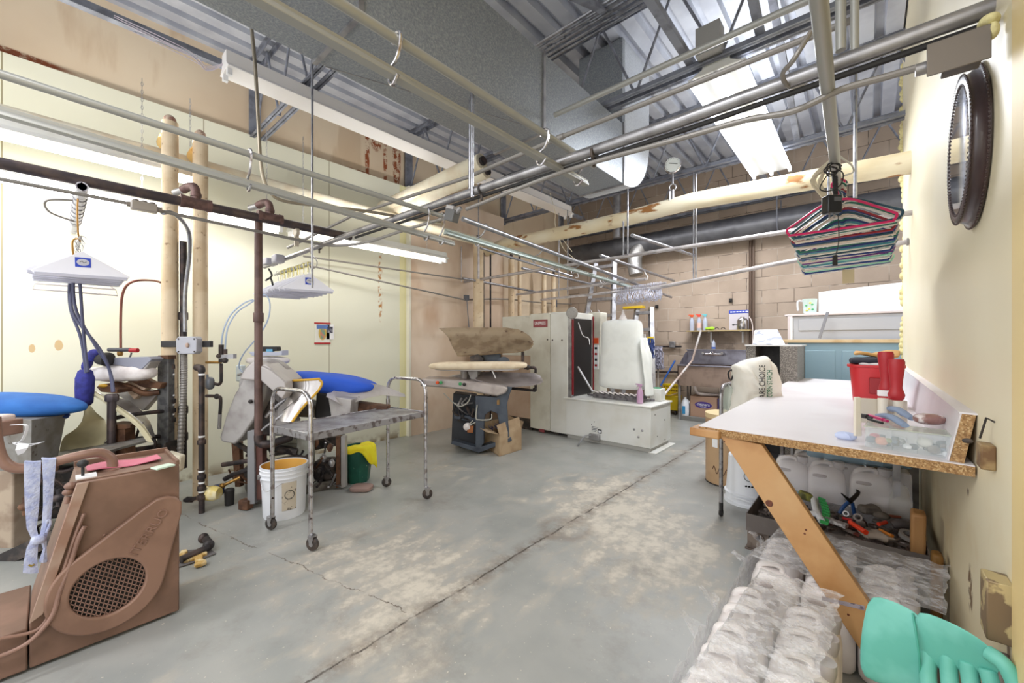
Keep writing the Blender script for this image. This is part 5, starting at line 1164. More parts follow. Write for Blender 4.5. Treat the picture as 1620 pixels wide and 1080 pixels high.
# clamp opening: red guarded edges and black inner jaws
ys0=FY+.05
B().bb(xr,xr+.05,FY-.005,FY+.05,.52,zt2-.06).obj('guard_channel',steel,t,bevel=.003)
B().bb(xr+.052,xr+.068,FY-.0,FY+.03,.56,zt2-.1).obj('red_safety_bar',darkred,t,bevel=.003)
B().bb(xr-.02,xr+.02,FY+.06,FY+.56,.53,zt2-.08).obj('black_jaw',M('black_chest',(30,28,30),.4),t,bevel=.004)
xb0=at(930,560,Y=5.05).x; xb1=at(947,560,Y=5.05).x
B().bb(xr-.05,xb0+.02,5.10,5.2,.53,1.62).obj('jaw_panel',M('black_inner_panel',(44,40,44),.5),t)
B().bb(xb0,xb1+.02,5.06,5.26,.0,1.66).obj('jaw_cover',creamp,t,bevel=.008)
B().bb(xb0+.082,xb0+.096,5.04,5.06,.56,1.60).obj('red_safety_bar',darkred,t,bevel=.002)
B().bb(xb0+.035,xb0+.045,5.04,5.06,.56,1.60).obj('slide_rod',steel,t)
B().bb(xb0+.075,xb0+.165,5.045,5.06,1.22,1.30).obj('orange_warning_label',orange,t)
B().bb(xb0+.10,xb0+.165,5.045,5.06,.86,1.2).obj('white_instruction_label',paper,t)
for k in range(4): B().bb(xb0+.115,xb0+.15,5.041,5.046,.90+.08*k,.93+.08*k).obj('warning_symbol',inkb if k%2 else redp,t)
pxtube(B(),[(915,510,4.75),(922,530,4.78),(931,535,4.85),(933,545,4.85)],.004).obj('white_hose',paper,t)
B().cyl(at(914,580,D=5.15),at(938,620,D=5.0),.014).obj('steel_link',steel,t)
b=B().lathe([(0,-.01),(.07,-.01),(.075,0),(.07,.01),(0,.01)],at(905,495,D=5.2),-FW,20); b.obj('foil_vent_disc',MATS['foil_duct'],t)
for x in(936,948): B().tube(cr([at(x,501,Y=5.1),at(x,494,Y=5.1),at(x-2,490,Y=5.1)],4),.006,6).obj('wire_hook',steel,t)
# base unit
bx0=at(900,690,Z=0).x; b0=at(900,690,Z=0); b1=at(1031,718,Z=0); b2=at(1054,703,Z=0)
BY=4.41; BX0=xr-.02; BX1=-1.82; BD=.60; BH=.525
t=thing('finisher_base','white enamel base cabinet beside the finisher carrying the garment form','machine cabinet',V(((BX0+BX1)/2,BY,0)))
B().bb(BX0,BX1,BY,BY+BD,.05,BH-.02).obj('base_body',whitep,t,bevel=.006)
B().bb(BX0-.03,BX1+.015,BY-.025,BY+BD+.02,BH-.02,BH).obj('base_lid',whitep,t,bevel=.005)
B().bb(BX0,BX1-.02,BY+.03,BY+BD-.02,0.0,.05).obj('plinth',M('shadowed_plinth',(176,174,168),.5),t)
B().bb(BX1-.03,BX1+.06,BY+.0,BY+BD,0.0,.012).obj('floor_flange',whitep,t,bevel=.002)
for x,y in((1003,679),(1016,681),(1010,691)): B().blob(at(x,y,Y=BY),(.014,.01,.014)).obj('cable_gland',steel,t)
for x,y in((940,667),(936,671)): B().blob(at(x,y,Y=BY),(.006,.006,.006)).obj('small_hole',black,t)
lp0=at(936,674,Y=BY-.004); lp1=at(946,683,Y=BY-.004); b=B()
for k in range(4): b.bb(lp0.x,lp1.x-.01*k,BY-.004,BY,lp0.z-.018*k-.006,lp0.z-.018*k)
b.obj('printed_notice',M('grey_print',(120,120,124),.6),t)
q0=at(946,679,Y=BY); B().bb(q0.x,q0.x+.05,BY-.005,BY,q0.z-.045,q0.z+.002).obj('black_white_label',black,t); B().bb(q0.x+.008,q0.x+.042,BY-.007,BY-.004,q0.z-.035,q0.z-.01).obj('label_window',paper,t)
q0=at(942,691,Y=BY); B().bb(q0.x-.07,q0.x+.07,BY-.045,BY,q0.z-.03,q0.z+.04).obj('outlet_box',steel,t,bevel=.006)
b=pxtube(B(),[(935,688,4.9),(925,690,4.85),(917,700,4.82),(912,708,4.85),(905,707,4.9)],.010); b.obj('power_cord',M('grey_cable',(140,140,142),.5),t)
for x,y in((1036,656),(1040,690),(1051,664),(1052,695)): B().blob(at(x,y,X=BX1),(.006,.008,.008)).obj('side_screw',darkm,t)
# tangle on the base top
tt=BH+.004
b=B()
b.tube([V((x,y,tt+.02)) for x,y in((BX0+.15,BY+.30),(BX0+.35,BY+.22),(BX0+.9,BY+.25),(BX1-.1,BY+.35))],.016,8).bb(BX0+.28,BX1-.22,BY+.2,BY+.42,tt,tt+.06)
b.obj('carriage_track',M('grimy_grey_track',(120,116,118),.6,.3,c2=(80,76,78),ns=20,bump=.3),t)
# garment form
fc=V((-2.30,BY+.30,0))
t=thing('garment_form','white cloth covered torso form standing on the finisher base','garment form',fc+Z_*(tt+.06))
fx0=at(951,600,Y=fc.y).x; fx1=at(1021,600,Y=fc.y).x; zb_=.60; ztp=at(985,505,Y=fc.y).z; wtop=(at(1018,540,Y=fc.y).x-at(953,540,Y=fc.y).x)/2; cx=(at(953,540,Y=fc.y).x+at(1018,540,Y=fc.y).x)/2
rows=[]; N_=28
for z,wf,dp,co in((zb_+.05,1.16,.13,.05),(zb_+.12,1.18,.13,.04),(zb_+.3,1.10,.13,.02),(zb_+.5,1.03,.125,.0),(zb_+.68,.99,.12,0),(ztp-.14,.985,.11,0),(ztp-.07,.97,.10,0),(ztp-.03,.93,.08,0),(ztp-.005,.7,.04,0),(ztp+.0,.2,.02,0)):
    rows.append([V((cx+.02*(1-z)+wtop*wf*(abs(math.cos(a_))**.6)*(1 if math.cos(a_)>0 else -1),fc.y+dp*(abs(math.sin(a_))**.8)*(1 if math.sin(a_)>0 else -1)+.012*math.sin(a_*5+z*3)*co*8,z)) for a_ in [2*PI*k/N_ for k in range(N_+1)]])
rows=[[q for q in r] for r in rows]
b=B(); m_=len(rows); vs=[q for r in rows for q in r[:-1]]; n=N_
fs=[(i*n+k,i*n+(k+1)%n,(i+1)*n+(k+1)%n,(i+1)*n+k) for i in range(m_-1) for k in range(n)]+[tuple((m_-1)*n+k for k in range(n)),tuple(reversed(range(n)))]
b.add(vs,fs).obj('cloth_cover',M('form_white_cloth',(236,238,234),.8,0,c2=(228,230,226),ns=5,bump=.15,bs=12),t,ang=60,sub=1)
B().lathe([(.055,0),(.04,.04),(.02,.075),(.012,.11),(.012,.13)],V((cx+.01,fc.y,ztp-.01)),Z_,18).obj('neck_cone',padw,t)
rows=[]
for i in range(8):
    z=zb_+.0+.1*i; rows.append([V((cx+wtop*(1.0 if i>5 else 1.12)+.0+.015*math.sin(j*2+i),fc.y-.12+.05*j,z)) for j in range(6)])
for i,r in enumerate(rows):
    for j,q in enumerate(r): q.x+= .07*(1-i/7)*math.sin(j*.5+.3)
B().sheet(rows,.006).obj('loose_tail',MATS['form_white_cloth'],t,sub=1,ang=80)
B().tube([V((cx+wtop*.9,fc.y,ztp-.2)),V((cx+wtop*1.1,fc.y-.02,ztp-.19)),V((cx+wtop*1.14,fc.y-.02,.75)),V((cx+wtop*1.05,fc.y,.62))],.006,6).obj('clamp_rod',paper,t)
b=B()
for k in range(9): b.tube(cr([V((fc.x-.32+.07*k,fc.y-.17,tt+.075)),V((fc.x-.3+.07*k,fc.y-.19,tt+.10)),V((fc.x-.26+.07*k,fc.y-.17,tt+.08))],4),.008,6)
b.obj('gathered_hem',padw,t)
# spray bottles etc
def spraybottle(label,c,col_body,col_head,h=.20,group=None,tint=None,dirx=-1):
    t=thing('spray_bottle',label,'bottle',c,group)
    B().lathe([(.034,0),(.036,.01),(.036,h*.5),(.030,h*.62),(.014,h*.74),(.013,h*.8)],c,n=16).obj('bottle_body',col_body,t)
    B().box(V(c)+Z_*(h*.88),(.05,.024,.03)).box(V(c)+V((dirx*.035,0,h*.92)),(.035,.012,.014)).tube([V(c)+V((dirx*.02,0,h*.86)),V(c)+V((dirx*.038,0,h*.75))],.004,6).cyl(V(c)+Z_*h*.78,V(c)+Z_*h*.85,.016).obj('trigger_head',col_head,t,bevel=.002)
    if tint: B().lathe([(.0372,h*.15),(.0372,h*.45)],c,n=16).obj('bottle_label',tint,t)
    return t
lil=M('lilac_plastic',(204,164,196),.3,alpha=.85)
pc_=at(1021,636,Z=BH); spraybottle('lilac spray bottle standing on the corner of the finisher base',V((-2.0,BY+.12,BH+.004)),lil,lil,.24)
t=thing('small_control_box','small white box with green dial on the rear corner of finisher base','box',V((-1.93,BY+.5,BH+.004)))
B().bb(-2.01,-1.87,BY+.43,BY+.56,BH+.004,BH+.15).obj('box_body',whitep,t,bevel=.004); B().lathe([(.05,0),(.045,.012)],V((-1.94,BY+.49,BH+.15)),Z_,16).obj('green_dial',M('green_dial',(60,140,100),.4),t)
# pole leaning across towards the sink
single('long_pole',B().tube([V((-1.93,4.98,BH+.01)),at(1095,570,Y=6.3),at(1109,522,Y=6.4)],.014,10),M('greyish_pole',(170,150,140),.5,c2=(200,196,196),ns=3),'long jointed pole leaning from finisher base up to the wall shelf','pole')

# ---------------- mops, mop bucket, sink ----------------
t=thing('mop_bucket','yellow wheeled mop bucket with slotted wringer standing by the block wall','mop bucket',at(1060,662,Z=0))
mc=at(1061,655,Z=.0); mx,my=mc.x,mc.y+.12
B().box((mx,my,.20),(.26,.32,.26),taper=1.12).obj('bucket_body',yel,t,bevel=.02)
for sx in(-1,1): B().lathe([(0,-.012),(.035,-.012),(.038,0),(.035,.012),(0,.012)],V((mx+.09*sx,my-.14,.038)),X_,14).obj('caster_wheel',castert,t)
for sx in(-1,1): B().lathe([(0,-.012),(.035,-.012),(.038,0),(.035,.012),(0,.012)],V((mx+.09*sx,my+.14,.038)),X_,14).obj('caster_wheel',castert,t)
b=B().box((mx,my-.02,.50),(.27,.22,.03)).box((mx,my-.13,.44),(.27,.012,.02)).box((mx,my-.13,.38),(.25,.012,.02)).box((mx,my-.13,.34),(.27,.03,.03))
for k in range(7): b.box((mx-.12+.04*k,my-.125,.42),(.010,.01,.17))
b.obj('slotted_wringer',yel,t,bevel=.002)
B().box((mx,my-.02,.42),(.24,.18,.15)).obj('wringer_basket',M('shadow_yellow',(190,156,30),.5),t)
B().tube(cr([V((mx-.13,my-.16,.36)),V((mx,my-.20,.33)),V((mx+.13,my-.16,.38))],5),.012,8).obj('bail_handle',M('wood_tone_handle',(206,176,120),.5),t)
single('blue_mop_handle',B().cyl(at(1045,610,Y=6.7),at(1068,570,Y=6.9),.014),M('blue_handle',(30,90,170),.4),'blue pole leaning behind the yellow mop bucket','mop')
def mop(label,px,pyt,pyb,Y,wd,col1,head,strands,clamp):
    t=thing('string_mop',label,'mop',at(px,pyb,Y=Y)); a_=at(px,pyt,Y=Y); z1=at(px,pyb,Y=Y).z; 
    if clamp: B().box(a_+Z_*.0,(wd*1.5,.04,.05)).box(a_+Z_*-.05,(wd*.5,.04,.06)).obj('clamp_head',clamp,t,bevel=.006)
    b=B(); rn=random.Random(px)
    for k in range(strands):
        x0=a_.x+rn.uniform(-wd,wd)*.8; pts=[V((x0,Y+rn.uniform(-.03,.03),a_.z))]; 
        for i in range(1,7):
            f=i/6; pts.append(V((x0+(x0-a_.x)*.5*f+rn.uniform(-.02,.02),Y+rn.uniform(-.05,.03),a_.z+(z1-a_.z)*f*rn.uniform(.9,1.02))))
        b.tube(pts,.007,5)
    o=b.obj('mop_strings',col1,t); o['kind']='stuff'
    B().cyl(V((a_.x,Y+.03,.02 if head else z1)),a_+V((0,.03,0)),.012).obj('handle',M('mop_handle_tone',(190,180,170),.5) if 'mop_handle_tone' not in MATS else MATS['mop_handle_tone'],t)
    return t
mop('blue string mop hanging upside down behind the garment form',1029,535,580,6.6,.07,M('blue_mop_yarn',(60,76,130),.9),True,34,yel)
mop('grey white string mop head turned up beside the mop bucket',1040,548,584,6.7,.10,M('grey_mop_yarn',(170,168,184),.9,c2=(120,116,130),ns=30),True,60,None)
# sink
SY=6.6; sx0=at(1072,600,Y=SY).x; sx1=-1.05
stain=M('stainless_sink',(152,150,162),.32,.75,c2=(132,128,138),ns=6); stainb=M('stained_sink_front',(158,136,122),.45,.4,c2=(136,116,104),ns=5)
t=thing('utility_sink','wall mounted stainless steel utility sink with backsplash and faucet','sink',V((-1.8,SY,.6)))
zr=at(1072,577,Y=SY).z; zb3=at(1072,607,Y=SY).z
B().bb(sx0,sx1,SY,SY+.45,zb3-.02,zb3).bb(sx0,sx1,SY,SY+.012,zb3,zr).bb(sx0,sx0+.012,SY,SY+.45,zb3,zr).bb(sx1-.012,sx1,SY,SY+.45,zb3,zr).obj('basin',stainb,t,smooth=False)
B().bb(sx0-.012,sx1+.01,SY-.018,SY+.02,zr-.012,zr+.008).bb(sx0-.012,sx0+.02,SY,SY+.46,zr-.012,zr+.008).obj('rolled_rim',stain,t,bevel=.004)
bx_=at(1087,560,Y=7.05).x; B().bb(bx_,sx1,7.05,7.08,zr,at(1087,552,Y=7.05).z).prism([V((sx0,SY+.05,zr)),V((bx_,7.05,zr)),V((bx_,7.05,zr+.2)),V((bx_-.0,6.98,zr+.2))],(.006,0,0)).obj('backsplash',stain,t,bevel=.003)
B().bb(bx_,sx1,6.99,7.05,at(1087,552,Y=7.05).z-.012,at(1087,552,Y=7.05).z).obj('splash_ledge',stain,t)
fz=at(1128,560,Y=6.98); b=B().tube([fz+V((-.13,0,0)),fz+V((.16,0,0))],.018,10).tube(cr([fz+V((.0,0,.0)),fz+V((0,-.05,.04)),fz+V((0,-.14,.03)),fz+V((0,-.16,.0))],5),.014,10)
for s_k in(-1,1): b.lathe([(.022,0),(.026,.02),(.022,.05)],fz+V((.14*s_k,0,0)),V((0,-1,.3)),10)
b.obj('faucet',chrome,t)
B().cyl(at(1075,668,Y=SY+.03),V((at(1075,668,Y=SY+.03).x,SY+.03,zb3)),.022).obj('leg',steel,t)
for px in(1088,1092): 
    p=at(px,620,Y=7.0); B().cyl(V((p.x,7.0,.05)),V((p.x,7.0,zb3)),.014).obj('supply_pipe',M('grey_supply_pipe',(120,112,108),.5,.3) if 'grey_supply_pipe' not in MATS else MATS['grey_supply_pipe'],t)
pxtube(B(),[(1099,611,6.3),(1101,618,6.3),(1108,623,6.3),(1138,624,6.2),(1150,622,6.2)],.022,10).obj('drain_trap',M('pale_drain',(170,156,150),.5,.2),t)
B().bb(sx0+.02,sx1,SY+.03,7.1,.0,.07).obj('floor_plinth',M('dirty_grey_plinth',(122,120,116),.7),t,bevel=.004)
# wall shelf
SHZ=at(1087,523,Y=6.95).z; shx0=at(1087,523,Y=6.95).x; shx1=at(1187,520,Y=6.95).x
t=thing('wall_shelf','narrow wooden shelf on the block wall above the sink','shelf',V((shx0,7.0,SHZ)))
B().bb(shx0,shx1,6.92,7.14,SHZ-.02,SHZ).obj('shelf_board',M('shelf_wood',(170,150,106),.6),t,bevel=.002)
for f in(.35,.85): x=shx0+(shx1-shx0)*f; B().bb(x-.01,x+.01,6.98,7.14,SHZ-.03,SHZ-.02).bb(x-.01,x+.01,7.12,7.145,SHZ-.2,SHZ-.02).obj('bracket',paper,t)
for px,cb,ch,lb,tn in((1094,spray,orange,'clear spray bottle with amber trigger, leftmost on the wall shelf',None),(1105.5,spray,M('red_trigger',(226,70,50),.4),'clear spray bottle with red trigger on the wall shelf',M('orange_white_label',(228,190,180),.5)),(1115,spray,M('aqua_trigger',(110,190,200),.4),'clear spray bottle with aqua trigger on the wall shelf',None)):
    x=at(px,520,Y=7.0).x; spraybottle(lb,V((x,7.02,SHZ)),cb,ch,.285,tint=tn)
x=at(1124,520,Y=7.0).x; single('green_cloth',B().blob(V((x,7.0,SHZ+.03)),(.07,.05,.028),fn=lambda q:q*(1+.2*math.sin(q.x*60+q.y*50))),M('lime_cloth',(170,220,60),.8),'crumpled lime green cloth on the wall shelf','cloth')
for px in(1134,1144): x=at(px,520,Y=7.0).x; single('small_ring',B().tube(arc((x,7.0,SHZ+.012),.03,0,180,X_,Z_,8),.006,6),darkm,'small dark arched handle on the shelf, '+('nearer the cloth' if px<1140 else 'nearer the kettle'),'handle')
x0=at(1153,495,Y=7.12).x; x1=at(1184,495,Y=7.12).x; zz=at(1153,491,Y=7.12).z
t=thing('wall_calendar','white calendar with blue header behind the steel kettle on the shelf','calendar',V((x0,7.13,SHZ)))
B().bb(x0,x1,7.132,7.142,SHZ,zz).obj('page',M('lilac_paper',(206,200,208),.6),t); B().bb(x0,x1,7.128,7.134,zz-.05,zz).obj('blue_header',inkblue,t)
b=B()
for k in range(7): b.bb(x0+.02+k*.043,x0+.05+k*.043,7.124,7.129,zz-.035,zz-.018)
b.obj('header_print',inkw,t)
x=at(1174,505,Y=6.98).x; c=V((x,7.0,SHZ)); t=thing('steel_kettle','shiny steel canister kettle with black knob at the right end of shelf','kettle',c)
B().lathe([(.07,0),(.075,.01),(.075,.14),(.06,.17),(.03,.185),(.03,.20),(0,.205)],c,n=24).obj('body',M('mirror_steel',(180,176,176),.15,.95),t)
B().cyl(c+V((-.075,0,.08)),c+V((-.12,0,.08)),.006).blob(c+V((-.125,0,.08)),(.018,.014,.014)).obj('side_knob',black,t)
single('shelf_cord',B().tube(cr([c+V((.09,0,.2)),c+V((.13,.0,.1)),c+V((.14,0,-.1)),c+V((.12,.02,-.35))],6),.008,8),M('off_white_cord',(210,196,190),.5),'white cord hanging over the right end of the wall shelf','cord')
p=at(1128,552,Y=7.0); c=V((p.x,7.03,at(1128,552,Y=7.05).z)); t=thing('soap_bottle','small clear bottle with blue liquid on the sink backsplash','bottle',c)
B().lathe([(.03,0),(.03,.09),(.018,.12),(.012,.13),(.012,.15)],c,n=14).obj('bottle_body',spray,t); B().lathe([(.0305,.005),(.0305,.035)],c,n=14).obj('blue_liquid',M('blue_liquid',(60,90,170),.3),t)
# things under the sink
zf=.0705
p=at(1084,664,Z=zf); c=V((at(1084,660,Y=6.7).x,6.7,zf)); t=thing('detergent_jug','white jug with blue label standing under the left end of the sink','jug',c)
B().lathe([(.058,0),(.062,.012),(.062,.17),(.045,.23),(.02,.26),(.02,.285)],c,n=18,ell=(1,.7)).obj('jug_body',pailw,t); B().bb(c.x-.03,c.x+.015,c.y-.048,c.y-.042,.10,.22).obj('blue_label',M('cyan_label',(50,140,190),.5),t)
B().tube(cr([c+V((.045,0,.18)),c+V((.06,0,.22)),c+V((.03,0,.25))],4),.010,8).obj('handle',pailw,t)
x0=at(1092,640,Y=6.68).x; x1=at(1134,640,Y=6.68).x; zt3=at(1110,627,Y=6.68).z
t=thing('supply_carton','brown cardboard carton with purple printed badge under the sink','box',V(((x0+x1)/2,6.8,zf)))
B().bb(x0,x1,6.68,7.0,zf,zt3).obj('carton_body',M('carton_brown',(168,134,112),.7),t,bevel=.004)
B().bb(x1+.001,x1+.075,6.72,7.0,zf,zt3-.02).obj('purple_side',M('purple_print',(60,40,110),.6),t)
xc=(x0+x1)/2+.0; zc=(zf+zt3)/2+.03
b=B().prism([V((xc+math.cos(a_)*.125*(1+.0*k),6.679,zc+math.sin(a_)*.052)) for k,a_ in enumerate([2*PI*i/20 for i in range(20)])],(0,-.002,0)); b.obj('purple_badge',inkp,t)
text('badge_lettering','cleaners',inkw,t,(xc,6.676,zc+.008),.062,(PI/2,0,0),ext=.0008,squeeze=.9); text('badge_sublettering','SUPPLY',inkw,t,(xc,6.676,zc-.03),.022,(PI/2,0,0),ext=.0008,squeeze=1.3)

# ---------------- ladders ----------------
alu=M('aluminium_ladder',(172,172,178),.35,.8,c2=(150,150,156),ns=12)
def ladder(label,x0,x1,xt0,xt1,Y,z1,ang_=.0,n=8):
    t=thing('step_ladder',label,'ladder',V(((x0+x1)/2,Y,0)))
    for a_,b_ in((x0,xt0),(x1,xt1)):
        B().tube([V((a_,Y-.35,0.01)),V((b_,Y,z1))],.052,4,squash=(1,.7)).obj('side_rail',alu,t,smooth=False)
    for k in range(1,n+1):
        f=k/(n+.3); B().box(V(((x0+(xt0-x0)*f+x1+(xt1-x1)*f)/2,Y-.35+.35*f,z1*f)),(abs((x1+(xt1-x1)*f)-(x0+(xt0-x0)*f)),.10,.05)).obj('step',alu,t,smooth=False)
    return t
xa=at(872,470,Y=5.75).x; xb=at(972,470,Y=5.75).x
ladder('tall aluminium step ladder leaning between the finisher cabinet and block wall',at(915,690,Y=6.0).x-.15,at(962,690,Y=6.0).x+.08,at(928,375,Y=6.0).x,at(958,375,Y=6.0).x,6.3,2.62,n=9)
lad2=ladder('shorter aluminium ladder standing behind the white wire hangers',at(985,500,Y=6.3).x-.12,at(1018,500,Y=6.3).x+.12,at(990,455,Y=6.3).x,at(1012,455,Y=6.3).x,6.75,1.83,n=6)
p=at(1003,452,Y=6.75); B().box(V((p.x,6.75,1.845)),(.36,.14,.045)).obj('yellow_top_cap',M('safety_yellow',(222,184,40),.4),lad2,bevel=.006)
# tall grey conduit pipes near ladder
p=at(948,480,Y=6.9)
# ---------------- dividing counter and machines behind it (right rear) ----------------
CYY=5.62; cx0=at(1246,560,Y=CYY).x
t=thing('panelled_counter','pale blue panelled cabinet back with pale wood top edge at right rear','cabinet',V((cx0,CYY,0)))
B().bb(cx0,.9,CYY,CYY+.4,0,1.235).obj('blue_body',bluemach,t,bevel=.004)
b=B()
for k in range(3): x=cx0+.13+k*.36; b.bb(x,x+.30,CYY-.008,CYY,.55,1.15)
b.obj('raised_panel',bluemach,t,bevel=.006)
B().bb(cx0-.04,.95,CYY-.02,CYY+.42,1.235,1.272).obj('wood_edge',woodl,t,bevel=.003)
GY=6.12; gx0=at(1251,520,Y=GY).x
t=thing('laundry_machine','grey sheet metal machine with ribbed lid behind the blue cabinet','machine',V((gx0,GY,0)))
gz=at(1251,499,Y=GY).z
B().bb(gx0,1.3,GY,GY+.6,0,gz-.01).obj('grey_body',greymach,t,bevel=.01)
B().bb(gx0-.03,gx0+.02,GY-.03,GY+.6,1.0,gz).bb(gx0-.06,1.3,GY-.03,GY+.62,gz-.01,gz+.012).obj('top_trim',M('pale_trim',(206,196,196),.4),t,bevel=.003)
B().bb(gx0+.08,1.2,GY-.012,GY,1.38,gz-.05).obj('pressed_panel',M('light_grey_panel',(172,174,180),.4),t,bevel=.006)
B().bb(gx0+.002,gx0+.022,GY-.04,GY-.02,1.27,gz-.03).obj('white_strip',paper,t)
single('lid_prop',B().box(at(1303,514,Y=GY-.15),(.03,.02,.32),rot3(y=14)),M('lid_prop_grey',(126,128,136),.4),'grey metal prop leaning against the grey machine lid','prop',bevel=.003)
bw0=at(1295,470,Y=GY+.1).x; z0_=gz+.014
t=thing('white_panel_box','long white board box lying on top of the grey machine','box',V((.1,GY+.25,z0_)))
B().add([V((bw0,GY+.1,z0_)),V((1.0,GY+.1,z0_)),V((1.0,GY+.5,z0_)),V((bw0,GY+.5,z0_)),V((bw0,GY+.1,at(1295,462,Y=GY+.1).z)),V((1.0,GY+.1,at(1295,462,Y=GY+.1).z+.1)),V((1.0,GY+.5,at(1295,462,Y=GY+.1).z+.1)),V((bw0,GY+.5,at(1295,462,Y=GY+.1).z))],[(0,3,2,1),(4,5,6,7),(0,1,5,4),(1,2,6,5),(2,3,7,6),(3,0,4,7)]).obj('white_board',M('white_board',(232,234,238),.5),t,bevel=.004)
B().bb(bw0-.13,1.0,GY+.0,GY+.5,z0_,z0_+.012).obj('crumpled_liner',M('white_liner',(226,228,234),.6,bump=.8,bs=30),t)
c=V((at(1281,490,Y=GY+.06).x,GY+.07,z0_+.012)); t=thing('plastic_pitcher','pale green plastic measuring pitcher with leaf print on the grey machine','pitcher',c)
B().lathe([(.062,0),(.066,.01),(.075,.165),(.078,.17),(.074,.172),(.06,.012),(0,.012)],c,n=24).obj('pitcher_body',M('pale_mint_plastic',(206,226,222),.35),t)
B().tube(cr([c+V((-.07,-.0,.15)),c+V((-.115,0,.155)),c+V((-.125,0,.12)),c+V((-.12,0,.05)),c+V((-.125,0,.04))],6),.011,8,squash=(1,1.4)).obj('handle',pailw,t)
for k,(dx,dz,m_) in enumerate(((-.03,.09,'g'),(0,.05,'y'),(.03,.10,'g'),(.035,.04,'g'),(-.025,.03,'y'),(.01,.12,'y'))):
    a_=-PI/2+dx/.07; B().blob(c+V((.0715*math.cos(a_),.0715*math.sin(a_),dz)),(.014,.004,.010),rot3(z=math.degrees(a_)+90)).obj('leaf_print',(M('leaf_green',(70,170,110),.5) if 'leaf_green' not in MATS else MATS['leaf_green']) if m_=='g' else (M('leaf_yellow',(214,206,80),.5) if 'leaf_yellow' not in MATS else MATS['leaf_yellow']),t)
# speckled open box and marbled sheet
KY=4.9; kx0=at(1180,560,Y=KY).x; kx1=at(1267,560,Y=KY).x; kz=at(1180,546,Y=KY).z
speck=M('speckled_laminate',(146,138,130),.4,0,c2=(104,98,92),ns=130,lo=.45,hi=.5); 
t=thing('open_cubby','dark open box with speckled laminate sides behind the starch bag','cabinet',V((kx0,KY,.6)))
B().bb(kx0,kx0+.09,KY-.004,KY+.35,.0,kz).obj('side_panel',speck,t,smooth=False); B().bb(kx1-.14,kx1,KY-.25,KY+.35,.0,kz-.008).obj('side_panel',speck,t,smooth=False)
B().bb(kx0,kx1,KY+.3,KY+.35,.0,kz-.01).bb(kx0+.09,kx1-.14,KY,KY+.3,0,.03).obj('cubby_back',M('dark_cubby_back',(62,58,58),.6,c2=(44,42,42),ns=8),t,smooth=False)
B().bb(kx0-.006,kx1+.012,KY-.02,KY+.36,kz-.008,kz+.006).obj('top_sheet',M('pale_metal_edge',(216,214,212),.35,.3),t,bevel=.002)
b=B(); pz=kz+.007; a0=at(1191,545,Y=KY+.05); a1=at(1242,544,Y=KY+.05); t0=at(1194,523,Y=KY+.28); t1=at(1230,522,Y=KY+.28)
single('marbled_sheet',b.sheet([[V((a0.x,KY+.05,pz)),V((a1.x,KY+.05,pz))],[V((t0.x,KY+.28,t0.z)),V((t1.x,KY+.28,t1.z))]],.008),M('marbled_print',(214,216,222),.4,c2=(110,116,134),ns=16,lo=.54,hi=.57,sc_=(1,1,2.5)),'marbled grey and white sheet tilted on top of the dark open box','sheet')

# ---------------- work table ----------------
TZ=.87; tl=at(1094,672,Z=TZ); tr=at(1531,734,Z=TZ)
t=thing('wall_table','white laminate table with raw chipboard edge along the right wall','table',V((-.15,3.5,TZ-.03)))
lam=M('white_laminate',(226,222,226),.35,0,c2=(218,212,216),ns=2); chip=M('raw_chipboard',(178,140,94),.85,0,c2=(140,104,66),ns=130,lo=.4,hi=.6,c3=(200,170,126),ns3=170,lo3=.56,hi3=.64,bump=.5,bs=160)
X0,X1=-.575,.195; YF0,YF1=1.93,1.86; YB=5.15
B().prism([V((X0,YF0,TZ-.034)),V((X1+.05,YF1,TZ-.034)),V((X1+.05,YB,TZ-.034)),V((X0,YB,TZ-.034))],(0,0,.031)).obj('chipboard_core',chip,t,smooth=False)
B().prism([V((X0,YF0+.002,TZ-.003)),V((X1+.05,YF1+.002,TZ-.003)),V((X1+.05,YB,TZ-.003)),V((X0,YB,TZ-.003))],(0,0,.003)).obj('laminate_top',lam,t,smooth=False)
B().prism([V((X0-.035,YF0-.02,TZ-.045)),V((X0+.09,YF0-.03,TZ-.045)),V((X0+.10,YF0+.03,TZ-.045)),V((X0-.03,YF0+.10,TZ-.045))],(0,0,.035)).obj('splintered_corner',wood,t,bevel=.006)
# leaning raised back board
zs=.155
b=B().prism([V((X1-.0,YF1+.03,TZ)),V((X1+.028,YF1+.02,TZ-.01)),V((X1+.052,YF1+.0,TZ+zs)),V((X1+.024,YF1+.01,TZ+zs))],(0,3.5,0)); b.obj('upstand_core',chip,t,smooth=False)
b=B().prism([V((X1-.005,YF1+.032,TZ)),V((X1-.001,YF1+.032,TZ)),V((X1+.024,YF1+.012,TZ+zs)),V((X1+.020,YF1+.012,TZ+zs))],(0,3.5,0)).prism([V((X1+.018,YF1+.012,TZ+zs)),V((X1+.056,YF1+.002,TZ+zs)),V((X1+.056,YF1+.002,TZ+zs+.005)),V((X1+.018,YF1+.012,TZ+zs+.005))],(0,3.5,0)); b.obj('upstand_laminate',lam,t,smooth=False)
B().blob(V((X1+.034,YF1-.002,TZ+.075)),(.012,.006,.008)).obj('dark_knot',darkm,t)
B().bb(X0+.05,X0+.09,YB-.1,YB-.06,0,TZ-.034).obj('leg',wood,t)
B().bb(.17,.24,3.6,3.66,0,TZ-.034).bb(.10,.13,3.0,3.05,0.0,TZ-.034).obj('steel_leg',steel,t)
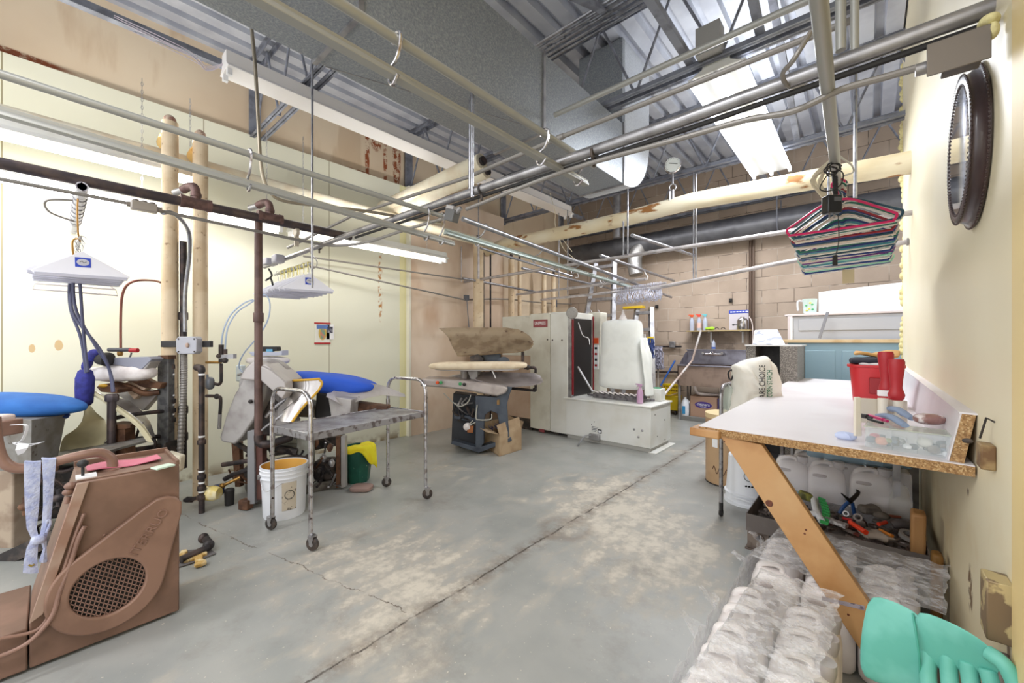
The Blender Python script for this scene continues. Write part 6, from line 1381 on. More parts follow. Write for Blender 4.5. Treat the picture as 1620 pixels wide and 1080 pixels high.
# diagonal brace: front plane Y
BYf=1.925
def Bp(px,py): return at(px,py,Y=BYf)
t=thing('diagonal_brace','varnished pine diagonal brace board with knots holding up the table front','brace',Bp(1440,1080))
A0=Bp(1138,688);A1=Bp(1205,703);E1=Bp(1372,940);E1b=Bp(1455,1078);E0b=Bp(1398,1078); 
dv=(Bp(1392,1075)-A0); 
lo0=A0+dv*1.0; hi=Bp(1460,1080)
B().prism([A0,A1,hi+(hi-A1)*.12,lo0+dv*.12],(0,.04,0)).obj('board',M('varnished_pine',(192,148,100),.4,0,c2=(172,124,76),ns=5,sc_=(1,1,1),c3=(204,166,120),ns3=2.5,lo3=.5,hi3=.65,bump=.04),t,bevel=.003)
kn=M('dark_knot_wood',(108,58,38),.5,c2=(80,44,30),ns=40)
for (x,y,r_) in((1217,796,.0135),(1275,838,.004),(1273,844,.004),(1146,698,.003),(1342,972,.004)):
    B().lathe([(0,-.0008),(r_,-.0008),(r_,.001)],Bp(x,y),V((0,-1,0)),20).obj('wood_knot',kn,t)
pA=Bp(1300,943);pB=Bp(1368,958); d_=(Bp(1310,953)-pA)
B().prism([pA+V((0,-.0015,0)),pB+V((0,-.0015,0)),pB+V((0,-.0015,-.016)),pA+V((0,-.0015,-.014))],(0,.0015,0)).obj('grey_strap_mark',M('lilac_tape',(160,150,160),.6,c2=(110,100,110),ns=60,lo=.55,hi=.6),t)

# mint rubber glove draped on the brace and reaching right
def glove():
    GX=1.50
    t=thing('rubber_glove','mint green rubber glove hanging over the lower end of the diagonal brace','glove',at(1420,1010,Y=1.55))
    g=lambda x,y,d:at(x,y,D=d)
    # cuff: flattened tube
    def flat(pts,name,mat=mint):
        b=B(); n=20; vs=[]
        for (cx,cy,hx_,hy_,d,th) in pts:
            c=g(cx,cy,d); e=g(cx+hx_,cy+hy_,d)-c
            for k in range(n):
                a_=2*PI*k/n; s_=math.sin(a_); vs.append(c+e*math.cos(a_)-FW*th*(abs(s_)**.8)*(1 if s_>0 else -1)*(1+.12*math.sin(a_*3+cx*.05)))
        m=len(pts); fs=[(i*n+k,i*n+(k+1)%n,(i+1)*n+(k+1)%n,(i+1)*n+k) for i in range(m-1) for k in range(n)]
        fs+=[tuple(reversed(range(n))),tuple((m-1)*n+k for k in range(n))]
        b.add(vs,fs).obj(name,mat,t,ang=70,sub=1)
    flat([(1364,1004,-8,62,1.16,.010),(1385,1010,-6,68,1.14,.022),(1420,1020,0,68,1.10,.028),(1450,1028,4,62,1.07,.026),(1466,1032,6,56,1.055,.018)],'cuff')
    flat([(1452,1012,4,46,1.05,.018),(1478,1012,8,42,1.03,.026),(1510,1020,10,38,.99,.028),(1545,1032,12,34,.955,.026),(1575,1046,14,28,.925,.022),(1594,1062,14,20,.905,.012)],'palm')
    fr=.0172
    for q in (((1470,1025,1.045),(1468,1070,1.03),(1474,1125,1.02)),((1500,1034,1.01),(1503,1082,.995),(1512,1140,.985)),((1531,1044,.975),(1539,1095,.96),(1552,1150,.95)),((1562,1056,.94),(1577,1106,.92),(1592,1156,.91))):
        pts=cr([g(*p) for p in q],6); B().tube(pts,[fr*.95]+[fr]*(len(pts)-4)+[fr,fr*.8,fr*.4],14,squash=(1.0,1.0)).obj('finger',mint,t,ang=80,sub=1)
    pts=cr([g(1560,1030,.93),g(1590,1052,.90),g(1610,1090,.88),g(1626,1130,.86)],6); B().tube(pts,[fr*1.0]*5+[fr*.95]*(len(pts)-8)+[fr*.9,fr*.7,fr*.4],14).obj('thumb',mint,t,ang=80,sub=1)
    B().tube(cr([g(1444,970,1.068),g(1449,1000,1.045),g(1454,1035,1.035),g(1456,1075,1.04)],6),.0026,8).obj('cuff_fold',M('mint_rubber_fold',(70,160,142),.5),t)
glove()

# ---------------- things on the table ----------------
T=lambda px,py,dz=0:at(px,py,Z=TZ+dz)
rc=T(1388,648); rc=V((rc.x,rc.y+.0,TZ+.001))
rc=at(1385,640,Z=TZ); c=V((rc.x,rc.y,TZ+.001))
redpl=M('red_plastic',(196,36,44),.35,0,c2=(184,30,38),ns=4)
wid=(at(1425,600,D=(c-V((0,0,EYE))).dot(FW)).x-at(1342,600,D=(c-V((0,0,EYE))).dot(FW)).x)
zz_=(c-V((0,0,EYE))).dot(FW); rr=41*zz_/F/1.25; hh=(640-572)*zz_/F*.93
t=thing('red_bucket','red plastic tub filled with gloves and rags on the laminate table','bucket',c)
b=B(); sq=lambda a_:(abs(math.cos(a_))**.6*(1 if math.cos(a_)>0 else -1),abs(math.sin(a_))**.6*(1 if math.sin(a_)>0 else -1))
prof=[(.80,0),(.82,.01),(.97,hh*.93),(1.06,hh*.94),(1.06,hh),(.98,hh),(.84,.02)]; vs=[];n=32
for k_,z in prof:
    for i in range(n): x,y=sq(2*PI*i/n); vs.append(c+V((x*rr*k_,y*rr*k_*.8,z)))
m=len(prof); b.add(vs,[(i*n+k,i*n+(k+1)%n,(i+1)*n+(k+1)%n,(i+1)*n+k) for i in range(m-1) for k in range(n)]+[tuple(reversed(range(n))),tuple((m-1)*n+k for k in range(n))]).obj('tub_wall',redpl,t,ang=50)
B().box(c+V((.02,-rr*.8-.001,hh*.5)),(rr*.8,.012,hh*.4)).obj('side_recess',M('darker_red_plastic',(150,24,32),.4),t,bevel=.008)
tz=c.z+hh
single('leather_glove',B().sheet([[c+V((-.10+.03*j,-.05+.03*i,hh+.045+.014*math.sin(j*.9+i)+.006*i)) for j in range(8)] for i in range(4)],.02),M('tan_leather',(196,148,84),.7,bump=.2),'folded tan leather glove lying on top of the red tub','glove',sub=1,ang=80)
single('black_cloth',B().blob(c+V((-.03,-.03,hh+.022)),(.10,.07,.025),fn=lambda q:q*(1+.12*math.sin(q.x*70))),M('dark_navy_cloth',(40,40,52),.8),'dark cloth under the tan leather glove in the red tub','cloth')
single('plastic_bag_clump',B().blob(c+V((-.01,-.065,hh+.008)),(.06,.03,.024),fn=lambda q:q*(1+.15*math.sin(q.x*90))),paper,'white crumpled plastic poking out of the red tub rim','plastic bag')
# two red handled brushes
for k,(px,y0_,y1_,lb,dx) in enumerate(((1403,556,624,'left upright red rubber handle of the pair before the tub',0),(1418,568,634,'right upright red rubber handle of the pair before the tub',.0))):
    d=1.86 if k==0 else 1.78; a_=at(px,y1_,D=d); e_=at(px-2+2*k,y0_,D=d)
    t=thing('red_handle_brush',lb,'brush',a_)
    L_=e_-a_; B().tube([a_+L_*f for f in(0,.06,.15,.22,.32,.5,.75,.93,1.0)],[.017,.026,.029,.025,.020,.022,.027,.029,.025],18,squash=(1,.8)).obj('rubber_grip',M('dull_red_rubber',(176,34,44),.45) if 'dull_red_rubber' not in MATS else MATS['dull_red_rubber'],t,ang=50)
    B().cyl(a_-Z_*.008,a_+Z_*.003,.010).obj('metal_ferrule',steel,t)
    B().blob(a_+L_*.93-FW*.019,(.004,.003,.004)).obj('hang_hole',black,t)
D1=1.74
t=thing('white_storage_case','white plastic case base under the red handled brushes on the table','container',at(1390,660,D=D1))
g=lambda x,y,d=D1:at(x,y,D=d)
slab(B(),[(1353,690),(1353,628),(1362,628),(1364,690)],1.50,.01).obj('end_plate',M('ivory_plastic',(228,220,206),.4),t,bevel=.003)
slab(B(),[(1354,629),(1436,634),(1436,672),(1356,668)],1.78,.012).obj('case_wall',MATS['ivory_plastic'],t,bevel=.002)
B().cyl(g(1397,660,1.76),g(1397,630,1.76),.018).cyl(g(1421,660,1.74),g(1421,634,1.74),.018).obj('upright_rib',MATS['ivory_plastic'],t)
B().box(g(1402,622,1.83),(.06,.04,.025)).obj('brush_cradle',paper,t,bevel=.003)
slab(B(),[(1353.5,667),(1359,667),(1359,678),(1354,678)],1.695,.006).obj('black_tag',black,t)
# clear organiser box with small parts
t=thing('clear_parts_box','clear plastic compartment box full of small coloured parts near table edge','container',at(1430,700,D=1.28))
o0=T(1366,706); o1=T(1520,728); ed=(o1-o0); ed.z=0; el=ed.length; eu=ed.normalized(); ev=V((-eu.y,eu.x,0)); hz_=.072; dp=.11
o0=o0+eu*.004; el=min(el,.215)
for k,(a_,b_,c_,d_) in enumerate(((0,0,el,.002),(0,dp,el,.002),)):
    B().prism([o0+ev*b_,o0+eu*el+ev*b_,o0+eu*el+ev*(b_+.002),o0+ev*(b_+.002)],(0,0,hz_)).obj('clear_wall',glassy,t,smooth=False)
for f in(0,.33,.62,1): B().prism([o0+eu*(el*f),o0+eu*(el*f+.002),o0+eu*(el*f+.002)+ev*dp,o0+eu*(el*f)+ev*dp],(0,0,hz_)).obj('divider',glassy,t,smooth=False)
B().prism([o0-eu*.004-ev*.004+Z_*hz_,o0+eu*(el+.004)-ev*.004+Z_*hz_,o0+eu*(el+.004)+ev*(dp+.004)+Z_*hz_,o0-eu*.004+ev*(dp+.004)+Z_*hz_],(0,0,.004)).obj('lid',M('clear_green_lid',(206,214,196),.1,alpha=.45),t,bevel=.001)
for f,sz_,m_,nm in((.10,.016,M('pink_part',(220,96,110),.4),'pink_disc'),(.2,.018,M('salmon_part',(226,150,120),.4),'salmon_cap'),(.06,.015,M('slate_part',(110,116,130),.5),'grey_part'),(.28,.011,M('olive_part',(150,150,90),.4),'olive_part'),(.42,.013,chrome,'metal_ring'),(.5,.011,paper,'white_part'),(.58,.012,darkm,'dark_part'),(.70,.020,M('pale_part',(220,214,204),.4),'pale_part'),(.80,.017,M('brown_part',(120,100,84),.5),'brown_part'),(.9,.018,darkm,'dark_part')):
    B().blob(o0+eu*el*f+ev*rnd.uniform(.02,.08)+Z_*(sz_+rnd.uniform(0,.02)),(sz_,sz_,sz_*.8),e=.8,n=10,m=8).obj(nm,m_,t)
for k in range(26):
    s_=rnd.uniform(.006,.012); B().blob(o0+eu*el*rnd.uniform(.05,.95)+ev*rnd.uniform(.012,dp-.012)+Z_*(s_+rnd.uniform(0,.02)),(s_,s_*.8,s_*.7),e=.7,n=8,m=6).obj('small_part',[darkm,steel,MATS['brown_part'],MATS['slate_part'],paper][k%5],t)
zl=TZ+hz_+.005
L2=lambda px,py:at(px,py,Z=zl+.01)
b=B(); 
for k,q in enumerate((((1390,657),(1432,673)),((1402,645),(1443,662)),((1410,648),(1430,656)))):
    a_=L2(*q[0]);e_=L2(*q[1]); b.tube(cr([a_,a_.lerp(e_,.5)+Z_*.012,e_],5),[.010,.011,.012,.013,.013,.013,.013,.013,.012,.011,.010],10,squash=(.8,1.2))
single('rolled_blue_cloth',b,M('pale_denim',(140,156,184),.8,bump=.2),'rolled pale blue cloth lying on the clear parts box','cloth',ang=70)
a_=L2(1362,655); e_=L2(1400,662); single('magenta_marker',B().cyl(L2(1375,657),L2(1398,664),.007).cyl(L2(1398,664),L2(1404,666),.005),M('magenta_plastic',(190,40,100),.4),'magenta pen lying left of the rolled blue cloth','pen')
single('brush_head_small',B().cyl(L2(1357,656),L2(1372,659),.009).cyl(L2(1372,659),L2(1380,661),.004),darkm,'small dark bristle brush at the left end of the parts box','brush')
single('screwdriver_dark',B().cyl(L2(1374,663),L2(1396,669),.0045),inkb,'dark pencil lying along the front of the parts box lid','pen')
p=L2(1470,668); single('wrapped_bundle',B().blob(p+Z_*.012,(.045,.026,.020),rot3(z=20),e=.8,n=20),M('brown_cellophane',(150,110,104),.12,0,c2=(226,214,212),ns=20,lo=.55,hi=.62,bump=.5,bs=60,coat=.5),'glossy brown cellophane wrapped bundle on the parts box','bundle')
p=T(1338,695); t=thing('rolled_sock','small rolled pale blue cloth bundle on the white table','cloth',p)
B().blob(p+Z_*.014,(.034,.018,.016),rot3(z=5),e=.85,n=20).obj('roll',M('pale_lilac_cloth',(196,206,236),.8),t); B().tube(cr([p+V((.0,-.012,.028)),p+V((.01,-.018,.02)),p+V((.014,-.016,.01))],4),.003,6).obj('tie',MATS['pale_lilac_cloth'],t)
p=T(1500,722); single('white_twist_tie',B().blob(p+Z_*.008,(.014,.012,.009),e=.7).blob(p+V((-.02,0,.006)),(.01,.004,.004)),paper,'small white plastic clip at the right end of the table edge','clip')

# ---------------- wall items at right ----------------
MC=V((.17,1.49,2.02-.0)); mc_=at(1520,235,X=.17); mc_=at(1521,234,X=.214); MC=V((.214,1.88,mc_.z))
KM=.93; t=thing('round_mirror','round mirror in thick dark brown beaded frame on the right wall','mirror',V((.25,1.88,MC.z)))
fr_=M('dark_brown_frame',(58,42,42),.35,0,c2=(70,50,48),ns=6,coat=.3)
ax=V((-1,0,0)); W0=V((.249,MC.y,MC.z))
B().lathe([(r_*KM,z_) for r_,z_ in [(.18,.0),(.250,.0),(.256,.004),(.256,.010),(.244,.014),(.240,.020),(.236,.026),(.234,.032),(.236,.036),(.228,.040),(.212,.039),(.204,.035),(.204,.0)]],W0,ax,64).obj('frame',fr_,t,ang=50)
for r_,d_,nb in((.236,.037,110),(.256,.008,120),(.208,.038,96)):
    b=B()
    for k in range(nb):
        a_=2*PI*k/nb; b.blob(W0+ax*d_+V((0,math.cos(a_)*r_*KM,math.sin(a_)*r_*KM)),(.0046,.003,.003) if False else (.003,.0042,.0042),n=6,m=4)
    o=b.obj('bead_row',fr_,t); o['kind']='stuff'
B().cyl(W0+ax*.030,W0+ax*.037,.207*KM,n=48).obj('mirror_glass',M('mirror_silver',(220,226,240),.04,1.0),t)
p=at(1583,970,X=.25); t=thing('outlet_plate','tarnished metal outlet box partly covered in tan paint low on right wall','electrical box',V((.25,p.y,p.z)))
q0=at(1562,915,X=.24); q1=at(1606,1020,X=.24)
B().bb(.208,.25,1.45,1.52,.55,.69).obj('metal_box',M('tarnished_metal',(128,108,84),.5,.4,c2=(196,178,132),ns=14,lo=.5,hi=.54),t,bevel=.003)
q=at(1600,1060,X=.24); t=thing('low_shelf_block','scuffed grey block low on the right wall beyond the glove','block',q)
B().bb(.222,.25,1.42,1.5,.30,.51).obj('block',M('scuffed_grey_block',(140,132,126),.7,c2=(110,100,94),ns=20),t,bevel=.004)
p=at(1565,715,X=.24); t=thing('angle_bracket','small wood and yellow bracket box under the table upstand on right wall','bracket',p)
B().bb(.222,.25,p.y-.02,p.y+.04,p.z-.045,p.z+.02).obj('block',M('yellowed_wood_block',(150,124,84),.6,c2=(110,80,50),ns=18),t,bevel=.004); B().tube([V((.25,p.y,p.z+.08)),V((.235,p.y,p.z+.09)),V((.228,p.y+.03,p.z+.03))],.0025,6).obj('wire_hook',darkm,t)

# ---------------- drum, pail, starch bag, narrow cart ----------------
dc=at(1147,768,Z=0); c=V((dc.x,dc.y+.12,0)); 
zd=(c-V((0,0,EYE))).dot(FW); rdm=.185; hd=.615
t=thing('fibre_drum','brown cardboard fibre drum with pale wooden lid beside the table corner','drum',c)
B().lathe([(rdm*.99,0),(rdm,.01),(rdm,hd-.03)],c,n=40).obj('drum_wall',cardo,t,ang=60); B().lathe([(rdm*1.01,0),(rdm*1.01,.012)],c,n=40).obj('bottom_ring',darkm,t)
B().lathe([(rdm*1.02,hd-.04),(rdm*1.02,hd),(0,hd)],c,n=40).obj('drum_lid',M('pale_lid',(214,190,146),.6),t,ang=60)
vd=(V((0,0,0))-c); vd.z=0; vd.normalize(); vs_=vd.cross(Z_)*-1
def onc(a_,z,k=1.004): return c+(vd*math.cos(a_)+vs_*math.sin(a_))*rdm*k+Z_*z
B().sheet([[onc(-.75+.28*j/4,.33+.26*i/3,1.006) for j in range(5)] for i in range(4)],-.001).obj('paper_label',paper,t,ang=70)
B().tube(cr([onc(-.72+1.1*k/16,.14+.03*math.sin(k*1.5)-.001*k,1.006) for k in range(17)],4),.0028,6).obj('scrawled_marking',M('dark_brown_scrawl',(90,56,40),.7),t)
# narrow tubular cart
t=thing('tubular_cart','narrow grey tubular rolling stand carrying the starch bag left of the table','cart',at(1146,812,Z=0))
cxx,cy0,cy1=-.79,3.16,3.62
hp=[V((cxx,cy0,.09)),V((cxx,cy0,.84))]+arc((cxx,cy0+.09,.84),.09,180,90,Y_,Z_,6)+arc((cxx,cy1-.09,.84),.09,90,0,Y_,Z_,6)+[V((cxx,cy1,.09))]
B().tube(hp,.0135,12).obj('hoop_frame',M('dull_grey_tube',(160,158,160),.35,.6,c2=(110,104,104),ns=20,lo=.5,hi=.6),t,ang=60)
for y in(cy0,cy1): B().cyl(V((-.42,y,.09)),V((-.42,y,.80)),.0135,n=12).obj('short_post',MATS['dull_grey_tube'],t); 
for x in(cxx,-.42):
    for y in(cy0,cy1): B().lathe([(.02,-.012),(.026,0),(.02,.012)],V((x,y,.026)),X_,12).cyl(V((x,y,.03)),V((x,y,.10)),.014).obj('caster',black,t)
B().bb(cxx,-.42,cy0,cy1,.60,.625).obj('shelf_tray',greyt,t,bevel=.003)
# starch bag
fc_=V((-.66,3.42,.63)); t=thing('starch_bag','crumpled white paper sack printed FABRICARE CHOICE CORN STARCH standing by table','bag',fc_)
bagm=M('sack_paper',(234,230,220),.7,0,c2=(224,218,206),ns=5,bump=.7,bs=14)
vv=V((-.18,-.98,0)).normalized(); hh2=V((-vv.y,vv.x,0))
L3=lambda px,py,d=0.0:at(px,py,D=2.92)-FW*d
out_=[(1152,672),(1155,640),(1163,610),(1158,577),(1166,573),(1180,567),(1196,563),(1211,560),(1214,566),(1224,575),(1231,592),(1234,615),(1232,640),(1226,664),(1222,680)]
cxp,cyp=1193,618; vsb=[]; rings=7; b=B(); nn_=len(out_)*2; pts=[]
for k in range(len(out_)): 
    a_=out_[k]; e_=out_[(k+1)%len(out_)]; pts+= [a_,((a_[0]+e_[0])/2,(a_[1]+e_[1])/2)]
rn=random.Random(9); jit=[[rn.uniform(-.028,.028) for _ in pts] for _ in range(rings*2)]
def ringv(f,side,ji):
    r=[]
    for k,(x,y) in enumerate(pts):
        px=cxp+(x-cxp)*f; py=cyp+(y-cyp)*f; dz=.13*math.sqrt(max(0,1-f**2.6))
        q=at(px,py,D=2.92)+FW*(-dz*side)+FW*jit[ji][k]*(1 if f<.99 else 0); r.append(q)
    return r
fr=[.0001,.3,.55,.75,.9,1.0]; vs=[]
order=[(f,1) for f in fr]+[(f,-1) for f in reversed(fr[:-1])]
for i,(f,s_) in enumerate(order): vs+=ringv(f,s_,i)
n=len(pts); b.add(vs,[(i*n+k,i*n+(k+1)%n,(i+1)*n+(k+1)%n,(i+1)*n+k) for i in range(len(order)-1) for k in range(n)])
b.obj('sack_body',bagm,t,ang=80,sub=1)
Rt=basis(Z_,-RT,-FW)
def sackword(s,px,py,size,mat,sq,nm): text(nm,s,mat,t,at(px,py,D=2.92)-FW*.150,size,Rt,ext=.001,squeeze=sq)
sackword('FABRICARE CHOICE',1186,614,.060,inkb,.66,'sack_lettering_black'); sackword('CORN STARCH',1197,603,.052,inkg,.52,'sack_lettering_green')
single('clear_bag',B().blob(at(1152,650,D=3.0),(.05,.08,.19),rot=VB,fn=lambda q:q*(1+.15*math.sin(q.z*50+q.x*60))),M('cloudy_film',(206,216,206),.2,alpha=.55),'cloudy plastic bag hanging at the left of the starch sack','plastic bag')
B().tube(arc(at(1157,592,D=2.95),.03,0,360,RT,Z_,14),.008,8).obj('cable_loop',M('white_black_cable',(90,90,90),.4),None) if False else None
single('cable_coil',B().tube(cr([at(1154,600,D=2.95),at(1152,590,D=2.95),at(1157,585,D=2.95),at(1160,592,D=2.95),at(1156,602,D=2.95)],6),.006,8),black,'small dark cable loop on the hoop of the narrow cart','cable')
# white pail under the table
c=at(1172,800,Z=0); c=V((c.x+.02,c.y+.13,0)); t=thing('white_pail','upside down white pail with child warning print under the table corner','bucket',c)
B().lathe([(.165,0),(.165,.02),(.155,.025),(.155,.07),(.163,.075),(.163,.085),(.150,.09),(.132,.36),(.125,.37),(0,.37)],c,n=36).obj('pail_wall',pailw,t,ang=30)
vd=(V((0,0,0))-c); vd.z=0; vd.normalize(); vs_=vd.cross(Z_)*-1
onp=lambda a_,z,r_=.148:c+(vd*math.cos(a_)+vs_*math.sin(a_))*r_+Z_*z
B().tube([c+vd*.1465+vs_*(.01+.034*math.cos(k*PI/8))+Z_*(.235+.034*math.sin(k*PI/8)) for k in range(16)],.0022,6,closed=True).tube([c+vd*.147+vs_*(-.012)+Z_*.26,c+vd*.147+vs_*.034+Z_*.21],.002,6).obj('prohibition_symbol',inkb,t)
b=B()
for k in range(3): b.box(c+vd*.147+vs_*(-.01+.02*k)+Z_*.295,(.012,.004,.014),VB)
for k in range(3): b.box(c+vd*.153+vs_*(-.01+.02*k)+Z_*.165,(.014,.004,.010),VB)
b.obj('warning_print',inkb,t)
B().tube(cr([c+vd*.14-vs_*.09+Z_*.06,c+vd*.19+vs_*.0+Z_*.065,c+vd*.17+vs_*.07+Z_*.03],6),.006,8).cyl(c+vd*.18+vs_*.02+Z_*.06,c+vd*.172+vs_*.07+Z_*.035,.009).obj('bail_grip',pailw,t)

# ---------------- tool tray dolly ----------------
def tray():
    t=thing('tool_dolly','grey steel tray dolly on casters heaped with tools under the table','dolly',V((-.15,2.75,0)))
    a_=at(1172,808,Z=.31); x0=-.50; x1=.20; y0_=2.50; y1_=2.98; z0_=.225; z1_=.315
    a0=V((x0,y0_,0)); a1=V((x1,y0_+.05,0))
    dk=M('tray_grey_paint',(120,112,108),.5,.2,c2=(100,92,88),ns=6)
    for p,q in((V((x0,y0_,0)),V((x1,y0_+.03,0))),(V((x0,y1_,0)),V((x1,y1_,0))),(V((x0,y0_,0)),V((x0,y1_,0))),(V((x1,y0_,0)),V((x1,y1_,0)))):
        d=(q-p); nr_=d.cross(Z_).normalized()*.004; B().prism([p+Z_*z0_,q+Z_*z0_,q+Z_*z1_,p+Z_*z1_],nr_).obj('tray_wall',dk,t,smooth=False)
    B().bb(x0,x1,y0_,y1_,z0_,z0_+.006).obj('tray_floor',dk,t,smooth=False)
    B().bb(x0+.12,x1,y1_+.01,y1_+.62,z0_-.03,z0_-.005).obj('deck_board',dk,t)
    B().bb(x0+.0,x0+.10,y0_+.03,y0_+.18,.12,z0_).pipe(V((x0+.06,y0_+.02,.185)),V((x0+.06,y0_+.1,.185)),.022).box((x0+.05,y0_+.1,.115),(.12,.16,.01)).obj('caster_mount',M('worn_mount',(122,108,98),.6,.2,c2=(90,76,68),ns=14),t,bevel=.003)
    for x,y in((x0+.05,y0_+.10),(x1-.05,y0_+.10),(x0+.18,y1_+.5),(x1-.05,y1_+.5)):
        w_=B().lathe([(0,-.017),(.03,-.017),(.052,-.015),(.056,0),(.052,.015),(.03,.017),(0,.017)],V((x,y,.056)),X_,24).obj('caster_wheel',castert,t)
        B().lathe([(0,-.02),(.024,-.02),(.024,.02),(0,.02)],V((x,y,.056)),X_,16).prism([V((x-.022,y-.03,.11)),V((x-.022,y+.03,.11)),V((x-.022,y,.05))],(.004,0,0)).prism([V((x+.018,y-.03,.11)),V((x+.018,y+.03,.11)),V((x+.018,y,.05))],(.004,0,0)).obj('caster_fork',rustm,w_)
    return z0_+.006
TB=tray()
# tools in the tray
rn=random.Random(21)
def tpos(px,py,z): return at(px,py,Z=z)
t=thing('scrub_brush','white handled scrub brush with green bristles in the tool tray','brush',tpos(1298,808,.33))
h0=tpos(1288,790,.36); h1=tpos(1300,824,.33)
B().tube(cr([tpos(1262,806,.34),tpos(1278,812,.34),tpos(1290,812,.345)],5),[.010,.011,.012,.013,.014,.015,.015,.015,.015,.016,.016],10).tube(cr([h0,h0.lerp(h1,.5)+V((-.008,0,0)),h1],5),.016,12).obj('white_body',pailw,t)
b=B()
for k in range(9):
    f=k/8; c=tpos(1296+10*math.sin(f*2.6)*.6,789+36*f,.36-.03*f); b.box(c+V((.012,0,0)),(.034,.009,.016),rot3(z=-10+f*20,y=10))
b.obj('green_bristles',M('green_bristles',(60,170,90),.6),t)
t=thing('slip_joint_pliers','black slip joint pliers with blue grips standing open in the tray','pliers',tpos(1345,800,.36))
pv_=at(1345,790,D=2.22); d22=lambda x,y,dd=0:at(x,y,D=2.22+dd)
B().tube(cr([d22(1345,792),d22(1353,785),d22(1358,778),d22(1354,774)],4),[.011,.011,.011,.011,.010,.010,.010,.009,.009,.007,.006,.004,.002],8).tube(cr([d22(1345,792),d22(1338,786),d22(1331,780)],4),[.011,.010,.009,.008,.007,.006,.005,.004,.003],8).blob(d22(1345,792),(.016,.010,.016),rot=VB).obj('jaws',M('blackened_tool_steel',(46,42,42),.4,.6),t)
B().tube(cr([d22(1342,794),d22(1334,802),d22(1328,812)],4),.009,8).tube(cr([d22(1348,795),d22(1350,804),d22(1352,814)],4),.009,8).obj('blue_grips',M('blue_grip',(40,80,140),.4),t)
for k,(q,r_,m_,lb,nm,cat) in enumerate((
 (((1280,772),(1308,780),(1322,786)),.014,black,'thick black rubber tool handle pointing left in the tray','rubber_tool','tool'),
 (((1345,826),(1370,842)),.012,M('orange_red_handle',(222,62,32),.35),'larger screwdriver with red orange handle at the tray front','screwdriver','screwdriver'),
 (((1390,829),(1402,826)),.009,MATS['orange_red_handle'],'short stubby tool with red orange handle towards the right of tray','screwdriver','screwdriver'),
 (((1392,838),(1412,848)),.008,M('amber_handle',(200,120,40),.4),'screwdriver with amber and red handle at the tray front right','screwdriver','screwdriver'),
 (((1262,786),(1320,800)),.003,steel,'long thin steel rod crossing the tray behind the brush','rod','rod'),
 (((1385,813),(1425,818)),.007,M('copper_red',(150,84,64),.4,.3),'copper red rod lying at the right rear of the tray','rod','rod'),
 (((1310,778),(1330,785),(1345,797)),.006,black,'curved black cable loop behind the open pliers','cable','cable'),
 (((1333,819),(1348,823)),.007,redp,'small red tube beside the grey socket in the tray','tube','tube'))):
    pts=[tpos(x,y,.335) for x,y in q]; pts=cr(pts,5) if len(pts)>2 else pts
    single(nm,B().tube(pts,r_,10),m_,lb,cat)
p=tpos(1274,784,.37); single('yellow_green_tape',B().blob(p,(.03,.025,.022),rot3(z=20,y=15),e=.3,n=12,m=8),M('olive_sponge',(150,150,70),.6,c2=(90,90,50),ns=20),'olive green sponge block at the back left of the tool tray','sponge')
for (px,py,r_,lb) in((1338,812,.014,'chrome socket ring left of the grey ring under the pliers'),(1357,818,.019,'larger grey plastic ring under the pliers')):
    c=tpos(px,py,.34); ax_=(V((0,0,EYE))-c).normalized(); single('pipe_coupling',B().lathe([(r_*.6,-.015),(r_,-.015),(r_,.015),(r_*.6,.015),(r_*.6,-.015)],c,ax_,18,c0=False,c1=False),steel if r_<.016 else M('grey_plastic',(150,140,136),.5),lb,'coupling')
p=tpos(1378,806,.35); single('gloved_bundle',B().blob(p,(.05,.04,.025),rot3(z=30),e=.8,fn=lambda q:q*(1+.15*math.sin(q.x*110))).blob(p+V((.04,-.03,-.01)),(.035,.03,.02)),M('grey_work_glove',(112,104,98),.8,c2=(84,78,74),ns=20,bump=.4),'crumpled grey work glove at the back of the tool tray','glove')
p=tpos(1425,832,.335); single('elbow_fitting',B().tube(cr([p+V((-.03,-.01,0)),p+V((0,0,.012)),p+V((.035,.03,.0))],5),.021,12),M('dark_plastic_fitting',(88,82,84),.4),'dark plastic elbow fitting at the right of the tool tray','pipe fitting')
p=tpos(1437,847,.335); single('tape_roll',B().lathe([(.02,-.01),(.034,-.01),(.034,.01),(.02,.01),(.02,-.01)],p,V((.2,-.3,1)),20,c0=False,c1=False),M('grey_tape',(140,136,134),.5),'grey tape roll at the front right corner of the tool tray','tape roll')
p=tpos(1322,826,.33); single('wire_brush',B().box(p,(.10,.035,.02),rot3(z=-25)),M('grey_bristle',(130,124,124),.7,c2=(190,186,186),ns=60,bump=.8),'grey bristled brush block lying at the tray front','brush',bevel=.003)
p=tpos(1385,846,.32); single('crumpled_film',B().blob(p,(.06,.035,.02),fn=lambda q:q*(1+.25*math.sin(q.x*120+q.y*90))),M('dirty_clear_film',(190,176,164),.25,alpha=.6),'crumpled clear film among the tools at the tray front','plastic film')
b=B(); 
for k in range(150):
    x=rn.uniform(-.46,.17); y=rn.uniform(2.56,2.94); z=TB+rn.uniform(.01,.07)
    if k%3==0: b.blob(V((x,y,z)),(rn.uniform(.012,.026),rn.uniform(.01,.018),rn.uniform(.008,.016)),rot3(z=rn.uniform(0,180)),e=.7,n=8,m=6)
    else:
        a_=rn.uniform(0,PI); l=rn.uniform(.03,.09); b.tube([V((x,y,z)),V((x+l*math.cos(a_),y+l*math.sin(a_)*.6,z+rn.uniform(-.01,.015)))],rn.uniform(.004,.010),6)
o=b.obj('mixed_tools',M('mixed_tool_tones',(86,74,70),.45,.4,c2=(140,128,122),ns=14,lo=.45,hi=.52,c3=(120,60,50),ns3=9,lo3=.62,hi3=.64)); tag(o,'heap of rusty fittings and hand tools filling the grey tray','tools',kind='stuff')

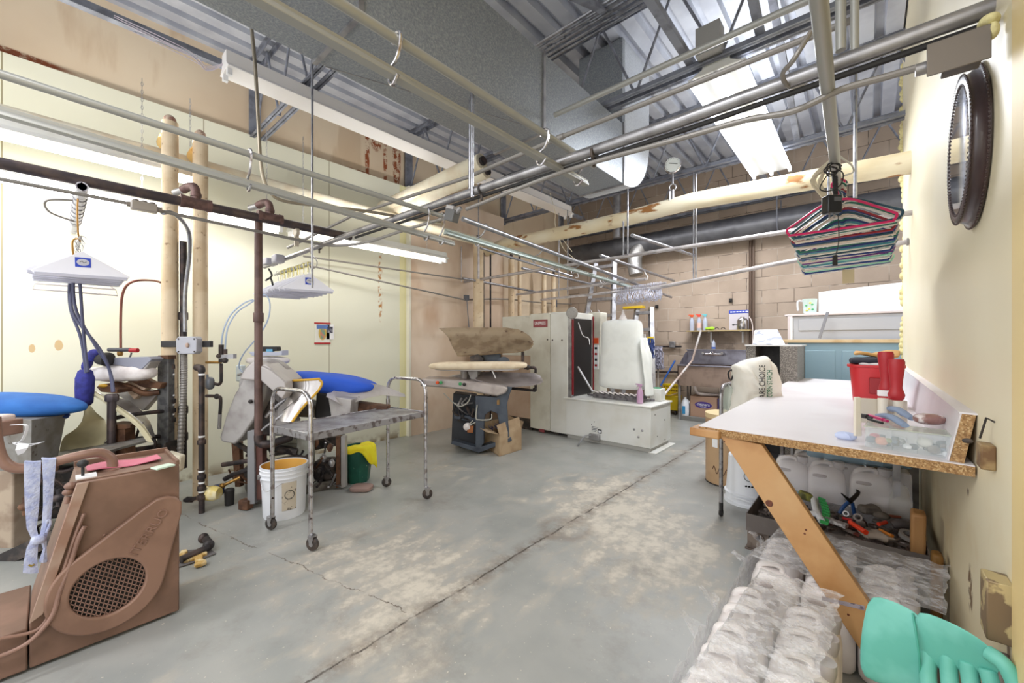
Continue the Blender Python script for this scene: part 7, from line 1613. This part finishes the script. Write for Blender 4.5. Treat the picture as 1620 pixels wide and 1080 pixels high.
# jugs
def jug(label,group,c=(0,0,0)):
    t=thing('chemical_jug',label,'jug',V(c),group); w_,d_,h_=.078,.055,.30
    b=B(); prof=[(.90,0),(.98,.012),(1,.03),(1,.17),(.985,.175),(1,.18),(1,.22),(.96,.245),(.80,.272),(.55,.285)]; n=24; vs=[]
    for k_,z in prof:
        for i in range(n):
            a_=2*PI*i/n; x=abs(math.cos(a_))**.45*(1 if math.cos(a_)>0 else -1); y=abs(math.sin(a_))**.45*(1 if math.sin(a_)>0 else -1); vs.append(V((x*w_*k_,y*d_*k_,z)))
    m=len(prof); b.add(vs,[(i*n+k,i*n+(k+1)%n,(i+1)*n+(k+1)%n,(i+1)*n+k) for i in range(m-1) for k in range(n)]+[tuple(reversed(range(n))),tuple((m-1)*n+k for k in range(n))])
    o=b.obj('jug_body',jugw,t,ang=50)
    for v_ in o.data.vertices: v_.co-=V((0,0,0))
    t.location=(0,0,0)
    B().tube(cr([V((-.055,-.0,.235)),V((-.05,0,.285)),V((-.01,0,.305)),V((.02,0,.30)),V((.025,0,.272))],6),.012,10,squash=(1,1.3)).obj('handle',jugw,t)
    B().lathe([(.020,.27),(.022,.285),(.024,.29),(.024,.318),(0,.32)],V((.052,0,0)),n=16).obj('cap',M('clear_grey_cap',(190,184,184),.3) if 'clear_grey_cap' not in MATS else MATS['clear_grey_cap'],t)
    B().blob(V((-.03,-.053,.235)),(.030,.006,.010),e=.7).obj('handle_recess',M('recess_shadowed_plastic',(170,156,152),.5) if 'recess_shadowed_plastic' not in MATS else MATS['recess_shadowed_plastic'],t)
    return t
j0=jug('white plastic jug in shrink film','jugs behind the tool tray'); 
lab=['white jug with teal and blue label, leftmost behind the tool tray','plain white jug in film, middle one behind the tool tray','plain white jug in film, rightmost behind the tool tray']
xs3=[(1255,.0),(1312,.0),(1376,.0)]
for k in range(3):
    q=at(xs3[k][0],775,D=2.62); pos=V((q.x,3.06+.0*k,.222)); r=V((0,0,R(8)))
    if k==0: j=j0; j.location=pos; j.rotation_euler=r; j['label']=lab[0]
    else: j=dup(j0,pos,r,label=lab[k])
    j.scale=(1.15,1.1,1.0)
    if k==0: J0=j
q=at(1240,785,D=2.55); g_=thing('jug_label_holder','x','x',q) if False else None
b=B().bb(J0.location.x-.075,J0.location.x+.075,2.985,2.990,.30,.345); o=b.obj('teal_jug_label',teal); 
o.parent=None; tag(o,'teal band label on the leftmost jug behind the tool tray','label')
tx=text('blue_jug_lettering','UB',M('royal_blue_print',(40,90,180),.5),o,(J0.location.x+.03,2.982,.27),.05,(PI/2,0,0),ext=.001)
# second row of jugs further back
for k in range(3):
    d=dup(j0,V((-.30+.20*k,3.34,.222)),V((0,0,R(5))),label='white jug in the rear row behind the tray under the table',group='jugs in the rear row')
film=M('shrink_film',(236,236,246),.06,0,alpha=.20,bump=1.0,bs=9)
FM=NT('film_streaks'); FM.m.name='crumpled_clear_film'
fa=FM.rng(FM.noise(12,6,rough=.7,stretch=(1,1.8,1)),.45,.66,.14,.6); FM.l(fa,FM.p.inputs['Alpha']); film2=FM.out(FM.mix(fa,(252,252,255),(246,246,250)),.12,bump=FM.noise(16,5,rough=.6),bstr=1.0,bd=.02)
rows=[]
rn=random.Random(4)
for i in range(9):
    rows.append([V((-.42+.066*j,2.965-.004*math.sin(i+j)+.05*(i/8)**3,.24+.038*i+.0*rn.random())) for j in range(10)])
for r in rows:
    for q in r: q.y+=rn.uniform(-.010,.010)
single('shrink_wrap_sheet',B().sheet(rows,.0015),film,'clear shrink film stretched over the jugs behind the tool tray','plastic wrap',ang=40)
b=B().blob(V((.13,3.03,.34)),(.05,.04,.13),e=.8,fn=lambda q:q*(1+.1*math.sin(q.z*60))); single('film_sleeve',b,M('cloudy_film_sleeve',(214,206,190),.25,alpha=.6),'cloudy gathered film sleeve right of the wrapped jugs','plastic wrap')
single('light_blue_caps_bag',B().blob(V((-.08,3.22,.56)),(.26,.10,.045),e=.7,fn=lambda q:q*(1+.1*math.sin(q.x*60))),M('light_blue_film',(170,206,230),.2,alpha=.5),'pale blue film showing above the jug tops under the table','plastic wrap')
single('wood_post_offcut',B().box((.17,2.62,.33),(.05,.07,.30),rot3(x=8)),wood,'pale pine offcut standing against the right wall beside the tray','wood offcut',bevel=.012)
single('dark_wood_offcut',B().box((.215,2.45,.20),(.035,.06,.34),rot3(x=3)),M('brown_olive_wood',(120,84,34),.6),'dark brown wood offcut leaning by the right wall before the pine one','wood offcut',bevel=.012)
single('brown_cardboard_post',B().box((.02,3.25,.5),(.06,.03,.5)),M('brown_board',(120,92,70),.7),'brown board upright behind the film sleeve under the table','board')
# large film-wrapped jug packs on the floor
cnt=0
ys_=[1.10+.128*k for k in range(6)]+[2.02,2.15,2.28]
for i,y in enumerate(ys_):
    for j in range(2 if y<1.9 else 3):
        p=V((-.325+j*.175+(.0 if y<1.9 else .03),y,.003))
        lb='white jug under clear film in the nearer floor pack by the glove' if y<1.9 else 'white jug under clear film in the farther floor pack behind the brace'
        d=dup(j0,p,V((0,0,R(2))),label=lb,group='wrapped jugs, nearer floor pack' if y<1.9 else 'wrapped jugs, farther floor pack'); d.scale=(1.1,1.1,1.0)
# crumpled film over the packs
rn=random.Random(13)
def filmtop(x0,x1,y0_,y1_,z,amp,nx,ny,name,label,mat,skirt=True):
    rows=[]
    for i in range(ny+1):
        f=i/ny; row=[]
        for j in range(nx+1):
            g=j/nx; x=x0+(x1-x0)*g+.07*f*.8; y=y0_+(y1_-y0_)*f
            e=min(1,min(g*nx,(nx-j))/2.0 if skirt else 1)
            row.append(V((x+rn.uniform(-.008,.008),y+rn.uniform(-.008,.008),z*(.45+.55*min(1,(j if skirt else 2)/1.5)) +rn.uniform(-amp,amp))))
        rows.append(row)
    return single(name,B().sheet(rows,.0012),mat,label,'plastic wrap',ang=30)
filmtop(-.43,-.125,1.00,1.88,.338,.007,12,30,'crumpled_film_cover','crumpled clear film draped over the nearer floor jug pack',film2)
filmtop(-.44,.19,1.96,2.40,.338,.007,20,14,'crumpled_film_cover','crumpled clear film draped over the farther floor jug pack behind the brace',film2)
rows=[]
for i in range(26):
    y=1.05+1.25*i/25; rows.append([V((-.42-.012*j*(1+.5*math.sin(i*.7))+rn.uniform(-.012,.012)+.03*i/25,y+rn.uniform(-.015,.015),.30-.075*j+rn.uniform(-.01,.01))) for j in range(5)])
single('loose_film_edge',B().sheet(rows,.0012),film2,'loose film edge flaring out over the floor left of the jug packs','plastic wrap',ang=30)
for k,(x,y,s_) in enumerate(((-.43,1.46,.07),(-.43,1.66,.065),(-.41,2.05,.06),(-.39,2.32,.06))):
    p=V((x,y,.26)); rows=[[p+V((-s_*f*(1-.3*abs(g-.5))+rn.uniform(-.006,.006),(g-.5)*s_*1.4*(1-f*.75),s_*.55*f+rn.uniform(-.008,.008))) for g in(0,.25,.5,.75,1)] for f in(0,.33,.66,1)]
    single('film_peak',B().sheet(rows,.001),film2,('nearest','second nearest','third nearest','farthest')[k]+' pointed corner of clear film sticking out left of jug packs','plastic wrap',ang=30)
# ---------------- hangers ----------------
def hook_pts(o,u,r=.022,neck=.05):   # plane u (horizontal) / z
    u=V(u); o=V(o)
    return [o,o+Z_*neck]+[o+Z_*(neck+r)+u*r*math.sin(R(a_))*1.0-Z_*r*math.cos(R(a_)) for a_ in(30,75,120,165,210,240)]
def tri(u,w_,h,drop,o):
    o=V(o);u=V(u); return [o,o+u*w_*.5-Z_*(h*.92)+u*0,o+u*(w_*.5+.004)-Z_*(h+.004),o+u*(w_*.5-.012)-Z_*(h+.014),o-u*(w_*.5-.012)-Z_*(h+.014),o-u*(w_*.5+.004)-Z_*(h+.004),o-u*w_*.5-Z_*(h*.92)]
def plastic_hanger(mat):
    t=thing('plastic_hanger','x','hanger',(0,0,0),'coloured plastic hangers on the short rail')
    # origin at the top of hook's inner curve
    top=V((0,0,-.095)); b=B(); w_=.41; h=.105
    pts=[top,top+V((.06,0,-.012)),top+V((w_*.5-.02,0,-h+.012)),top+V((w_*.5,0,-h-.004)),top+V((w_*.5-.008,0,-h-.026)),top+V((w_*.5-.04,0,-h-.034)),top+V((-w_*.5+.04,0,-h-.034)),top+V((-w_*.5+.008,0,-h-.026)),top+V((-w_*.5,0,-h-.004)),top+V((-w_*.5+.02,0,-h+.012)),top+V((-.06,0,-.012))]
    b.tube(cr(pts,3,closed=True),.0058,8,closed=True); b.obj('frame',mat,t)
    B().tube(cr([top,top+V((0,0,.03)),V((-.006,0,-.045)),V((-.026,0,-.022)),V((-.018,0,0)),V((0,0,.008)),V((.018,0,0)),V((.026,0,-.016))],3),.0042,8).blob(top,(.014,.006,.012),n=10,m=6).obj('hook',mat,t)
    return t
cols=[('magenta',(206,24,92)),('dark teal',(36,74,90)),('white',(228,222,214)),('green',(20,104,84)),('beige',(226,208,190)),('dark red',(142,18,36)),('navy',(24,52,116)),('aqua',(70,140,150)),('cream',(222,214,196)),('purple',(100,44,120)),('pale green',(150,206,180))]
protos={}
for nme,cc in cols: protos[nme]=plastic_hanger(M('hanger_'+nme.replace(' ','_'),cc,.35))
seq=['magenta','dark teal','white','green','white','beige','dark red','navy','dark teal','beige','white','green','navy','aqua','cream','dark teal','white','navy','beige','purple','pale green','aqua','white','navy','cream','pale green','navy','white']
rn=random.Random(8); used=set(); y=2.50
for k,nme in enumerate(seq):
    x=-.105+rn.uniform(-.006,.006)-.0005*k; pos=V((x,y,2.0+.026-.0048*max(0,k-4))); rot=V((0,R(rn.uniform(-2.5,2.5)-2),R(rn.uniform(-4,4)+2)))
    ordl={0:'front of the bundle'}.get(k)
    lb=(nme+' plastic tubular hanger, '+('frontmost on the short rail' if k==0 else 'packed in the bundle on the short rail'))
    if nme not in used: o=protos[nme]; o.location=pos; o.rotation_euler=rot; o['label']=lb; used.add(nme)
    else: o=dup(protos[nme],pos,rot,label=lb)
    o['group']=nme+' hangers in the coloured bundle'
    y+=.024
# label uniqueness for single-colour ones is by colour
# coiled black cable, adapter, white mop-like cord bundle on the rail
rail_p=at(1322,262,X=-.12)
t=thing('cable_bundle','tangled black cable coil hanging at the end of coloured hanger rail','cable',rail_p)
b=B(); rr_=random.Random(2)
for k in range(4):
    c=at(1318,268,D=1.75)+RT*rr_.uniform(-.01,.01)+Z_*rr_.uniform(-.01,.01); b.tube([c+(RT*math.cos(a_*PI/8)*rr_.uniform(.024,.03)+Z_*math.sin(a_*PI/8)*rr_.uniform(.016,.022)+FW*rr_.uniform(-.004,.004)) for a_ in range(16)],.0028,6,closed=True)
b.tube(cr([at(1310,275,D=1.75),at(1300,290,D=1.74),at(1298,300,D=1.74),at(1312,302,D=1.74),at(1330,292,D=1.73),at(1334,275,D=1.74),at(1326,268,D=1.75)],5),.0025,6); b.obj('cable_loop',black,t)
cz=[]; 
for k in range(120): f=k/119; c=at(1321,278,D=1.76).lerp(at(1322,312,D=1.76),f); cz.append(c+RT*.008*math.cos(k*1.1)+FW*.008*math.sin(k*1.1))
B().tube(cz,.0026,6).obj('coiled_section',black,t)
p=at(1316,324,D=1.70); t=thing('power_adapter','black plug-in power adapter hanging above the coloured hangers','adapter',p)
B().box(p,(.060,.04,.075),VB).obj('adapter_body',M('black_plastic',(30,30,32),.3),t,bevel=.005); b=B()
for k in(-1,1): b.box(p+RT*.010*k-Z_*.047,(.004,.006,.018),VB)
b.obj('prongs',steel,t); B().box(p+RT*.008-FW*.021+Z_*.018,(.030,.001,.018),VB).obj('label_print',M('grey_print_small',(90,90,92),.5),t)
b=B()
for k in range(16):
    a0=at(1316+rr_.uniform(-6,6),256+rr_.uniform(-3,6),D=1.79); b.tube(cr([a0,at(1290+rr_.uniform(-8,10),285,D=1.84),at(1308+rr_.uniform(-6,6),318,D=1.84)],4),.003,5)
single('frayed_cord_bundle',b,M('dirty_white_cord',(206,194,170),.8),'frayed off-white cord bundle hanging behind the black coil','cord')
single('plug_cable',B().tube(cr([at(1326,338,D=1.9),at(1327,380,D=1.93),at(1322,405,D=1.94)],5),.002,6).box(at(1321,412,D=1.94),(.016,.012,.05),VB),black,'thin black cord with small plug hanging before the coloured hangers','cord')
single('masking_tape_strip',B().box(at(1342,436,D=2.42)+V((0,0,.0)),(.055,.003,.09),rot3(z=5)),M('masking_tape',(206,186,150),.6,c2=(196,170,128),ns=9),'strip of beige masking tape at the bottom of the coloured hanger bundle','tape')
# caped (paper covered) hangers
capem=M('white_cape_paper',(240,240,250),.5); badge=inkblue
def caped(label,group,badge_on=True):
    t=thing('caped_hanger',label,'hanger',(0,0,0),group)   # plane Y/Z, origin at hook top
    top=V((0,0,-.085)); w_=.40; h=.13
    b=B().prism([top+V((-.004,0,0)),top+V((-.004,w_*.5,-h)),top+V((-.004,w_*.5-.01,-h-.014)),top+V((-.004,-w_*.5+.01,-h-.014)),top+V((-.004,-w_*.5,-h))],(.008,0,0)); b.obj('paper_cape',capem,t,bevel=.002)
    B().bb(-.0065,.0065,-w_*.5+.012,w_*.5-.012,-.085-h-.026,-.085-h-.006).obj('hanger_tube',M('grey_white_tube',(190,190,204),.5) if 'grey_white_tube' not in MATS else MATS['grey_white_tube'],t,bevel=.003)
    B().tube(cr([top,V((0,0,-.05)),V((0,-.016,-.022)),V((0,-.012,0)),V((0,.006,.004)),V((0,.02,-.012))],4),.0016,6).obj('wire_hook',steel,t)
    if badge_on:
        zb=-.085-.065
        B().bb(.0042,.0056,-.032,.032,zb-.028,zb+.028).obj('blue_badge',inkblue,t)
        B().prism([V((.0058,.026*math.cos(a_*PI/10),zb+.020*math.sin(a_*PI/10))) for a_ in range(20)],(.0006,0,0)).obj('badge_oval',M('badge_grey',(196,196,206),.5) if 'badge_grey' not in MATS else MATS['badge_grey'],t)
        B().tube([V((.0068,-.014,zb+.0)),V((.0068,-.004,zb+.008)),V((.0068,.002,zb-.004)),V((.0068,.014,zb+.004))],.0015,5).obj('badge_script',inkb,t)
    return t
ch=caped('x','g'); ch2=caped('x','g',False)
# left bundle on tube pointing out from the wall
pa=at(130,295,X=-3.25); rz_=pa.z
t=thing('wall_tube','white painted tube sticking out from the left wall holding caped hangers','tube',pa)
B().pipe(pa,V((-4.58,pa.y,rz_)),.026,18).obj('tube',M('chipped_white_tube',(206,206,216),.4,c2=(150,146,160),ns=20,lo=.56,hi=.6),t)
b=B()
for k in range(7):
    x=-3.5-.12*k; b.tube([V((x,pa.y+.03*math.cos(a_*PI/5),rz_+.03*math.sin(a_*PI/5))) for a_ in range(10)],.003,5,closed=True)
b.obj('wire_wraps',steel,t)
B().tube(cr([V((-3.6,pa.y-.02,rz_)),V((-3.6,pa.y-.13,rz_-.03)),V((-3.62,pa.y-.12,rz_-.09)),V((-3.64,pa.y-.02,rz_-.12))],6),.006,8).obj('wire_loop',conduit2,t)
zs_=at(120,398,X=-3.5).z
# carrier hook from tube down to hangers
single('carrier_wire',B().tube(cr([V((-3.45,pa.y+.01,rz_+.03)),V((-3.45,pa.y-.01,rz_-.02)),V((-3.46,pa.y-.01,zs_+.12)),V((-3.48,pa.y+.0,zs_+.06))],5),.004,6).tube(cr([V((-3.5,pa.y,zs_+.08)),V((-3.5,pa.y-.03,zs_+.06)),V((-3.5,pa.y-.025,zs_-.05)),V((-3.5,pa.y-.02,zs_-.12))],5),.005,6),brass,'brass coloured wires hanging from the white wall tube','wire')
rn=random.Random(6)
single('hanger_bar',B().cyl(V((-3.42,pa.y,zs_+.075)),V((-4.56,pa.y,zs_+.075)),.007),steel,'thin rod carrying the paper caped hangers at far left','rod')
for k in range(7):
    pos=V((-3.46-.055*k,pa.y+rn.uniform(-.012,.012),zs_+.085)); rot=V((R(rn.uniform(-2,2)),0,R(rn.uniform(-6,6))))
    lb='frontmost paper caped hanger with blue badge at far left' if k==0 else 'white paper caped hanger stacked behind the front one at far left'
    if k==0: o=ch; o.location=pos; o.rotation_euler=rot; o['label']=lb; o['group']='paper caped hangers at far left'
    else:
        o=dup(ch2,pos,rot,label=lb,group='paper caped hangers at far left')
for q in list(ch.children): pass
single('loose_plastic_hanger',B().tube([V((-3.9,pa.y-.19,zs_-.20)),V((-3.9,pa.y+.19,zs_-.21)),V((-3.9,pa.y+.18,zs_-.17)),V((-3.9,pa.y-.18,zs_-.165))],.006,6,closed=True).tube([V((-3.9,pa.y-.18,zs_-.165)),V((-3.9,pa.y,zs_-.02)),V((-3.9,pa.y+.18,zs_-.17))],.004,6).tube([V((-3.9,pa.y,zs_-.02)),V((-3.9,pa.y,zs_+.08))],.003,6),jugw,'cream plastic hanger at the back of the far left stack','hanger')
# middle bundle
q0=at(492,417,X=-3.35); 
t=thing('hanger_bar','short pale bar with yellow ties carrying the middle caped hangers','bar',q0)
b1_=V((-4.15,q0.y,q0.z)); B().cyl(q0,b1_,.012).obj('bar',railgrey,t)
b=B()
for k in range(9):
    x=-3.38-.07*k-.01*(k%3); b.box(V((x,q0.y-.0,q0.z-.0)),(.012,.03,.034),rot3(x=10)).box(V((x,q0.y-.012,q0.z-.04)),(.01,.003,.05))
b.obj('yellow_tie',M('yellow_tie',(220,206,120),.6),t)
single('s_hook',B().tube(cr([at(492,385,X=-3.3),at(492,400,X=-3.32),at(501,412,X=-3.33),at(500,422,X=-3.34),at(493,424,X=-3.35),at(489,418,X=-3.35)],5),.005,8),chrome,'bent wire hook under the left end of the thick strut','hook')
for k in range(9):
    pos=V((-3.40-.082*k,q0.y+.0+rn.uniform(-.008,.008),q0.z+.016)); rot=V((R(rn.uniform(-2,2)),0,R(rn.uniform(-3,3))))
    lb='front caped hanger with blue badge below the middle bar' if k==0 else 'white paper caped hanger in the row behind the badge hanger below middle bar'
    o=dup(ch if k==0 else ch2,pos,rot,label=lb,group=None if k==0 else 'paper caped hangers on the middle bar')
    if k==0: o['group']='badge hanger on the middle bar'
# ch2 prototype itself becomes a member of the far-left stack
ch2.location=V((-3.46-.055*7,pa.y,zs_+.085)); ch2['label']='white paper caped hanger stacked behind the front one at far left'; ch2['group']='paper caped hangers at far left'
# grey clamps on the strut end and small black cord there
p=at(427,418,X=-4.0); single('strut_clamp',B().box(p+V((0,0,.02)),(.12,.10,.06)),M('pale_lilac_box',(170,168,178),.5,.2),'grey metal clamp at the very left end of the thick strut','clamp',bevel=.012); single('strut_clamp',B().box(p+V((.2,0,.02)),(.1,.08,.07)),MATS['pale_lilac_box'],'second grey metal clamp slightly in from the left end of the strut','clamp',bevel=.012)
single('knotted_cord',B().tube(cr([at(425,425,X=-3.95),at(430,436,X=-3.9),at(420,444,X=-3.9),at(428,440,X=-3.9),at(432,455,X=-3.9),at(430,468,X=-3.9)],5),.008,6),black,'black knotted cord below the left end of the strut','cord')
# white wire hangers at the back
def wire_hanger():
    t=thing('wire_hanger','white wire hanger packed in the dense cluster near the back','hanger',(0,0,0),'white wire hangers at the back')
    top=V((0,0,-.07)); w_=.41; h=.115
    b=B().tube([top,top+V((0,w_*.5,-h)),top+V((0,w_*.5-.006,-h-.008)),top+V((0,-w_*.5+.006,-h-.008)),top+V((0,-w_*.5,-h))],.0032,5,closed=True)
    b.tube(cr([top,V((0,0,-.035)),V((0,-.02,-.02)),V((0,-.014,.002)),V((0,.006,.004)),V((0,.02,-.01))],3),.0022,5); b.obj('wire',M('white_wire',(214,216,232),.35),t)
    return t
wh=wire_hanger(); hb0=at(975,458,Y=4.80); hb1=at(1046,448,Y=4.80)
n=46
for k in range(n):
    f=k/(n-1); pos=hb0.lerp(hb1,f)+V((0,rn.uniform(-.01,.01),.016)); rot=V((R(rn.uniform(-5,5)),R(rn.uniform(-3,3)),R(rn.uniform(-14,14)+25)))
    if k==0: wh.location=pos; wh.rotation_euler=rot; o=wh
    else: o=dup(wh,pos,rot)
single('hanger_bar',B().cyl(hb0-V((.05,0,0)),hb1+V((.06,0,0)),.013),wrail,'pale bar carrying the white wire hangers at the back','bar')
for px,py,lb in ((912,437,'left'),(950,452,'middle'),(1021,440,'right')):
    p=at(px,py,Y=4.88 if lb=='middle' else 4.65); single('wire_s_hook',B().tube(cr([p+V((-.01,0,.09)),p+V((.0,0,.06)),p+V((.03,0,.01)),p+V((.015,0,-.02)),p+V((-.015,0,-.01))],5),.005,6),paper,'white wire S hook on the slim back rails, '+lb+' of three','hook')

# posters on the cream wall
for (px,py,w_,h_,lb) in((510,527,.16,.23,'small framed devotional print with red border on the cream wall'),(522,525,.085,.17,'tiny black and white card on the cream wall seam')):
    p=at(px,py,X=-4.598); t=thing('wall_print' ,lb,'picture',p)
    if px==510:
        B().bb(-4.6,-4.594,p.y-w_/2,p.y+w_/2,p.z-h_/2,p.z+h_/2).obj('print',M('print_ground',(226,224,214),.5),t)
        B().bb(-4.596,-4.592,p.y-w_/2-.01,p.y+w_/2+.01,p.z+h_/2-.012,p.z+h_/2+.006).bb(-4.596,-4.592,p.y-w_/2-.01,p.y+w_/2+.01,p.z-h_/2-.006,p.z-h_/2+.012).obj('red_border',redp,t)
        B().lathe([(0,0),(.045,0),(.04,.0004)],V((-4.5925,p.y,p.z)),X_,20,ell=(1,1.7)).obj('golden_halo',M('gold_halo',(200,170,80),.5),t)
        B().lathe([(0,0),(.028,0),(.02,.0005)],V((-4.5918,p.y,p.z-.005)),X_,16,ell=(1,2.2)).obj('robed_figure',M('green_rose_figure',(110,150,130),.5,c2=(196,130,110),ns=14),t)
        B().bb(-4.594,-4.592,p.y-w_/2+.015,p.y+w_/2-.015,p.z+.05,p.z+.095).obj('blue_corner',M('sky_blue_print',(90,120,180),.5),t)
    else:
        B().bb(-4.6,-4.594,p.y-w_/2,p.y+w_/2,p.z-h_/2,p.z+h_/2).obj('card',paper,t,bevel=.002); B().bb(-4.594,-4.592,p.y-.03,p.y+.03,p.z-.01,p.z+.06).obj('dark_portrait',M('dark_portrait',(60,60,80),.5,c2=(150,150,160),ns=30),t)
